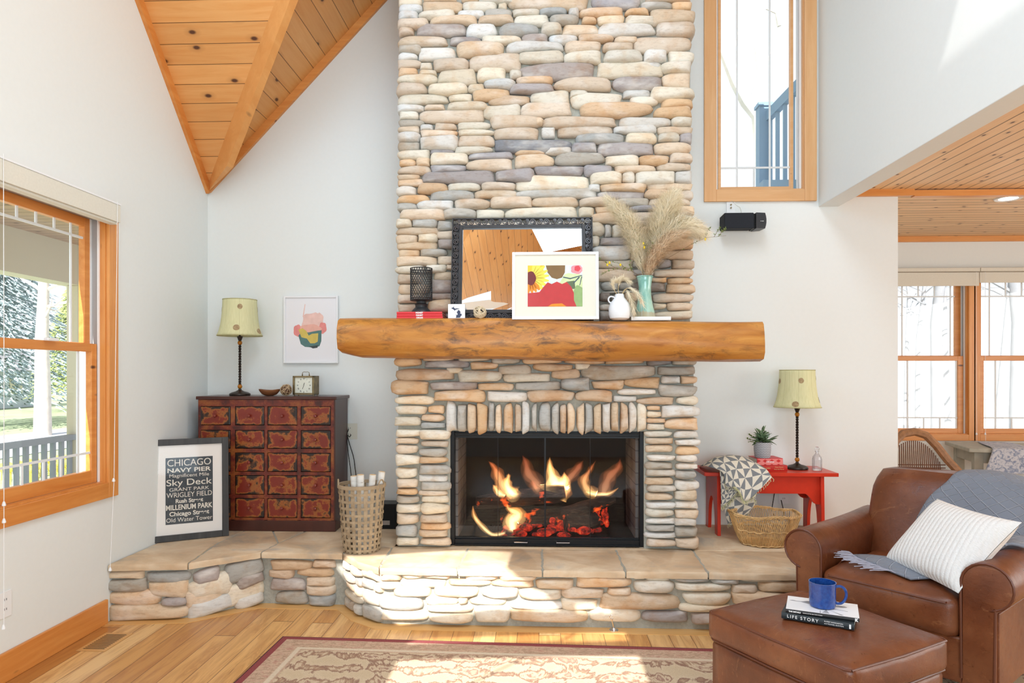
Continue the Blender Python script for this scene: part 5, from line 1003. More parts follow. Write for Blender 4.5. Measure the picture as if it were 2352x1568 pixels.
# ---------------------------------------------------------------- poster leaning in the corner
Lb, Rb = atz(331, 1250, ZH+.001), atz(526, 1230, ZH+.001); zt1 = atx(0, 0, 1)
d = (Rb-Lb); w = math.hypot(d.x, d.y); rz = math.atan2(d.y, d.x)
depthL = Lb.y; h_ = (at(328, 1010, Lb.y+.07).z-ZH); an = .05
po = thing('framed_poster', 'black framed poster of city place names leaning against the drawer chest', 'picture', ((Lb.x+Rb.x)/2, (Lb.y+Rb.y)/2, ZH+.0015)); po.rotation_mode = 'XYZ'; po.rotation_euler = (-an, 0, rz); po['_l'] = 1
h = h_/math.cos(an); M['blkf'] = wood('black_stained_oak', (.015, .013, .012), (.05, .045, .042), knots=False, rough=.45); pic_frame(po, w, h, .040, .03, M['blkf'])
MB().box(-w/2+.038, w/2-.038, .012, .018, .038, h-.038).build('mount', flat('poster_mount', (.80, .76, .72), .85), po, local=True)
cwx = .0185*w  # printed block in the mount
bx0, bx1, bz0, bz1 = -w/2+w*.243, w/2-w*.195, h*.163, h*.815
MB().box(bx0, bx1, .0105, .012, bz0, bz1).build('printed_sheet', noisy('slate_print', (.045, .055, .065), .3, 14, .8, 0), po, local=True)
M['cream_ink'] = noisy('cream_letters', (.72, .68, .60), .15, 60, .8, 0); tw_ = bx1-bx0; cxm = (bx0+bx1)/2
rows = [('CHICAGO', 1.0, .92, 0, 0), ('NAVY PIER', .62, .92, .0008, 0), ('Magnificent Mile', .55, .84, 0, 0), ('Sky Deck', 1.0, .96, .0003, 0), ('GRANT PARK', .5, .84, 0, 0), ('WRIGLEY FIELD', .72, .96, 0, 0), ('Rush Street', .62, .58, .001, 0), ('MILLENIUM PARK', .74, .98, .0012, 0), ('Chicago Street', .66, .84, .001, 0), ('Old Water Tower', .66, .97, 0, 0)]
tot = sum(r_[1] for r_ in rows)*1.0; zc = bz1-.006
for s_, hh, ww, bo, _ in rows:
    H_ = (bz1-bz0-.012)*hh/tot; z = zc-H_/2; zc -= H_; o = text('lettering', s_, H_*(1.05 if s_.isupper() else .98), Matrix(), M['cream_ink'], None, bold=bo)
    xs = [v_.co.x for v_ in o.data.vertices]; sx_ = tw_*ww/(max(xs)-min(xs)); mid = (max(xs)+min(xs))/2
    o.data.transform(frame3((cxm, .0100, z), (1, 0, 0), (0, 0, 1)) @ Matrix.Diagonal((sx_, 1, 1, 1)) @ Matrix.Translation((-mid, 0, 0))); o.parent = po
MB().box(-w/2+.038, w/2-.038, .004, .006, .038, h-.038).build('picture_glass', M['pglass'], po, local=True)
# ---------------------------------------------------------------- splint basket of birch logs
M['splint'] = noisy('ash_splint', (.36, .27, .17), .22, 18, .7, .3, .002); ybk = 4.22; bc = atz(832, 1238, ZH); bc.y = 4.10; bxc = at(831, 1100, bc.y).x; s = bc.y/FPX
bk = thing('splint_basket', 'openwork splint basket on the hearth holding birch logs', 'basket', (bxc, bc.y, ZH+.0005)); Hb = at(831, 1118, bc.y-.1).z-ZH; r1, r0 = 53*s, 40*s
def rb_(f): return r0+(r1-r0)*f**.8
mb = MB(); n = 22
for k in range(n):
    a = 2*PI*k/n; da = .085; P = []
    for i in range(13):
        f = i/12; ra = rb_(f)+(.0035 if (k+i) % 2 else -.001); P.append((f, ra))
    mb.loft([[(bxc+r*math.cos(a-da), bc.y+r*math.sin(a-da), ZH+.002+Hb*f), (bxc+r*math.cos(a+da), bc.y+r*math.sin(a+da), ZH+.002+Hb*f), (bxc+(r-.0016)*math.cos(a+da), bc.y+(r-.0016)*math.sin(a+da), ZH+.002+Hb*f), (bxc+(r-.0016)*math.cos(a-da), bc.y+(r-.0016)*math.sin(a-da), ZH+.002+Hb*f)] for f, r in P])
mb.build('uprights', M['splint'], bk)
mb = MB()
for i, f in enumerate((.04, .12, .20, .29, .38, .47, .57, .67, .77, .88)):
    hh = .0075; rg = []
    for j in range(88):
        a = 2*PI*j/88; ra = rb_(f)+.0012+.0035*math.sin(n*a/2+(PI if i % 2 else 0))
        rg.append((ra, a))
    mb.loft([[(bxc+ra*math.cos(a), bc.y+ra*math.sin(a), ZH+.004+Hb*f+z) for ra, a in rg] for z in (-hh, hh)], caps=False)
mb.build('weavers', M['splint'], bk, solid=.0016)
mb = MB(); mb.loft([[(bxc+(r1+dr)*math.cos(2*PI*j/48), bc.y+(r1+dr)*math.sin(2*PI*j/48), ZH+Hb+z) for j in range(48)] for dr, z in ((-.005, -.014), (.006, -.014), (.006, .006), (-.005, .006), (-.005, -.014))], caps=False)
mb.build('rim', M['splint'], bk); MB().lathe([(0, ZH+.002), (r0, ZH+.002), (r0, ZH+.006), (0, ZH+.006)], 24, (bxc, bc.y, 0)).build('bottom', M['splint'], bk)
for a in (-.35, PI+.35):
    c_ = V((bxc+(r1)*math.cos(a), bc.y+r1*math.sin(a), ZH+Hb)); t_ = V((-math.sin(a), math.cos(a), 0)); MB().tube([c_+t_*.03*math.cos(q)+V((0, 0, .045*math.sin(q)-.01)) for q in (PI*i/14 for i in range(15))], .0045, 7).build('handle', M['splint'], bk, smooth=True)
t = NT('birch_bark', .8); v = t.obj(); nn = t.noise(t.map(v, (8, 8, 60)), 1.5, 5, .7); t.col(t.ramp(nn, [(.32, (.14, .10, .07)), (.42, (.74, .70, .64)), (.7, (.84, .82, .77))])); t.bump(nn, .3, .003); M['birch'] = t.m
M['cutwood'] = noisy('cut_birch_end', (.72, .52, .30), .15, 60, .8)
for i, (px, py, dx, dy, r_, lab) in enumerate(((813, 1093, -.03, -.02, .021, 'leftmost birch log standing in the splint basket'), (828, 1090, -.005, -.045, .021, 'second birch log from the left in the splint basket'), (856, 1090, .03, -.02, .020, 'birch log leaning right in the splint basket, third from the left'), (877, 1083, .055, .03, .021, 'rightmost birch log at the back of the splint basket'))):
    Yt = bc.y+dy; tp = at(px, py, Yt); b_ = V((bxc+(tp.x-bxc)*.45, bc.y+dy*.6, ZH+.008)); lg = thing('birch_log', lab, 'log', b_, group='birch logs in the basket'); ax = (tp-b_).normalized(); e1 = ax.cross(V((0, 1, 0))).normalized(); e2 = ax.cross(e1)
    MB().loft([[p+(e1*math.cos(2*PI*j/16)+e2*math.sin(2*PI*j/16))*r_*(1+.04*math.sin(3*j)) for j in range(16)] for p in (b_.lerp(tp, k/6) for k in range(7))]).build('bark', M['birch'], lg, smooth=True)
    MB().loft([[p+(e1*math.cos(2*PI*j/16)+e2*math.sin(2*PI*j/16))*r_*.93 for j in range(16)] for p in (tp-ax*.002, tp+ax*.0012)]).build('cut_end', M['cutwood'], lg)
# black box behind the basket, outlet and cords
xa, xb = at(858, 1180, 4.7).x, at(905, 1180, 4.7).x; mb = MB(); mb.box(xa, xb+.02, 4.66, 4.80, ZH+.0005, at(880, 1157, 4.66).z)
sp_ = thing('cable_box', 'low black box on the hearth behind the log basket', 'box', ((xa+xb)/2, 4.73, ZH+.0005)); mb.build('case', M['black'], sp_, bevel=.004); MB().box(xa+.02, xb-.02, 4.655, 4.66, ZH+.03, ZH+.06).build('front_panel', M['steel'], sp_)
M['plate'] = flat('ivory_plastic', (.74, .72, .62), .4)
def outlet(label, o, u, wv, hv, n_, mat):
    o, u, n_ = V(o), V(u), V(n_); z = V((0, 0, 1)); r = thing('wall_outlet', label, 'outlet', o)
    mk = lambda a0, a1, b0, b1, d0, d1: MB().hexa([o+u*a+z*b+n_*d for b in (b0, b1) for a, d in ((a0, d0), (a1, d0), (a1, d1), (a0, d1))])
    mk(-wv/2, wv/2, -hv/2, hv/2, 0, .004).build('plate', mat, r, bevel=.0015)
    mb = MB()
    for s_ in (-.022, .022):
        for x in (-.006, .006): mb.hexa([o+u*a+z*b+n_*d for b in (s_-.004, s_+.006) for a, d in ((x-.0012, .0035), (x+.0012, .0035), (x+.0012, .0048), (x-.0012, .0048))])
    mb.build('slots', M['black'], r); return r
p = at(803, 990, YB); outlet('ivory wall outlet behind the right side of the drawer chest', (p.x, YB-.001, p.z), (1, 0, 0), .115, .115, (0, -1, 0), M['plate'])
p = atx(10, 1388, XL); outlet('white wall outlet low on the left wall under the window', (XL+.001, p.y, p.z), (0, 1, 0), .075, .118, (1, 0, 0), M['white'])
def cord(pts, label, r=.0028, mat=None, name='power_cord', cat='cord'):
    P = []; n_ = len(pts)
    for i in range(n_-1):
        a, b, c_, d = pts[max(i-1, 0)], pts[i], pts[i+1], pts[min(i+2, n_-1)]
        for k in range(6): f = k/6; P.append(.5*((2*b)+(c_-a)*f+(2*a-5*b+4*c_-d)*f*f+(-a+3*b-3*c_+d)*f**3))
    P.append(pts[-1]); return tag(MB().tube(P, r, 7).build(name, mat or M['black'], smooth=True), label, cat)
cord([at(x, y, Y) for x, y, Y in ((806, 998, 4.875), (803, 1003, 4.86), (798, 1000, 4.86), (803, 1020, 4.86), (812, 1050, 4.87), (816, 1078, 4.87), (822, 1120, 4.87), (840, 1190, 4.85))], 'black power cord dropping from the outlet behind the splint basket')
cord([at(x, y, Y) for x, y, Y in ((801, 985, 4.875), (797, 1000, 4.86), (800, 1040, 4.85), (806, 1085, 4.85), (812, 1150, 4.85), (816, 1215, 4.80))], 'thin black cord beside the chest, left of the other')
# ================================================================ speaker over the right wing of the mantel
ys = 4.74; a0, a1, a2, a3 = (at(x, 505, ys).x for x in (1664, 1732, 1737, 1762)); z0, z1 = at(1700, 524, ys).z, at(1700, 488, ys).z
M['grille'] = noisy('speaker_cloth', (.012, .015, .022), .3, 300, .9, .4, .001); M['spk'] = flat('speaker_plastic', (.025, .028, .034), .35)
sp = thing('speaker', 'black wall speaker mounted below the tall window', 'speaker', ((a0+a3)/2, ys+.08, (z0+z1)/2))
mb = MB(); mb.loft([[(x, ys+.02*f*0+d, z) for d, z in ((.0, z0), (.0, z1), (.13, z1-.004), (.13, z0+.008))] for f, x in ((0, a0), (1, a1))]); mb.build('grille', M['grille'], sp, bevel=.006)
mb = MB(); mb.box(a1, a2, ys+.02, ys+.12, z0+.003, z1-.003); mb.build('port', M['black'], sp)
zm = (z0+z1)/2; hz = (z1-z0)/2; mb = MB(); mb.loft([[(a2, ys, zm+hz*f), (a3-.008*f*f*1.2, ys+.012, zm+hz*f), (a3-.012-.008*f*f, ys+.10, zm+hz*f), (a2, ys+.12, zm+hz*f)] for f in (-1, -.6, -.2, .2, .6, 1)]); mb.build('end_panel', M['spk'], sp, smooth=True)
cxs = (a2+a3)/2; text('maker_mark', 'BOSE', .006, frame3((cxs+.002, ys-.0008, zm-.006), (1, 0, .0), (.25, 0, 1)), flat('silver_mark', (.7, .7, .72), .3, .8), sp, ext=.001, bold=.0003, sx=1.6)
wx0, wx1 = at(1668, 470, YB).x, at(1688, 470, YB).x; wz0, wz1 = at(1678, 492, YB).z, at(1678, 459, YB).z; xm = (wx0+wx1)/2
wp_ = thing('wall_plate', 'white wall plate with two brass terminals behind the speaker', 'wall plate', (xm, YB-.001, (wz0+wz1)/2)); MB().box(wx0, wx1, YB-.007, YB-.001, wz0, wz1).build('plate', M['white'], wp_, bevel=.002)
for py in (471, 478): zc_ = at(1678, py, YB).z; MB().lathe([(.0, 0), (.0055, 0), (.0055, .010), (.0, .011)], 12, M=Matrix.Translation((xm, YB-.007, zc_)) @ Matrix.Rotation(PI/2, 4, 'X')).build('terminal', M['brass'], wp_, smooth=True)
cord([V((xm, YB-.016, at(0, 477, YB).z)), at(1692, 472, 4.86), at(1699, 476, 4.86), at(1702, 484, 4.84), at(1703, 490, 4.83)], 'thin clear speaker wire looping from the wall plate', .0012, flat('clear_wire', (.45, .42, .33), .4), 'speaker_wire', 'wire')
MB().tube([(xm, YB-.001, zm), (xm, ys+.12, zm)], .008, 8).build('mount_arm', M['black'], sp, smooth=True)
# ================================================================ red bench
M['redp'] = noisy('red_enamel', (.62, .035, .012), .10, 14, .32, .05, .002); YB0, YB1 = 4.53, 4.885; BZ = .743
bx0, bx1 = at(1618, 1080, YB0).x, at(1927, 1080, YB0).x
be = thing('bench', 'bright red painted wooden bench on the hearth against the wall', 'bench', ((bx0+bx1)/2, (YB0+YB1)/2, ZH+.0005))
MB().box(bx0, bx1, YB0, YB1, BZ-.024, BZ).build('top', M['redp'], be, bevel=.003)
lx0_, lx1_ = at(1650, 1180, YB0+.04).x, at(1888, 1180, YB0+.04).x; yl0, yl1 = YB0+.03, YB1-.03
for x in (lx0_, lx1_):
    ym_ = (yl0+yl1)/2; zt = BZ-.024; hA = .20; pl = [(yl0-ym_-.012, ZH+.0006), (yl0-ym_+.055, ZH+.0006)]+[(-.085*math.cos(a), ZH+.04+hA*math.sin(a)) for a in (PI*i/12 for i in range(13))]+[(yl1-ym_-.055, ZH+.0006), (yl1-ym_+.012, ZH+.0006), (yl1-ym_, zt), (yl0-ym_, zt)]
    MB().prism(pl, (x-.011, ym_, 0), (0, 1, 0), (0, 0, 1), (1, 0, 0), .022).build('leg', M['redp'], be, bevel=.002)
za = at(1750, 1133, yl0+.02).z; zb_ = at(1857, 1158, yl0+.02).z; bw2 = .075
pl = [(lx0_+.011, BZ-.024), (lx0_+.011, zb_), (lx0_+.011+.02, zb_)]+[(lx0_+.031+bw2*(f), zb_+(za-zb_)*(f*f*(3-2*f))) for f in (.2, .4, .6, .8, 1)]+[(lx1_-.031-bw2*f, zb_+(za-zb_)*(f*f*(3-2*f))) for f in (1, .8, .6, .4, .2)]+[(lx1_-.031, zb_), (lx1_-.011, zb_), (lx1_-.011, BZ-.024)]
for y in (yl0+.02, yl1-.04): MB().prism(pl, (0, y, 0), (1, 0, 0), (0, 0, 1), (0, 1, 0), .018).build('apron', M['redp'], be, bevel=.0015)
yl_ = 4.72; rl = dup  # second lamp
lc2 = at(1831, 900, yl_).x; lamp(lc2, yl_, BZ, .675, 'spotted pale green lamp on the red bench', .9)
# books, plant, bottle on the bench
ybk2 = 4.60; p = at(1776, 1070, ybk2)
M['darkred'] = flat('dark_red_cover', (.50, .02, .015), .4); M['gold'] = flat('gold_print', (.75, .50, .22), .5)
t = NT('pink_diamond_cover', .45); v = t.obj(); se = t.n('ShaderNodeSeparateXYZ', {0: t.map(v, (22, 1, 34), (.25, 0, .5))}).outputs
dx_ = t.math('ABSOLUTE', t.math('SUBTRACT', t.math('FRACT', se[0]), .5)); dz_2 = t.math('ABSOLUTE', t.math('SUBTRACT', t.math('FRACT', se[2]), .5)); t.col(t.mix(t.math('LESS_THAN', t.math('ADD', dx_, dz_2), .36), (.80, .24, .22), (.60, .02, .02))); M['pinkd'] = t.m
book('red book with gold titling at the bottom of the pair under the plant', (p.x, ybk2+.09, BZ), .185, .155, .038, M['darkred'], .10, spine=[('Nancy Horan', -.045, .019, .013, 0), ('Loving Frank', .045, .025, .010, 0), ('A Novel', .045, .012, .009, 0)] if False else [('SOLDIERS', -.05, .019, .012, 0), ('These Sisters', .035, .026, .011, 0), ('From the Flames', .035, .012, .010, 0)], group='books on the red bench', ink=M['gold'])
p2 = at(1768, 1052, ybk2); b2 = book('upper red book with pink diamond spine, under the potted plant', (p2.x, ybk2+.09, BZ+.038), .175, .15, .046, M['redbook'], .08, spine=[], group='books on the red bench')
MB().box(-.085, .085, -.0795, -.0785, .003, .043).build('spine_panel', M['pinkd'], b2, local=True); text('lettering', 'THE SERIES', .011, frame3((0, -.0797, .023), (1, 0, 0), (0, 0, 1)), M['ink'], b2, bold=.0003)
t = NT('knitted_grey_ceramic', .7); v = t.uv(); se = t.n('ShaderNodeSeparateXYZ', {0: v}).outputs
k1 = t.math('ABSOLUTE', t.math('SUBTRACT', t.math('FRACT', t.math('MULTIPLY', se[0], 18)), .5)); k2 = t.math('FRACT', t.math('ADD', t.math('MULTIPLY', se[1], 9), k1)); gh = t.math('LESS_THAN', t.math('ABSOLUTE', t.math('SUBTRACT', k2, .5)), .14)
t.col(t.mix(gh, (.50, .51, .54), (.10, .11, .13))); t.bump(gh, -.6, .003); M['knit'] = t.m
ypt = 4.66; pc = at(1751, 1040, ypt); zp = BZ+.084; s = ypt/FPX; hp = at(1751, 1015, ypt).z-zp
pt = thing('potted_plant', 'green leafy plant with tiny white blossoms in a grey textured pot', 'plant', (pc.x, ypt, zp)); n = 32
mb = MB(); rg = [(16*s, 0), (17*s, .004), (18.5*s, hp*.5), (18.5*s, hp), (16.5*s, hp), (16*s, hp*.85)]; mb.loft([[(pc.x+r_*math.cos(2*PI*j/n), ypt+r_*math.sin(2*PI*j/n), zp+z) for j in range(n)] for r_, z in rg])
po_ = mb.build('pot', M['knit'], pt, smooth=True); l = po_.data.uv_layers.new(name='UVMap')
for lp in po_.data.loops: q = po_.data.vertices[lp.vertex_index].co; l.data[lp.index].uv = ((math.atan2(q.y, q.x)/(2*PI)) % 1, q.z/hp)
M['soil'] = noisy('dark_soil', (.03, .02, .015), .4, 60, .95); MB().lathe([(0, zp+hp*.85), (16*s, zp+hp*.85), (0, zp+hp*.88)], 20, (pc.x, ypt, 0)).build('soil', M['soil'], pt)
t = NT('sage_leaf', .55); t.col(t.ramp(t.noise(t.obj(), 22, 3), [(.35, (.06, .12, .04)), (.6, (.20, .30, .16)), (.75, (.36, .46, .36))])); M['sage'] = t.m
def leafm(mb, o, d, L_, w, curl, up=V((0, 0, 1))):
    d = d.normalized(); s_ = d.cross(up).normalized(); n_ = s_.cross(d); prs = []
    for i in range(8):
        f = i/7; c_ = o+d*L_*f-n_*curl*L_*f*f; ww = w*math.sin(PI*min(1, f*.93+.05))**.6*.5; prs.append((c_-s_*ww+n_*ww*.35, c_, c_+s_*ww+n_*ww*.35))
    mb.add([p for q in prs for p in q], [(i*3+j, i*3+j+1, i*3+j+4, i*3+j+3) for i in range(7) for j in (0, 1)])
rr = random.Random(9); mb = MB(); oo = V((pc.x, ypt, zp+hp*.9))
for i in range(64):
    a = rr.uniform(0, 2*PI); e = rr.uniform(.12, 1.5); d = V((math.cos(a)*math.cos(e), math.sin(a)*math.cos(e), math.sin(e))); L_ = rr.uniform(.038, .066); o_ = oo+d*rr.uniform(.01, .048)+V((0, 0, rr.uniform(0, .02)))
    leafm(mb, o_, d, L_, rr.uniform(.028, .042), rr.uniform(-.1, .5))
mb.build('leaves', M['sage'], pt, smooth='all', solid=.0006); mb = MB()
for a, e in ((PI*.95, .3), (PI*1.1, .15), (PI*.9, .6), (.2, .35)):
    d = V((math.cos(a)*math.cos(e), math.sin(a)*math.cos(e), math.sin(e)))
    for k in range(7): q = oo+d*(.05+.008*k); [leafm(mb, q, d+V((rr.uniform(-1, 1), rr.uniform(-1, 1), rr.uniform(-.5, 1)))*.8, .016, .009, .1) for _ in (0, 1)]
mb.build('sprigs', M['leaf'], pt, solid=.0005); mb = MB()
for i in range(40): mb.sphere(oo+V((.03+rr.gauss(0, .011), -.03+rr.gauss(0, .01), .075+rr.gauss(0, .014))), .0028, 6, 4)
mb.build('blossoms', M['porc'], pt)
t = NT('clear_glass', .02, col=(.93, .93, .95), Transmission_Weight=.92, IOR=1.4); M['clear'] = t.m
yb3 = 4.66; bc_ = at(1876.5, 1060, yb3).x; s = yb3/FPX; Zb = lambda py: BZ+(1073-py)*s
bo = thing('glass_bottle', 'small faceted clear glass bottle with stopper at the right end of the bench', 'bottle', (bc_, yb3, BZ))
MB().lathe([(9*s, BZ), (10.5*s, Zb(1071)), (10.5*s, Zb(1048)), (9*s, Zb(1042)), (4*s, Zb(1035)), (3.6*s, Zb(1031)), (5*s, Zb(1030)), (5*s, Zb(1029)), (3*s, Zb(1029)), (3*s, Zb(1035)), (8*s, Zb(1043)), (9.2*s, Zb(1049)), (9.2*s, Zb(1069)), (0, Zb(1069))], 12, (bc_, yb3, 0)).build('bottle_body', M['clear'], bo)
MB().lathe([(0, Zb(1033)), (2.5*s, Zb(1032)), (2.8*s, Zb(1028)), (5*s, Zb(1026)), (5.5*s, Zb(1023)), (3.5*s, Zb(1020)), (0, Zb(1019.5))], 12, (bc_, yb3, 0)).build('stopper', M['clear'], bo, smooth=True)
# ---------------------------------------------------------------- pinwheel throw
t = NT('pinwheel_throw', .95); v = t.uv(); se = t.n('ShaderNodeSeparateXYZ', {0: v}).outputs
fu = t.math('SUBTRACT', t.math('FRACT', t.math('MULTIPLY', se[0], 1)), .5); fv = t.math('SUBTRACT', t.math('FRACT', t.math('MULTIPLY', se[1], 1)), .5)
ang = t.math('MULTIPLY', t.math('ARCTAN2', fv, fu), 4/PI); par = t.math('GREATER_THAN', t.math('FRACT', t.math('MULTIPLY', t.math('ADD', t.math('FLOOR', ang), 8), .5)), .25)
wv = t.noise(v, 120, 2); t.col(t.mix(t.math('MULTIPLY', par, 1), (.78, .73, .62), (.22, .235, .25))); t.bump(wv, .2, .002); M['pin'] = t.m
M['fringe'] = noisy('cream_green_fringe', (.62, .60, .34), .15, 40, .95, 0)
tb_ = thing('throw_blanket', 'grey and cream pinwheel throw with fringe hanging over the left end of the bench', 'blanket', at(1680, 1060, 4.6))
def sheet(rows, name, mat, root, sub=5, cell=(5, 5), thick=.004, uvo=(0, 0)):
    """rows of (px, py, Y) control points, Catmull-Rom in both directions"""
    Pc = [[at(*q) if not isinstance(q, Vector) else q for q in r_] for r_ in rows]
    def cr(a, b, c_, d, f): return .5*((2*b)+(c_-a)*f+(2*a-5*b+4*c_-d)*f*f+(-a+3*b-3*c_+d)*f**3)
    def line(P, f):
        m_ = len(P)-1; f *= m_; i = min(int(f), m_-1); f -= i; return cr(P[max(i-1, 0)], P[i], P[i+1], P[min(i+2, m_)], f)
    nu, nv = (len(rows[0])-1)*sub, (len(rows)-1)*sub
    fn = lambda u_, v_: line([line(r_, u_) for r_ in Pc], v_)
    mb = MB(); mb.grid(fn, nu, nv); o = mb.build(name, mat, root, smooth='all', solid=thick); l = o.data.uv_layers.new(name='UVMap'); w_ = nv+1
    for lp in o.data.loops: k = lp.vertex_index; l.data[lp.index].uv = ((k//w_)/nu*cell[0]+uvo[0], (k % w_)/nv*cell[1]+uvo[1])
    return o, fn
s1, f1 = sheet([[(1606, 1072, 4.80), (1640, 1058, 4.80), (1680, 1058, 4.82), (1700, 1060, 4.82)],
                [(1612, 1070, 4.62), (1645, 1050, 4.66), (1685, 1048, 4.66), (1712, 1052, 4.66)],
                [(1630, 1072, 4.50), (1655, 1052, 4.52), (1700, 1048, 4.55), (1735, 1062, 4.55)],
                [(1660, 1085, 4.46), (1680, 1075, 4.46), (1716, 1072, 4.48), (1758, 1076, 4.50)],
                [(1668, 1118, 4.45), (1690, 1108, 4.43), (1722, 1105, 4.45), (1768, 1088, 4.46)],
                [(1688, 1112, 4.43), (1700, 1130, 4.42), (1716, 1150, 4.43), (1773, 1096, 4.45)]], 'cloth', M['pin'], tb_, cell=(3.5, 4))
s2_, f2 = sheet([[(1652, 1070, 4.50), (1670, 1066, 4.50), (1690, 1070, 4.51), (1712, 1075, 4.51)],
                 [(1655, 1105, 4.49), (1672, 1108, 4.47), (1690, 1112, 4.48), (1720, 1115, 4.49)],
                 [(1656, 1135, 4.49), (1670, 1135, 4.47), (1688, 1125, 4.47), (1728, 1135, 4.48)],
                 [(1657, 1164, 4.48), (1675, 1150, 4.47), (1700, 1128, 4.46), (1738, 1150, 4.48)]], 'under_fold', M['pin'], tb_, cell=(3, 3.5), uvo=(.3, .2))
s3_, f3 = sheet([[(1662, 1140, 4.50), (1690, 1130, 4.50), (1735, 1135, 4.50)], [(1664, 1170, 4.50), (1690, 1165, 4.49), (1735, 1155, 4.50)], [(1672, 1205, 4.51), (1690, 1195, 4.50), (1720, 1178, 4.50)]], 'lowest_fold', M['pin'], tb_, cell=(2, 2), uvo=(.6, .1))
def fringe(fn, edge, n, L_, mat, root, seed, r=.0014, a=0, b=1, name='fringe'):
    rr = random.Random(seed); mb = MB()
    for i in range(n):
        p = fn(*edge(a+(b-a)*i/(n-1))); d = V((rr.uniform(-.3, .3), rr.uniform(-.35, -.05), -1)); l_ = L_*rr.uniform(.7, 1.2)
        mb.tube([p, p+d*l_*.5+V((rr.uniform(-.3, .3)*l_, 0, 0)), p+d*l_], [r, r, r*.6], 4)
    return mb.build(name, mat, root)
fringe(f1, lambda q: (q, 1), 46, .024, M['fringe'], tb_, 1, r=.0018); fringe(f2, lambda q: (q, 1), 36, .026, M['fringe'], tb_, 2, r=.0018); fringe(f1, lambda q: (0, .72+q*.28), 8, .02, M['fringe'], tb_, 3); fringe(f3, lambda q: (q, 1), 14, .02, M['fringe'], tb_, 4)
# ---------------------------------------------------------------- wicker basket
M['wick'] = noisy('honey_wicker', (.66, .42, .18), .32, 25, .55, .3, .002, stretch=(1, 1, 1)); M['wickd'] = noisy('shaded_cane', (.50, .27, .09), .35, 25, .6)
wy = 4.36; wc = at(1755, 1180, wy).x; wr = 76*wy/FPX; wb0 = 50*wy/FPX; wh = at(1755, 1178, wy).z-ZH; wk = thing('wicker_basket', 'low round honey coloured wicker basket in front of the red bench', 'basket', (wc, wy, ZH+.0005))
def oct_(a): return 1/max(abs(math.cos(((a+PI/8) % (PI/4))-PI/8)), .1)*.965
def wpt(a, f, o=0): r_ = (wb0+(wr-wb0)*(f**.75))*oct_(a)+o; return V((wc+r_*math.cos(a), wy+r_*.86*math.sin(a), ZH+.004+wh*f*(1+.03*math.sin(4*a+1))))
mb = MB(); n = 104
for k in range(n):
    a = 2*PI*k/n; a2_ = a+.22; mb.tube([wpt(a+(a2_-a)*i/6, i/6, .001*(-1)**k) for i in range(7)], .0026, 4)
mb.build('cane_sides', M['wick'], wk, smooth=True); mb = MB()
for f in (.03, .5, .97):
    for q in (-.002, .004):
        mb = MB(); mb.tube([wpt(2*PI*j/64, f, q)+V((0, 0, .004*math.sin(j*1.9+q*900))) for j in range(65)], .0035, 5, caps=False); mb.build('band', M['wick'], wk, smooth=True)
mb = MB()
for ph in (0, 2.1, 4.2): mb.tube([wpt(2*PI*j/160, 1.0, .005*math.cos(j*.7+ph))+V((0, 0, .005*math.sin(j*.7+ph))) for j in range(161)], .0036, 5, caps=False)
mb.build('braided_rim', M['wick'], wk, smooth=True); mb = MB(); mb.loft([[wpt(2*PI*j/48, 0, o_) for j in range(48)] for o_ in (0, -.06, -.12)]); mb.build('bottom', M['wickd'], wk, solid=.004)
p = at(1800, 1137, YB); outlet('white wall outlet under the red bench', (p.x, YB-.001, p.z), (1, 0, 0), .075, .118, (0, -1, 0), M['white'])
cord([at(x, y, Y) for x, y, Y in ((1784, 1090, 4.88), (1781, 1120, 4.87), (1776, 1150, 4.86), (1774, 1175, 4.85), (1790, 1195, 4.85), (1800, 1180, 4.87), (1797, 1160, 4.88), (1794, 1148, 4.885))], 'black lamp cord hanging behind the red bench')
# ================================================================ leather armchair
t = NT('saddle_leather', .34, spec=.5); v = t.obj(); n1 = t.noise(v, 3.5, 4, .6); n2 = t.noise(v, 30, 6, .7, .5); n3 = t.noise(t.map(v, (1, 6, 2), rot=(.4, .2, .5)), 5, 6, .7, 2.5)
c = t.ramp(n1, [(.3, (.105, .030, .012)), (.5, (.17, .050, .018)), (.72, (.25, .088, .034))]); c = t.mix(t.ramp(n3, [(.60, 0), (.66, .35), (.7, 0)]), c, (.40, .18, .075)); c = t.mix(t.ramp(n2, [(.3, .4), (.45, 0)]), c, (.07, .02, .010))
t.col(c); t.rgh(t.ramp(n2, [(.3, .26), (.7, .42)])); t.bump(t.math('ADD', n2, t.math('MULTIPLY', n3, .8)), .22, .006); M['leather'] = t.m
M['piping'] = flat('leather_piping', (.13, .036, .014), .4); M['dwood'] = flat('dark_wood_foot', (.03, .018, .012), .35)
ac = thing('armchair', 'brown leather club armchair with rolled arms at the right', 'armchair', (1.88, 3.43, 0), math.radians(-49)); ac['_l'] = 1
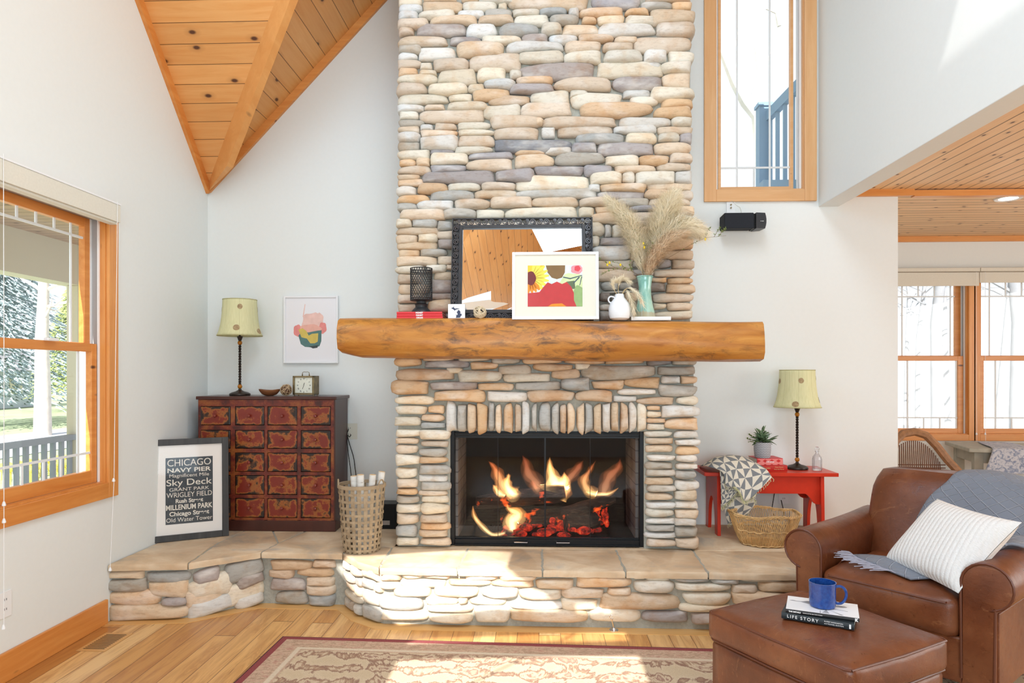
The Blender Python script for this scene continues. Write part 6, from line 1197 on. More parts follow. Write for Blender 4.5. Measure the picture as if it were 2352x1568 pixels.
def soft_box(x0, x1, y0, y1, z0, z1, crown=.02, r=.04, n=10, puff=.015, wr_=0, seed=0):
    """cushion: rounded block with domed top and puffed sides"""
    rr = random.Random(seed); ph = [rr.uniform(0, 6) for _ in range(4)]; mb = MB(); cx, cy, cz = (x0+x1)/2, (y0+y1)/2, (z0+z1)/2; hx, hy, hz = (x1-x0)/2, (y1-y0)/2, (z1-z0)/2
    def mp(u, v_, w):   # cube point -> cushion
        q = V((u*hx, v_*hy, w*hz)); c_ = V((max(-hx+r, min(hx-r, q.x)), max(-hy+r, min(hy-r, q.y)), max(-hz+r, min(hz-r, q.z)))); d = q-c_
        if d.length > 1e-6: q = c_+d.normalized()*r if d.length > r*.999 or sum(abs(k) > 1e-6 for k in d) > 1 else c_+d
        if w > -.99: q.z += crown*(1-u*u)*(1-v_*v_)*(1 if w > 0 else .2)
        if abs(u) > .6: q.x += math.copysign(puff, u)*(1-v_*v_)*(1-w*w)
        if abs(v_) > .6: q.y += math.copysign(puff, v_)*(1-u*u)*(1-w*w)
        q += V((0, 0, 1))*wr_*(math.sin(u*9+ph[0]+v_*3)*math.sin(v_*7+ph[1])+.5*math.sin(u*17+ph[2]))*(1 if w > .5 else .4)
        return V((cx+q.x, cy+q.y, cz+q.z))
    g = [-1+2*i/n for i in range(n+1)]; g = [math.copysign(abs(k)**.8, k) for k in g]
    for f_ in (lambda a, b: (a, b, 1), lambda a, b: (b, a, -1), lambda a, b: (a, -1, b), lambda a, b: (b, 1, a), lambda a, b: (-1, b, a), lambda a, b: (1, a, b)):
        P = [[mp(*f_(a, b)) for b in g] for a in g]; w_ = n+1; mb.add([p for r_ in P for p in r_], [(i*w_+j, (i+1)*w_+j, (i+1)*w_+j+1, i*w_+j+1) for i in range(n) for j in range(n)])
    return mb
def armprof(sx_, s=1.0, z0=.09):
    # P-shaped section, x from the inner face outwards
    pts = [(.30, z0), (.30, .50)]+[(.395+.098*s*math.cos(a), .522+.098*s*math.sin(a)) for a in (PI-.15-(PI+.15+1.15)*i/16 for i in range(17))]+[(.425, .44), (.425, z0)]
    return [(sx_*x, z) for x, z in pts]
for sx_ in (-1, 1):
    mb = MB(); rings = []
    for y, k, up in ((-.41, .90, 0), (-.405, .97, 0), (-.39, 1, 0), (-.2, 1.01, .0), (0, 1.0, .004), (.2, .99, .015), (.36, .98, .03), (.40, .93, .03)):
        c_ = V((sx_*.375, 0, .40)); rings.append([V((c_.x+(x-c_.x)*k, y, c_.z+(z-c_.z)*k+up*(1 if z > .45 else 0))) for x, z in armprof(sx_)])
    mb.loft(rings); mb.build('arm', M['leather'], ac, smooth=True, bevel=0, local=True)
    pp = armprof(sx_, .96)[1:-1]; mb = MB(); mb.tube([(x*.995, -.408, z) for x, z in [(sx_*.303, .12)]+pp+[(sx_*.42, .12)]], .0055, 6); mb.build('arm_piping', M['piping'], ac, smooth=True, local=True)
    for yk_ in (-.12, .14): MB().tube([(sx_*.427, yk_, .10), (sx_*.427, yk_, .42)], .003, 5).build('side_seam', M['piping'], ac, smooth=True, local=True)
    MB().box(*((.415, .432) if sx_ > 0 else (-.432, -.415)), -.39, .40, .09, .42).build('side_panel', M['leather'], ac, bevel=.004, local=True)
soft_box(-.292, .292, -.43, .18, .27, .455, .03, .045, 12, .018, .004, 3).build('seat_cushion', M['leather'], ac, smooth='all', local=True, weld=True)
MB().tube([(-.285, -.20, .462), (-.25, -.436, .425), (0, -.452, .432), (.25, -.436, .425), (.285, -.20, .462)], .004, 6).build('seat_piping', M['piping'], ac, smooth=True, local=True)
MB().box(-.305, .305, -.40, .40, .09, .285).build('base', M['leather'], ac, bevel=.01, local=True)
# back: broad rounded slab leaning backwards, wider at the top
mb = MB(); n = 13; rings = []
for i in range(n):
    f = i/(n-1); z = .30+.565*f; hw = .325+.035*math.sin(f*PI*.8); yc = .18+.16*f; th = .105-.02*f
    if i >= n-3: k = (1, .93, .72)[i-(n-3)]; th *= k; hw *= (1, .975, .92)[i-(n-3)]
    ring = []
    for j in range(28):
        a = 2*PI*j/28; c_, s_ = math.cos(a), math.sin(a); ring.append((math.copysign(abs(c_)**.45, c_)*hw, yc+math.copysign(abs(s_)**.6, s_)*th+(-.02*(1-(abs(c_)**.9)) if s_ < 0 else 0), z+(.018*(1-c_*c_) if i > 8 else 0)))
    rings.append(ring)
mb.loft(rings); mb.build('backrest', M['leather'], ac, smooth='all', local=True)
for x, y in ((-.36, -.36), (.36, -.36), (-.36, .36), (.36, .36)): MB().lathe([(.018, 0), (.03, .092)], 12, (x, y, 0)).build('leg', M['dwood'], ac, smooth=True, local=True)
AM = Matrix.Translation(ac.location) @ Matrix.Rotation(ac.rotation_euler.z, 4, 'Z'); L2W = lambda x, y, z: AM @ V((x, y, z))
# throw over the back and seat
t = NT('blue_grey_lattice_knit', .95); v = t.uv(); se = t.n('ShaderNodeSeparateXYZ', {0: v}).outputs
d1 = t.math('ABSOLUTE', t.math('SUBTRACT', t.math('FRACT', t.math('ADD', se[0], se[1])), .5)); d2 = t.math('ABSOLUTE', t.math('SUBTRACT', t.math('FRACT', t.math('SUBTRACT', se[0], se[1])), .5)); e = t.math('MAXIMUM', d1, d2)
rib = t.ramp(e, [(.43, 0), (.475, 1)]); rb2 = t.noise(t.map(v, (30, 30, 1)), 3, 3); t.col(t.mix(rib, t.ramp(rb2, [(.3, (.27, .30, .36)), (.7, (.33, .36, .43))]), (.46, .49, .56))); t.bump(t.math('ADD', rib, t.math('MULTIPLY', rb2, .3)), .9, .008); M['lattice'] = t.m
M['bfringe'] = noisy('blue_grey_yarn', (.42, .43, .52), .12, 40, .95, 0)
th = thing('throw_blanket', 'blue-grey lattice knit throw draped over the armchair back and seat', 'blanket', L2W(.1, .2, .6))
def backy(x, z): f = (z-.30)/.565; return .18+.16*f-(.105-.02*f)-.02-.012
rows = []
for z, xl in ((.47, -.12), (.58, -.10), (.68, -.07), (.77, -.03), (.84, .03)): rows.append([L2W(xl+(.375-xl)*k/4, backy(0, z)-.006*math.sin(k*2+z*20), z+.0*k) for k in range(5)])
rows.append([L2W(.06+.315*k/4, .25, .896-.010*(k-1.5)**2*.5) for k in range(5)]); rows.append([L2W(.08+.30*k/4, .345, .905-.010*(k-1.5)**2*.5) for k in range(5)]); rows.append([L2W(.09+.30*k/4, .43, .86-.02*abs(k-1.5)) for k in range(5)]); rows.append([L2W(.10+.29*k/4, .455, .72) for k in range(5)])
s4, f4 = sheet(rows, 'back_drape', M['lattice'], th, sub=5, cell=(5.5, 13), thick=.010)
rows = [[L2W(-.05, .02, .50), L2W(.08, .03, .52), L2W(.20, .03, .52), L2W(.28, .02, .50)], [L2W(-.10, -.10, .488), L2W(.05, -.10, .505), L2W(.16, -.10, .505), L2W(.28, -.09, .49)], [L2W(-.19, -.15, .487), L2W(-.06, -.22, .51), L2W(.06, -.25, .50), L2W(.2, -.24, .49)], [L2W(-.25, -.18, .48), L2W(-.17, -.27, .492), L2W(-.04, -.33, .488), L2W(.09, -.37, .478)]]
s5, f5 = sheet(rows, 'seat_fold', M['lattice'], th, sub=6, cell=(6, 5.5), thick=.012)
rr = random.Random(6); mb = MB()
for i in range(44):
    q = i/43; p = f5(q*.8, 1); d = (L2W(-.5, -.45, 0)-L2W(0, 0, 0)).normalized(); d = (d+V((rr.uniform(-.35, .35), rr.uniform(-.35, .35), 0))).normalized(); L_ = rr.uniform(.07, .12); pts = [p]
    for k in range(1, 6): w_ = p+d*L_*k/5+V((rr.uniform(-.004, .004), rr.uniform(-.004, .004), 0)); loc_ = AM.inverted() @ w_; w_.z = (.497-max(0, -loc_.y-.30)*.05) if loc_.y > -.43 else .45-(-loc_.y-.43)*1.5; pts.append(w_)
    mb.tube(pts, .0021, 5)
mb.build('fringe', M['bfringe'], th, smooth=True)
s6, f6 = sheet([[L2W(.27, .03, .60), L2W(.33, .05, .65), L2W(.40, .06, .66)], [L2W(.29, -.06, .56), L2W(.36, -.03, .645), L2W(.44, .0, .655)], [L2W(.29, -.10, .53), L2W(.37, -.09, .642), L2W(.47, -.06, .63)]], 'arm_fold', M['lattice'], th, cell=(2, 2), thick=.012)
# white ribbed cushion
t = NT('white_chenille', .95, spec=.1); v = t.uv(); se = t.n('ShaderNodeSeparateXYZ', {0: v}).outputs; rb3 = t.math('ABSOLUTE', t.math('SINE', t.math('MULTIPLY', se[0], PI*21))); nn = t.noise(t.map(v, (21, 42, 1)), 2.2, 3)
t.col(t.ramp(nn, [(.3, (.80, .80, .78)), (.7, (.90, .90, .89))])); t.bump(t.math('ADD', rb3, t.math('MULTIPLY', nn, .9)), .45, .006); M['chen'] = t.m
A, Dp = V((1.89, 3.32, .80)), V((1.665, 3.37, .49)); W_ = V((.09, -.44, -.015)); B = A+W_; ctr = (A+Dp)/2+W_/2; ux, uy = W_.normalized(), (A-Dp).normalized(); un = ux.cross(uy).normalized(); hw, hh = W_.length/2, (A-Dp).length/2
mb = MB(); N = 26
for sg in (1, -1):
    P = []
    for i in range(N+1):
        for j in range(N+1):
            a, b = -1+2*i/N, -1+2*j/N; e = (1-a**4)*(1-b**4); kx_ = a*(1-.06*(1-b*b)) ; ky_ = b*(1-.06*(1-a*a)); P.append(ctr+ux*hw*kx_+uy*hh*ky_+un*sg*(.075*e**.5*(1-.25*(a*a+b*b)*.5)+.001*(1-e)))
    w_ = N+1; mb.add(P, [(i*w_+j, (i+1)*w_+j, (i+1)*w_+j+1, i*w_+j+1) for i in range(N) for j in range(N)])
cu_ = thing('cushion', 'white ribbed chenille cushion leaning on the armchair arm', 'cushion', ctr); co = mb.build('cover', M['chen'], cu_, smooth='all'); l = co.data.uv_layers.new(name='UVMap')
for lp in co.data.loops: q = co.data.vertices[lp.vertex_index].co; l.data[lp.index].uv = (q.dot(ux)/(2*hw)+.5, q.dot(uy)/(2*hh)+.5)
# ================================================================ ottoman
ot = thing('ottoman', 'brown leather ottoman in front of the armchair', 'ottoman', (1.093, 2.69, .008), math.radians(30.5)); ot['_l'] = 1; OZ = .425
soft_box(-.283, .283, -.325, .325, .30, OZ, .028, .028, 14, .010, .0025, 5).build('top_cushion', M['leather'], ot, smooth='all', local=True, weld=True)
soft_box(-.272, .272, -.314, .314, .07, .305, .0, .025, 10, .006, .0, 6).build('body', M['leather'], ot, smooth='all', local=True, weld=True)
for z, k in ((OZ-.012, 1.0), (.306, .985)): MB().tube([(x*k, y*k, z) for x, y in ((-.268, -.318), (0, -.326), (.268, -.318), (.278, -.30), (.284, 0), (.278, .30), (.268, .318), (0, .326), (-.268, .318), (-.278, .30), (-.284, 0), (-.278, -.30), (-.268, -.318))], .0045, 6, caps=False).build('piping', M['piping'], ot, smooth=True, local=True)
for x, y in ((-.22, -.26), (.22, -.26), (-.22, .26), (.22, .26)): MB().lathe([(.016, 0), (.024, .075)], 12, (x, y, 0)).build('leg', M['dwood'], ot, smooth=True, local=True)
# two books and the mug on it
BZ1 = OZ+.036
def placed_book(label, pl, pr, dep, h, z, cover, **k):
    a, b = atz(*pl, z), atz(*pr, z); d = b-a; rz = math.atan2(d.y, d.x); c_ = (a+b)/2+V((-math.sin(rz), math.cos(rz), 0))*dep/2; return book(label, c_, d.length, dep, h, cover, rz, **k), d.length
M['slate'] = flat('dark_slate_cover', (.018, .028, .034), .5); M['blackc'] = flat('black_cover', (.012, .012, .014), .45)
lb, Lw = placed_book('dark slate book reading LIFE STORY on its spine, bottom of the two on the ottoman', (1795, 1419), (1962, 1447.5), .19, .0245, BZ1, M['slate'], group='books on the ottoman')
text('lettering', 'LIFE STORY', .0165, frame3((-Lw*.42, -.0987, .0125), (1, 0, 0), (0, 0, 1)), M['ink'], lb, align='LEFT', space=1.35, bold=.0001)
text('lettering', 'RUPERT BARRINGTON', .0062, frame3((Lw*.10, -.0987, .0165), (1, 0, 0), (0, 0, 1)), M['ink'], lb, align='LEFT'); text('lettering', 'and MICHAEL GUNTON', .0062, frame3((Lw*.10, -.0987, .0085), (1, 0, 0), (0, 0, 1)), M['ink'], lb, align='LEFT')
MB().box(Lw*.435, Lw*.46, -.0988, -.0983, .004, .020).build('publisher_mark', M['ink'], lb, local=True)
M['cover_w'] = flat('white_cover_art', (.84, .85, .87), .35)
ub, Uw = placed_book('black and white paperback under the blue mug', (1805, 1406), (1974, 1429), .165, .0145, BZ1+.0250, M['blackc'], group='books on the ottoman', pages=M['page'])
MB().box(-Uw/2, Uw/2, -.0825, .0825, .0146, .0150).build('front_cover', M['cover_w'], ub, local=True)
M['greyink'] = noisy('grey_wash_print', (.30, .31, .33), .5, 40, .6, 0); mb = MB(); zc_ = .0152
for poly in ([(-.16, .028), (-.145, .034), (-.125, .030), (-.10, .030), (-.07, .045), (-.04, .046), (-.02, .036), (-.02, .01), (-.05, .006), (-.08, .014), (-.105, .024), (-.15, .024)], [(.04, .03), (.08, .036), (.12, .03), (.115, .022), (.09, .016), (.06, .02)], [(.0, -.075), (.02, -.035), (.035, -.075)], [(.04, -.04), (.10, -.072), (.09, -.078)], [(.05, -.01), (.12, -.02), (.12, -.024), (.05, -.016)], [(-.01, -.08), (-.008, -.04), (-.005, -.08)]):
    mb.prism([(x*Uw/.34, y) for x, y in poly], (0, 0, .01505), (1, 0, 0), (0, 1, 0), (0, 0, 1), .0002)
mb.build('cover_drawing', M['greyink'], ub, local=True)
text('lettering', 'THE DETAILS', .0072, frame3((-Uw*.46, -.0862, .0072), (1, 0, 0), (0, 0, 1)), M['ink'], ub, align='LEFT', bold=.0003); text('lettering', 'JOHN PATTERSON', .0052, frame3((-Uw*.24, -.0862, .0072), (1, 0, 0), (0, 0, 1)), M['ink'], ub, align='LEFT') if False else text('lettering', 'SOME NOTES ON THE WORKS', .0048, frame3((-Uw*.26, -.0862, .0072), (1, 0, 0), (0, 0, 1)), M['ink'], ub, align='LEFT')
text('lettering', 'K', .013, frame3((Uw*.46, -.0862, .0075), (1, 0, 0), (0, 0, 1)), M['ink'], ub, bold=.0012)
t = NT('cobalt_enamel', .14, spec=.6); t.col(t.ramp(t.noise(t.obj(), 90, 3), [(.3, (.010, .045, .22)), (.7, (.018, .085, .34))])); M['cobalt'] = t.m
zm_ = BZ1+.0250+.0152; mc = atz(1889, 1392, zm_); mg = thing('mug', 'cobalt blue mug standing on the two books on the ottoman', 'mug', mc); s = mc.y/FPX; rm = 29*s; hm = 56*s
MB().lathe([(rm*.80, zm_), (rm*.92, zm_+.004), (rm*.97, zm_+.02), (rm*.97, zm_+hm*.7), (rm, zm_+hm), (rm*.94, zm_+hm), (rm*.90, zm_+hm*.7), (rm*.88, zm_+.01), (0, zm_+.006)], 36, (mc.x, mc.y, 0)).build('body', M['cobalt'], mg, smooth=True)
hd = V((.97, -.22, 0)).normalized(); hp_ = [(0, .82), (.16, .86), (.32, .78), (.40, .58), (.36, .36), (.24, .2), (.08, .16), (-.02, .2)]; hq_ = [tuple(.5*((2*b_[i])+(c_[i]-a_[i])*f+(2*a_[i]-5*b_[i]+4*c_[i]-d_[i])*f*f+(-a_[i]+3*b_[i]-3*c_[i]+d_[i])*f**3) for i in (0, 1)) for a_, b_, c_, d_ in zip([hp_[0]]+hp_, hp_, hp_[1:], hp_[2:]+[hp_[-1]]) for f in (0, .25, .5, .75)]+[hp_[-1]]
MB().tube([mc+hd*(rm*.93+q[0]*hm)+V((0, 0, hm*q[1])) for q in hq_], .0052, 8).build('handle', M['cobalt'], mg, smooth=True)
# ================================================================ rug, vent, gas key
rx0, ry1 = atz(638, 1473, .006).x, 3.50; t = NT('persian_rug', .95, spec=.1); v = t.obj(); se = t.n('ShaderNodeSeparateXYZ', {0: v}).outputs
RW, RH = 3.6, 2.6
ed = t.math('MINIMUM', se[0], se[1]); n1 = t.noise(t.map(v, (1.1, .5, 1)), 5.0, 7, .68, 1.3); n2 = t.noise(t.map(v, (1, 3, 1)), 16, 5, .75, .6); wv = t.n('ShaderNodeTexWave', {'Vector': v, 'Scale': 2.2, 'Distortion': 3, 'Detail': 3, 'Detail Scale': 1.6}, wave_type='RINGS').outputs[1]
fld = t.ramp(t.math('ADD', t.math('MULTIPLY', n1, .85), t.math('MULTIPLY', wv, .15)), [(.38, (.62, .50, .34)), (.47, (.66, .54, .38)), (.50, (.28, .16, .12)), (.54, (.44, .30, .20)), (.57, (.66, .54, .39)), (.61, (.60, .47, .33)), (.63, (.34, .19, .15)), (.70, (.56, .42, .30))])
bnd = t.ramp(n2, [(.36, (.46, .25, .19)), (.48, (.64, .47, .34)), (.56, (.38, .25, .17)), (.64, (.64, .48, .35))]); c = t.mix(t.ramp(ed, [(.165, 0), (.175, 1)]), bnd, fld); c = t.mix(t.ramp(ed, [(.13, 0), (.135, 1), (.155, 1), (.16, 0)]), c, (.70, .60, .46))
c = t.mix(t.math('LESS_THAN', ed, .038), c, (.26, .055, .065)); c = t.mix(t.math('LESS_THAN', ed, .006), c, (.03, .02, .03)); fine = t.noise(v, 220, 2); t.col(t.mix(t.ramp(fine, [(.35, .25), (.6, 0)]), c, (.3, .2, .14))); t.bump(fine, .4, .004); M['rug'] = t.m
rg = thing('rug', 'faded beige floral rug with maroon edge on the plank floor', 'rug', (rx0, 3.555, .0)); rg['_l'] = 1; rg.rotation_euler = (0, 0, math.radians(-1.9)); rg.scale = (1, 1, 1)
mb = MB(); mb.box(0, RW, 0, RH, .0006, .008); o = mb.build('pile', M['rug'], rg, bevel=.002, local=True); o.rotation_euler = (0, 0, 0); o.scale = (1, -1, 1)
va, vb = atz(209, 1484, .003), atz(274, 1462, .003); vt = thing('floor_vent', 'flush wooden floor vent with dark slots by the left wall', 'vent', ((va.x+vb.x)/2, (va.y+vb.y)/2, .0)); x0, x1, y0, y1_ = vt.location.x-.055, vt.location.x+.055, vt.location.y-.10, vt.location.y+.10
MB().box(x0-.02, x1+.02, y0-.02, y1_+.02, .0004, .003).build('frame', wood('vent_oak', (.60, .32, .11), (.72, .42, .16), knots=False, axis='Y', rough=.3), vt, bevel=.001); mb = MB()
for k in range(12): y = y0+(y1_-y0)*(k+.5)/12; mb.box(x0, x1, y-.0035, y+.0035, .0028, .0034)
mb.build('slots', M['black'], vt)
gk = atz(1410, 1447, 0); M['chrome'] = flat('chrome', (.8, .8, .82), .12, 1); g_ = thing('gas_valve_key', 'chrome gas valve key standing in a round floor plate by the hearth', 'key', gk)
MB().lathe([(0, .0003), (.026, .0003), (.024, .004), (.012, .006), (.010, .014), (0, .014)], 24, gk).build('plate', M['chrome'], g_, smooth=True)
mb = MB(); mb.tube([gk+V((0, 0, .012)), gk+V((-.008, .0, .045)), gk+V((-.012, 0, .062))], .0035, 8); mb.build('stem', M['chrome'], g_, smooth=True); MB().tube([gk+V((-.012, 0, .062))+V((.011*math.sin(a), 0, .011-.011*math.cos(a))) for a in (2*PI*i/16 for i in range(17))], .0025, 6).build('ring', M['chrome'], g_, smooth=True)
# ================================================================ blinds
hx = XL+.085; zt0, zt1 = atx(277, 512, hx).z, atx(277, 470, hx).z; ye = atx(277, 490, hx).y
rs = thing('window_blind', 'cream fabric valance of a raised blind over the left window', 'blind', (XL+.04, 3.2, zt0))
mb = MB(); mb.box(XL+.022, hx, 2.45, ye, zt0, zt1-.006); mb.build('valance', M['shade'], rs, bevel=.002); MB().box(XL+.022, hx+.003, 2.45, ye+.002, zt1-.006, zt1+.004).build('head_rail', M['white'], rs, bevel=.001)
MB().box(XL+.03, hx-.01, 2.46, ye-.01, zt0-.012, zt0).build('bottom_rail', M['shade'], rs, bevel=.002)
cx_ = hx+.006
def bl_cord(root, P, beads):
    co = MB().tube(P, .0016, 5).build('pull_cord', M['white'], root, smooth=True)
    for b in beads: MB().lathe([(0, .012), (.004, .010), (.008, -.002), (.008, -.008), (0, -.011)], 12, b).build('cord_knob', M['white'], co, smooth=True)
bl_cord(rs, [atx(8, 352, cx_), atx(9, 800, cx_), atx(9, 1440, cx_)], [atx(9, 1157, cx_), atx(9, 1196, cx_), atx(8, 1440, cx_)])
bl_cord(rs, [atx(270, 462, cx_), atx(262, 1100, cx_), atx(253, 1307, cx_)], [atx(261, 1102, cx_), atx(253, 1307, cx_)])
for i, (xa, xb, yb__, lab, cx0, kz_) in enumerate(((2020, 2249, 656, 'linen roller shade raised over the left dining window', 2243, 1018), (2251, 2440, 648, 'linen roller shade raised over the right dining window, hanging slightly shorter', 2263, 1018))):
    Ys = YD-.09; p0_, p1_ = at(xa, 625, Ys), at(xb, yb__, Ys); r = thing('roller_shade', lab, 'blind', ((p0_.x+p1_.x)/2, Ys, p1_.z), group=None)
    MB().box(p0_.x, p1_.x, Ys, Ys+.01, p1_.z, at(2100, 626, Ys).z).build('fabric', M['shade'], r); MB().box(p0_.x, p1_.x, Ys-.015, YD-.025, at(2100, 624, Ys).z, at(2100, 616, Ys).z).build('head_rail', M['shade'], r, bevel=.002)
    bl_cord(r, [at(cx0, 624, Ys-.02), at(cx0, 900, Ys-.02), at(cx0+1, kz_, Ys-.02)], [at(cx0+1, kz_, Ys-.02), at(cx0, kz_-22, Ys-.02)])
# ================================================================ dining room
p = at(2316, 455, 5.02); p = atz(2316, 455, ZC); em = bpy.data.materials.new('lamp_disc'); em.use_nodes = True; em.node_tree.nodes['Principled BSDF'].inputs['Emission Color'].default_value = (1, .93, .80, 1); em.node_tree.nodes['Principled BSDF'].inputs['Emission Strength'].default_value = 6
dl = thing('recessed_light', 'round lit downlight in the dining room board ceiling', 'light', (p.x, p.y, ZC-.002)); MB().lathe([(.062, ZC-.004), (.085, ZC-.008), (.092, ZC-.001), (.062, ZC-.001)], 32, (p.x, p.y, 0), caps=False).build('trim_ring', M['white'], dl, smooth=True); MB().lathe([(0, ZC-.003), (.064, ZC-.003), (.064, ZC-.001), (0, ZC-.001)], 32, (p.x, p.y, 0)).build('lamp_disc', em, dl)
M['rattan'] = noisy('brown_rattan', (.34, .17, .08), .3, 30, .5, .3, .002); M['rattd'] = noisy('dark_woven_reed', (.20, .09, .055), .3, 40, .6)
cyy = 5.5; wch = thing('wicker_chair', 'brown wicker armchair at the dining table beyond the wall end', 'chair', (at(2105, 1000, cyy).x, cyy, 0)); c0 = V(wch.location)
S_ = cyy/FPX; bzz = lambda py: 1.4-(py-855)*S_; bxx = lambda px: at(px, 1000, cyy).x
arch = [(2034, 1110), (2038, 1050), (2050, 1010), (2072, 992), (2100, 988), (2126, 996), (2148, 1020), (2168, 1050), (2190, 1078), (2215, 1090)]
AP = [V((bxx(x), cyy+.10*abs((x-2105)/90)**2*-1, bzz(y))) for x, y in arch]; MB().tube(AP, .032, 8).build('rim', M['rattan'], wch, smooth=True)
inn = [V((bxx(2105+(x-2105)*.80), cyy+.005, bzz(1110+(y-1110)*.86))) for x, y in arch[:9]]
mb = MB()
for k in range(24):
    f = k/23; x = bxx(2052)+(bxx(2158)-bxx(2052))*f; zt__ = bzz(1008+60*abs(f-.42)**2.2*2.6); mb.tube([(x+.02*(f-.5), cyy-.03, .42), (x, cyy, zt__)], .0045, 4)
for k in range(8): z = bzz(1062+k*7); mb.tube([(bxx(2046), cyy-.01, z), (bxx(2170), cyy-.01, z)], .004, 4)
mb.build('woven_back', M['rattd'], wch); MB().lathe([(0, .38), (.27, .38), (.29, .41), (.27, .45), (0, .45)], 28, (c0.x+.02, cyy-.26, 0)).build('seat', M['rattan'], wch, smooth=True)
for dx, dy in ((-.22, -.45), (.24, -.45), (-.22, -.06), (.24, -.06)): MB().tube([(c0.x+dx, cyy+dy, 0), (c0.x+dx*.9, cyy+dy, .40)], .018, 8).build('leg', M['rattan'], wch, smooth=True)
MB().tube([AP[-1], AP[-1]+V((.02, -.25, -.01)), AP[-1]+V((-.02, -.42, -.03)), V((c0.x+.24, cyy-.45, .42))], .024, 8).build('arm', M['rattan'], wch, smooth=True)
M['gpaint'] = noisy('weathered_grey_paint', (.42, .42, .36), .15, 12, .7); tz = .76; ta = atz(2226, 1029, tz); tb0 = atz(2226, 1029, tz)
tx0, ty1 = ta.x, ta.y; ty0 = ty1-.75; dt = thing('dining_table', 'weathered grey dining table at the right edge of the picture', 'table', (tx0+.8, (ty0+ty1)/2, 0), 0)
rot = Matrix.Translation((tx0, ty1, 0)) @ Matrix.Rotation(math.radians(-14), 4, 'Z') @ Matrix.Translation((0, .9, 0))
MB().box(0, 1.6, -.9, -.27, tz-.035, tz, rot).build('tabletop', M['gpaint'], dt, bevel=.006); MB().box(.06, 1.54, -.84, -.33, tz-.13, tz-.035, rot).build('apron', M['gpaint'], dt, bevel=.003)
for x, y in ((.09, -.81), (1.51, -.81), (.09, -.36), (1.51, -.36)): MB().box(x-.035, x+.035, y-.035, y+.035, 0, tz-.04, rot).build('leg', M['gpaint'], dt, bevel=.004)
t = NT('blue_floral_linen', .9); t.col(t.ramp(t.noise(t.obj(), 26, 5, .7, 1.5), [(.42, (.24, .29, .42)), (.52, (.58, .60, .66))])); M['flin'] = t.m
tc_ = thing('table_runner', 'blue and white floral cloth hanging over the corner of the dining table', 'tablecloth', rot @ V((.25, -.5, tz)))
g_rows = [[rot @ V((x, -.32, tz+.006)) for x in (.25, .38, .50)], [rot @ V((x, -.6, tz+.010)) for x in (.20, .34, .48)], [rot @ V((x, -.885, tz+.008)) for x in (.17, .30, .44)], [rot @ V((x, -.915, tz-.03)) for x in (.16, .29, .43)], [rot @ V((x, -.925+.012*math.sin(k*2), tz-.12)) for k, x in enumerate((.13, .27, .42))], [rot @ V((x, -.925+.015*math.cos(k*2), tz-.20)) for k, x in enumerate((.11, .26, .42))]]
sheet(g_rows, 'cloth', M['flin'], tc_, sub=5, thick=.003)
hp = at(2060, 762, 5.6); ring = MB().tube([(XE+.012+.010*math.sin(3*a), 5.55+.16*math.cos(a), at(2060, 762, 5.55).z+.115*math.sin(a)) for a in (2*PI*i/40 for i in range(41))], .012, 6); tag(ring.build('wicker_hoop', M['rattan'], smooth=True), 'brown woven hoop on the dining room side wall, seen edge-on', 'wall decoration')
# ================================================================ outside, left: porch, lawn, trees
M['lawn'] = noisy('pale_spring_lawn', (.42, .50, .30), .25, 1.2, .95, 0); M['asph'] = flat('pale_road', (.55, .57, .62), .9); M['porchw'] = flat('porch_cream_paint', (.62, .57, .44), .7); M['porchc'] = boards('porch_ceiling_boards', .11, (.42, .28, .18), (.52, .37, .25), groove=.05)
M['rail'] = flat('blue_grey_rail_paint', (.30, .34, .37), .6); M['pdeck'] = flat('grey_deck', (.50, .50, .52), .8)
struct(MB().box(-60, -4.75, -30, 60, -.75, -.62).build('lawn_ground', M['lawn'])); struct(MB().box(-17, -12.5, -30, 60, -.61, -.60).build('road', M['asph'])); struct(MB().box(-4.75, XL-.16, -3, 12, -.2, -.1).build('porch_deck', M['pdeck']))
struct(MB().box(-4.9, XL-.16, 2.9, 12, 2.62, 2.66).build('porch_ceiling', M['porchc'], uv=((0, 1, 0), (1, 0, 0)))); struct(MB().box(-4.62, -4.42, 2.9, 12, 2.24, 2.62).build('porch_header', M['porchw']))
xr_ = -4.5; zr_ = atx(80, 1015, xr_).z
def fence(name, label, a, b, z0, z1, mat, n, w=.03, rail=.05):
    r = thing(name, label, 'railing', ((a[0]+b[0])/2, (a[1]+b[1])/2, z0)); a, b = V(a), V(b); up = V((0, 0, 1))
    MB().bar(a+up*z1, b+up*z1, rail*1.6, rail, up).build('top_rail', mat, r); MB().bar(a+up*(z0+.12), b+up*(z0+.12), rail, rail, up).build('bottom_rail', mat, r)
    for k in range(n): p = a.lerp(b, (k+.5)/n); MB().box(p.x-w/2, p.x+w/2, p.y-w/2, p.y+w/2, z0+.12, z1-rail/2).build('baluster', mat, r)
    return r
fence('porch_railing', 'blue-grey porch railing outside the left window', (xr_, 4.2, 0), (xr_, 7.1, 0), -.1, zr_, M['rail'], 26, .035)
yp = atx(176, 800, xr_).y; tag(MB().box(xr_-.06, xr_+.06, yp-.06, yp+.06, -.1, 2.24).build('porch_post', M['porchw'], bevel=.006), 'pale square porch post outside the left window', 'post')
MB()
M['conif'] = noisy('blue_green_needles', (.34, .44, .46), .25, 3, .9, 0); M['trunk'] = noisy('grey_bark', (.45, .43, .41), .25, 6, .9, .3); M['bushy'] = noisy('spring_leaves', (.38, .46, .16), .3, 5, .9, 0); M['pale_trunk'] = noisy('pale_sunlit_bark', (.62, .56, .50), .15, 6, .9, .2)  # conifer needles lightened in colour for overexposed haze
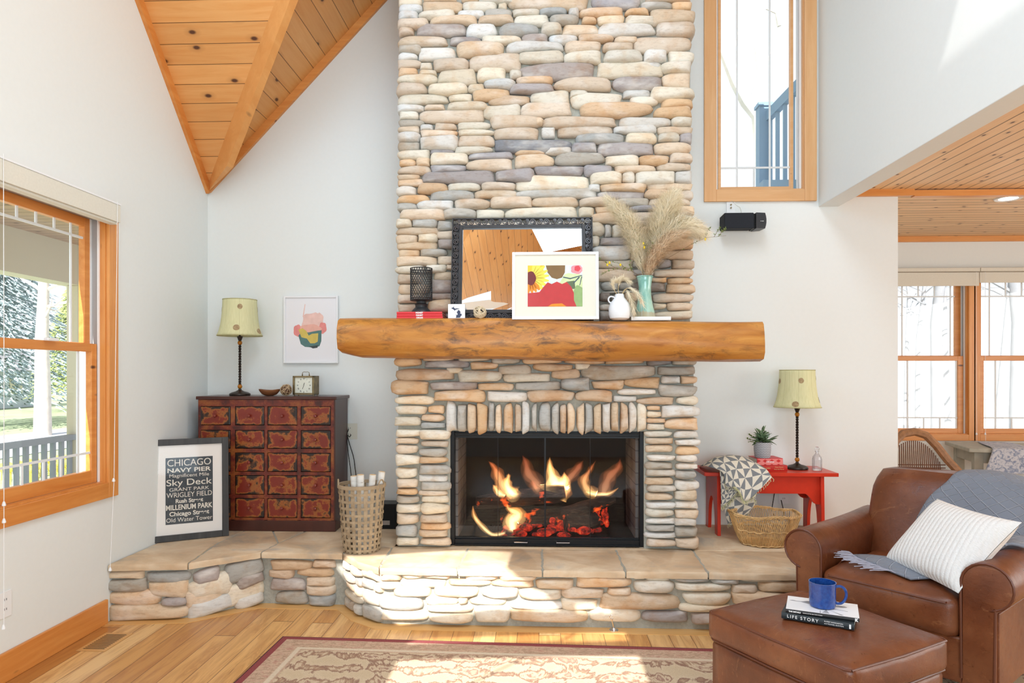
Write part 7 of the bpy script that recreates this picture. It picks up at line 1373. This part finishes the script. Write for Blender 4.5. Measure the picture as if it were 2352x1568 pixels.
def conifer(x, y, h, r0, label, seed, mat):
    rr = random.Random(seed); r = thing('conifer_tree', label, 'tree', (x, y, -.62)); MB().lathe([(.28, -.62), (.05, h-.8)], 10, (x, y, 0)).build('trunk', M['trunk'], r, smooth=True); mb = MB()
    for k in range(11000):
        f = rr.random()**.8; z = .7+f*(h-1.4); rad = r0*(1-f)**.8*rr.uniform(.25, 1); a = rr.uniform(0, 2*PI); c_ = V((x+rad*math.cos(a), y+rad*math.sin(a), z-rad*.25)); d = V((math.cos(a), math.sin(a), -.35)); s_ = V((-math.sin(a), math.cos(a), 0)); L_ = rr.uniform(.12, .34); w_ = rr.uniform(.03, .08)
        mb.add([c_-s_*w_, c_+d*L_, c_+s_*w_, c_+V((0, 0, .05))], [(0, 1, 2), (0, 3, 1), (1, 3, 2)])
    mb.build('foliage', mat, r)
q = atx(60, 700, -19); conifer(-20.5, q.y-.2, 10, 3.6, 'large blue-green conifer on the lawn beyond the left window', 1, M['conif'])
q = atx(165, 720, -24); conifer(-24, q.y+1, 8, 2.6, 'smaller yellow-green tree right of the big conifer outside', 2, M['bushy'])
def bare(x, y, z0, h, r0, label, seed, mat, lean=0, group=None, br=14, name='bare_tree'):
    rr = random.Random(seed); r = thing(name, label, 'tree', (x, y, z0), group=group); P = [V((x+lean*(k/6)**1.3+rr.uniform(-.05, .05)*k, y, z0+h*k/6)) for k in range(7)]
    MB().tube(P, [r0*(1-.13*k) for k in range(7)], 9).build('trunk', mat, r, smooth=True); mb = MB()
    for k in range(br):
        i = rr.randrange(2, 6); p = P[i].lerp(P[i+1], rr.random()); sg = rr.choice((-1, 1)); q = [p]; d = V((sg*rr.uniform(.4, 1), rr.uniform(-.5, .5), rr.uniform(.1, .8)))
        for j in range(5): q.append(q[-1]+d*h*.045+V((rr.uniform(-.1, .1), 0, rr.uniform(-.1, .12)))*h*.1)
        mb.tube(q, [r0*.25*(1-j*.17) for j in range(6)], 5)
        for j in (2, 3, 4): mb.tube([q[j], q[j]+V((sg*rr.uniform(.1, .5), 0, rr.uniform(-.2, .5)))*h*.06, q[j]+V((sg*rr.uniform(.3, .9), 0, rr.uniform(-.2, .9)))*h*.08], r0*.08, 4)
    mb.build('branches', mat, r)
q = atx(98, 860, -15.8); bare(-15.8, q.y, -.62, 9, .26, 'pale sunlit trunk standing below the conifer outside the left window', 3, M['pale_trunk'])
M['housew'] = flat('far_house_siding', (.50, .55, .62), .8); M['roofg'] = flat('far_house_roof', (.30, .30, .32), .8); q = atx(30, 860, -30)
hs_ = thing('house', 'pale blue house far across the road outside the left window', 'building', (-30, q.y-2, -.6)); MB().box(-33, -29.5, q.y-6, q.y+1.2, -.6, 1.5).build('wall', M['housew'], hs_); MB().prism([(-33.4, 1.5), (-29.1, 1.5), (-31.2, 3)], (0, q.y-6.3, 0), (1, 0, 0), (0, 0, 1), (0, 1, 0), 7.8).build('roof', M['roofg'], hs_)
MB().box(-29.52, -29.45, q.y-.9, q.y, .2, 1.1).build('window', M['porchw'], hs_)
rr = random.Random(12); mb = MB()
for i in range(90): q = atz(rr.uniform(60, 165), rr.uniform(922, 944), -.6) if False else V((-9.5+rr.uniform(-.6, .6), atx(110, 930, -9.5).y+rr.uniform(-1.0, 1.0), -.62)); mb.tube([q, q+V((0, 0, .25))], .012, 4); mb.sphere(q+V((0, 0, .27)), .05, 6, 4)
tag(mb.build('daffodils', flat('daffodil_yellow', (.80, .66, .12), .8)), 'patch of yellow daffodils on the lawn outside the left window', 'flowers', kind='stuff')
# outside, upper right window: deck railing and a leaning branch
M['railb'] = flat('backlit_blue_rail', (.20, .33, .46), .6); ydk = 6.2; pa = at(1751, 248, ydk); ug = at(1760, 470, ydk).z  # backlit blue of the railing is put into its colour
MB(); dk = thing('deck_railing', 'upper deck railing outside the tall window, coloured blue as if backlit', 'railing', (pa.x, ydk, ug)); px2 = at(1768, 300, ydk).x
MB().box(at(1740, 300, ydk).x, px2, ydk-.05, ydk+.05, ug, pa.z).build('post', M['railb'], dk); MB().box(at(1737, 300, ydk).x, px2+.01, ydk-.065, ydk+.065, pa.z, pa.z+.03).build('post_cap', M['railb'], dk)
ra, rbb = at(1760, 272, ydk), at(1840, 190, ydk-.6); MB().bar(ra, rbb, .05, .09).build('top_rail', M['railb'], dk)
for k in range(4): f = (k+.6)/4.6; p = ra.lerp(rbb, f); MB().box(p.x-.014, p.x+.014, p.y-.014, p.y+.014, ug+.02, p.z).build('baluster', M['railb'], dk)
tag(MB().box(pa.x-.25, pa.x+2.2, ydk-.8, ydk+.3, ug-.12, ug).build('upper_deck', M['railb']), 'upper deck floor outside the tall window', 'deck')
M['haze'] = noisy('hazed_bark', (.60, .60, .56), .12, 8, .9, 0); bt = thing('leaning_branch', 'hazy pale tree limb crossing behind the tall window', 'branch', at(1750, 250, 9))  # limb paled in its colour to sink into the bright sky haze
MB().tube([at(x, y, 9) for x, y in ((1660, 120), (1690, 190), (1715, 235), (1738, 268), (1742, 330), (1745, 400))], [.05, .075, .085, .07, .06, .05], 8).build('limb', M['haze'], bt, smooth=True); mb = MB()
for P in (((1690, 190), (1685, 120), (1700, 60)), ((1738, 268), (1760, 150), (1790, 60), (1800, 0)), ((1790, 60), (1782, 30), (1760, 20)), ((1715, 235), (1740, 160), (1735, 110))): mb.tube([at(x, y, 9) for x, y in P], [.03]+[.012]*(len(P)-1), 5)
mb.build('twigs', M['haze'], bt)
# outside, dining windows: winter woodland
struct(MB().box(-4, 40, YD+.3, 60, -1.2, -1.0).build('woodland_ground', flat('bleached_leaf_litter', (.66, .64, .58), .95)))
M['wtrunk'] = noisy('washed_grey_bark', (.30, .31, .33), .2, 5, .95, .3)
for i, (px, Y, r0, ln_, lab) in enumerate(((2152, 13, .13, .3, 'thick bare tree trunk in the middle of the left dining window'), (2182, 17, .10, -.5, 'thin leaning bare tree right of the thick one'), (2108, 20, .08, .2, 'slim bare tree at the left of the dining window'), (2338, 13, .16, -.2, 'thick bare tree trunk in the right dining window'), (2290, 18, .10, .6, 'slim leaning bare tree in the right dining window'), (2080, 24, .09, 0, 'distant bare tree behind the left dining window'))):
    bare(at(px, 900, Y).x, Y, -1.0, 10, r0, lab, 30+i, M['wtrunk'], ln_, br=16)
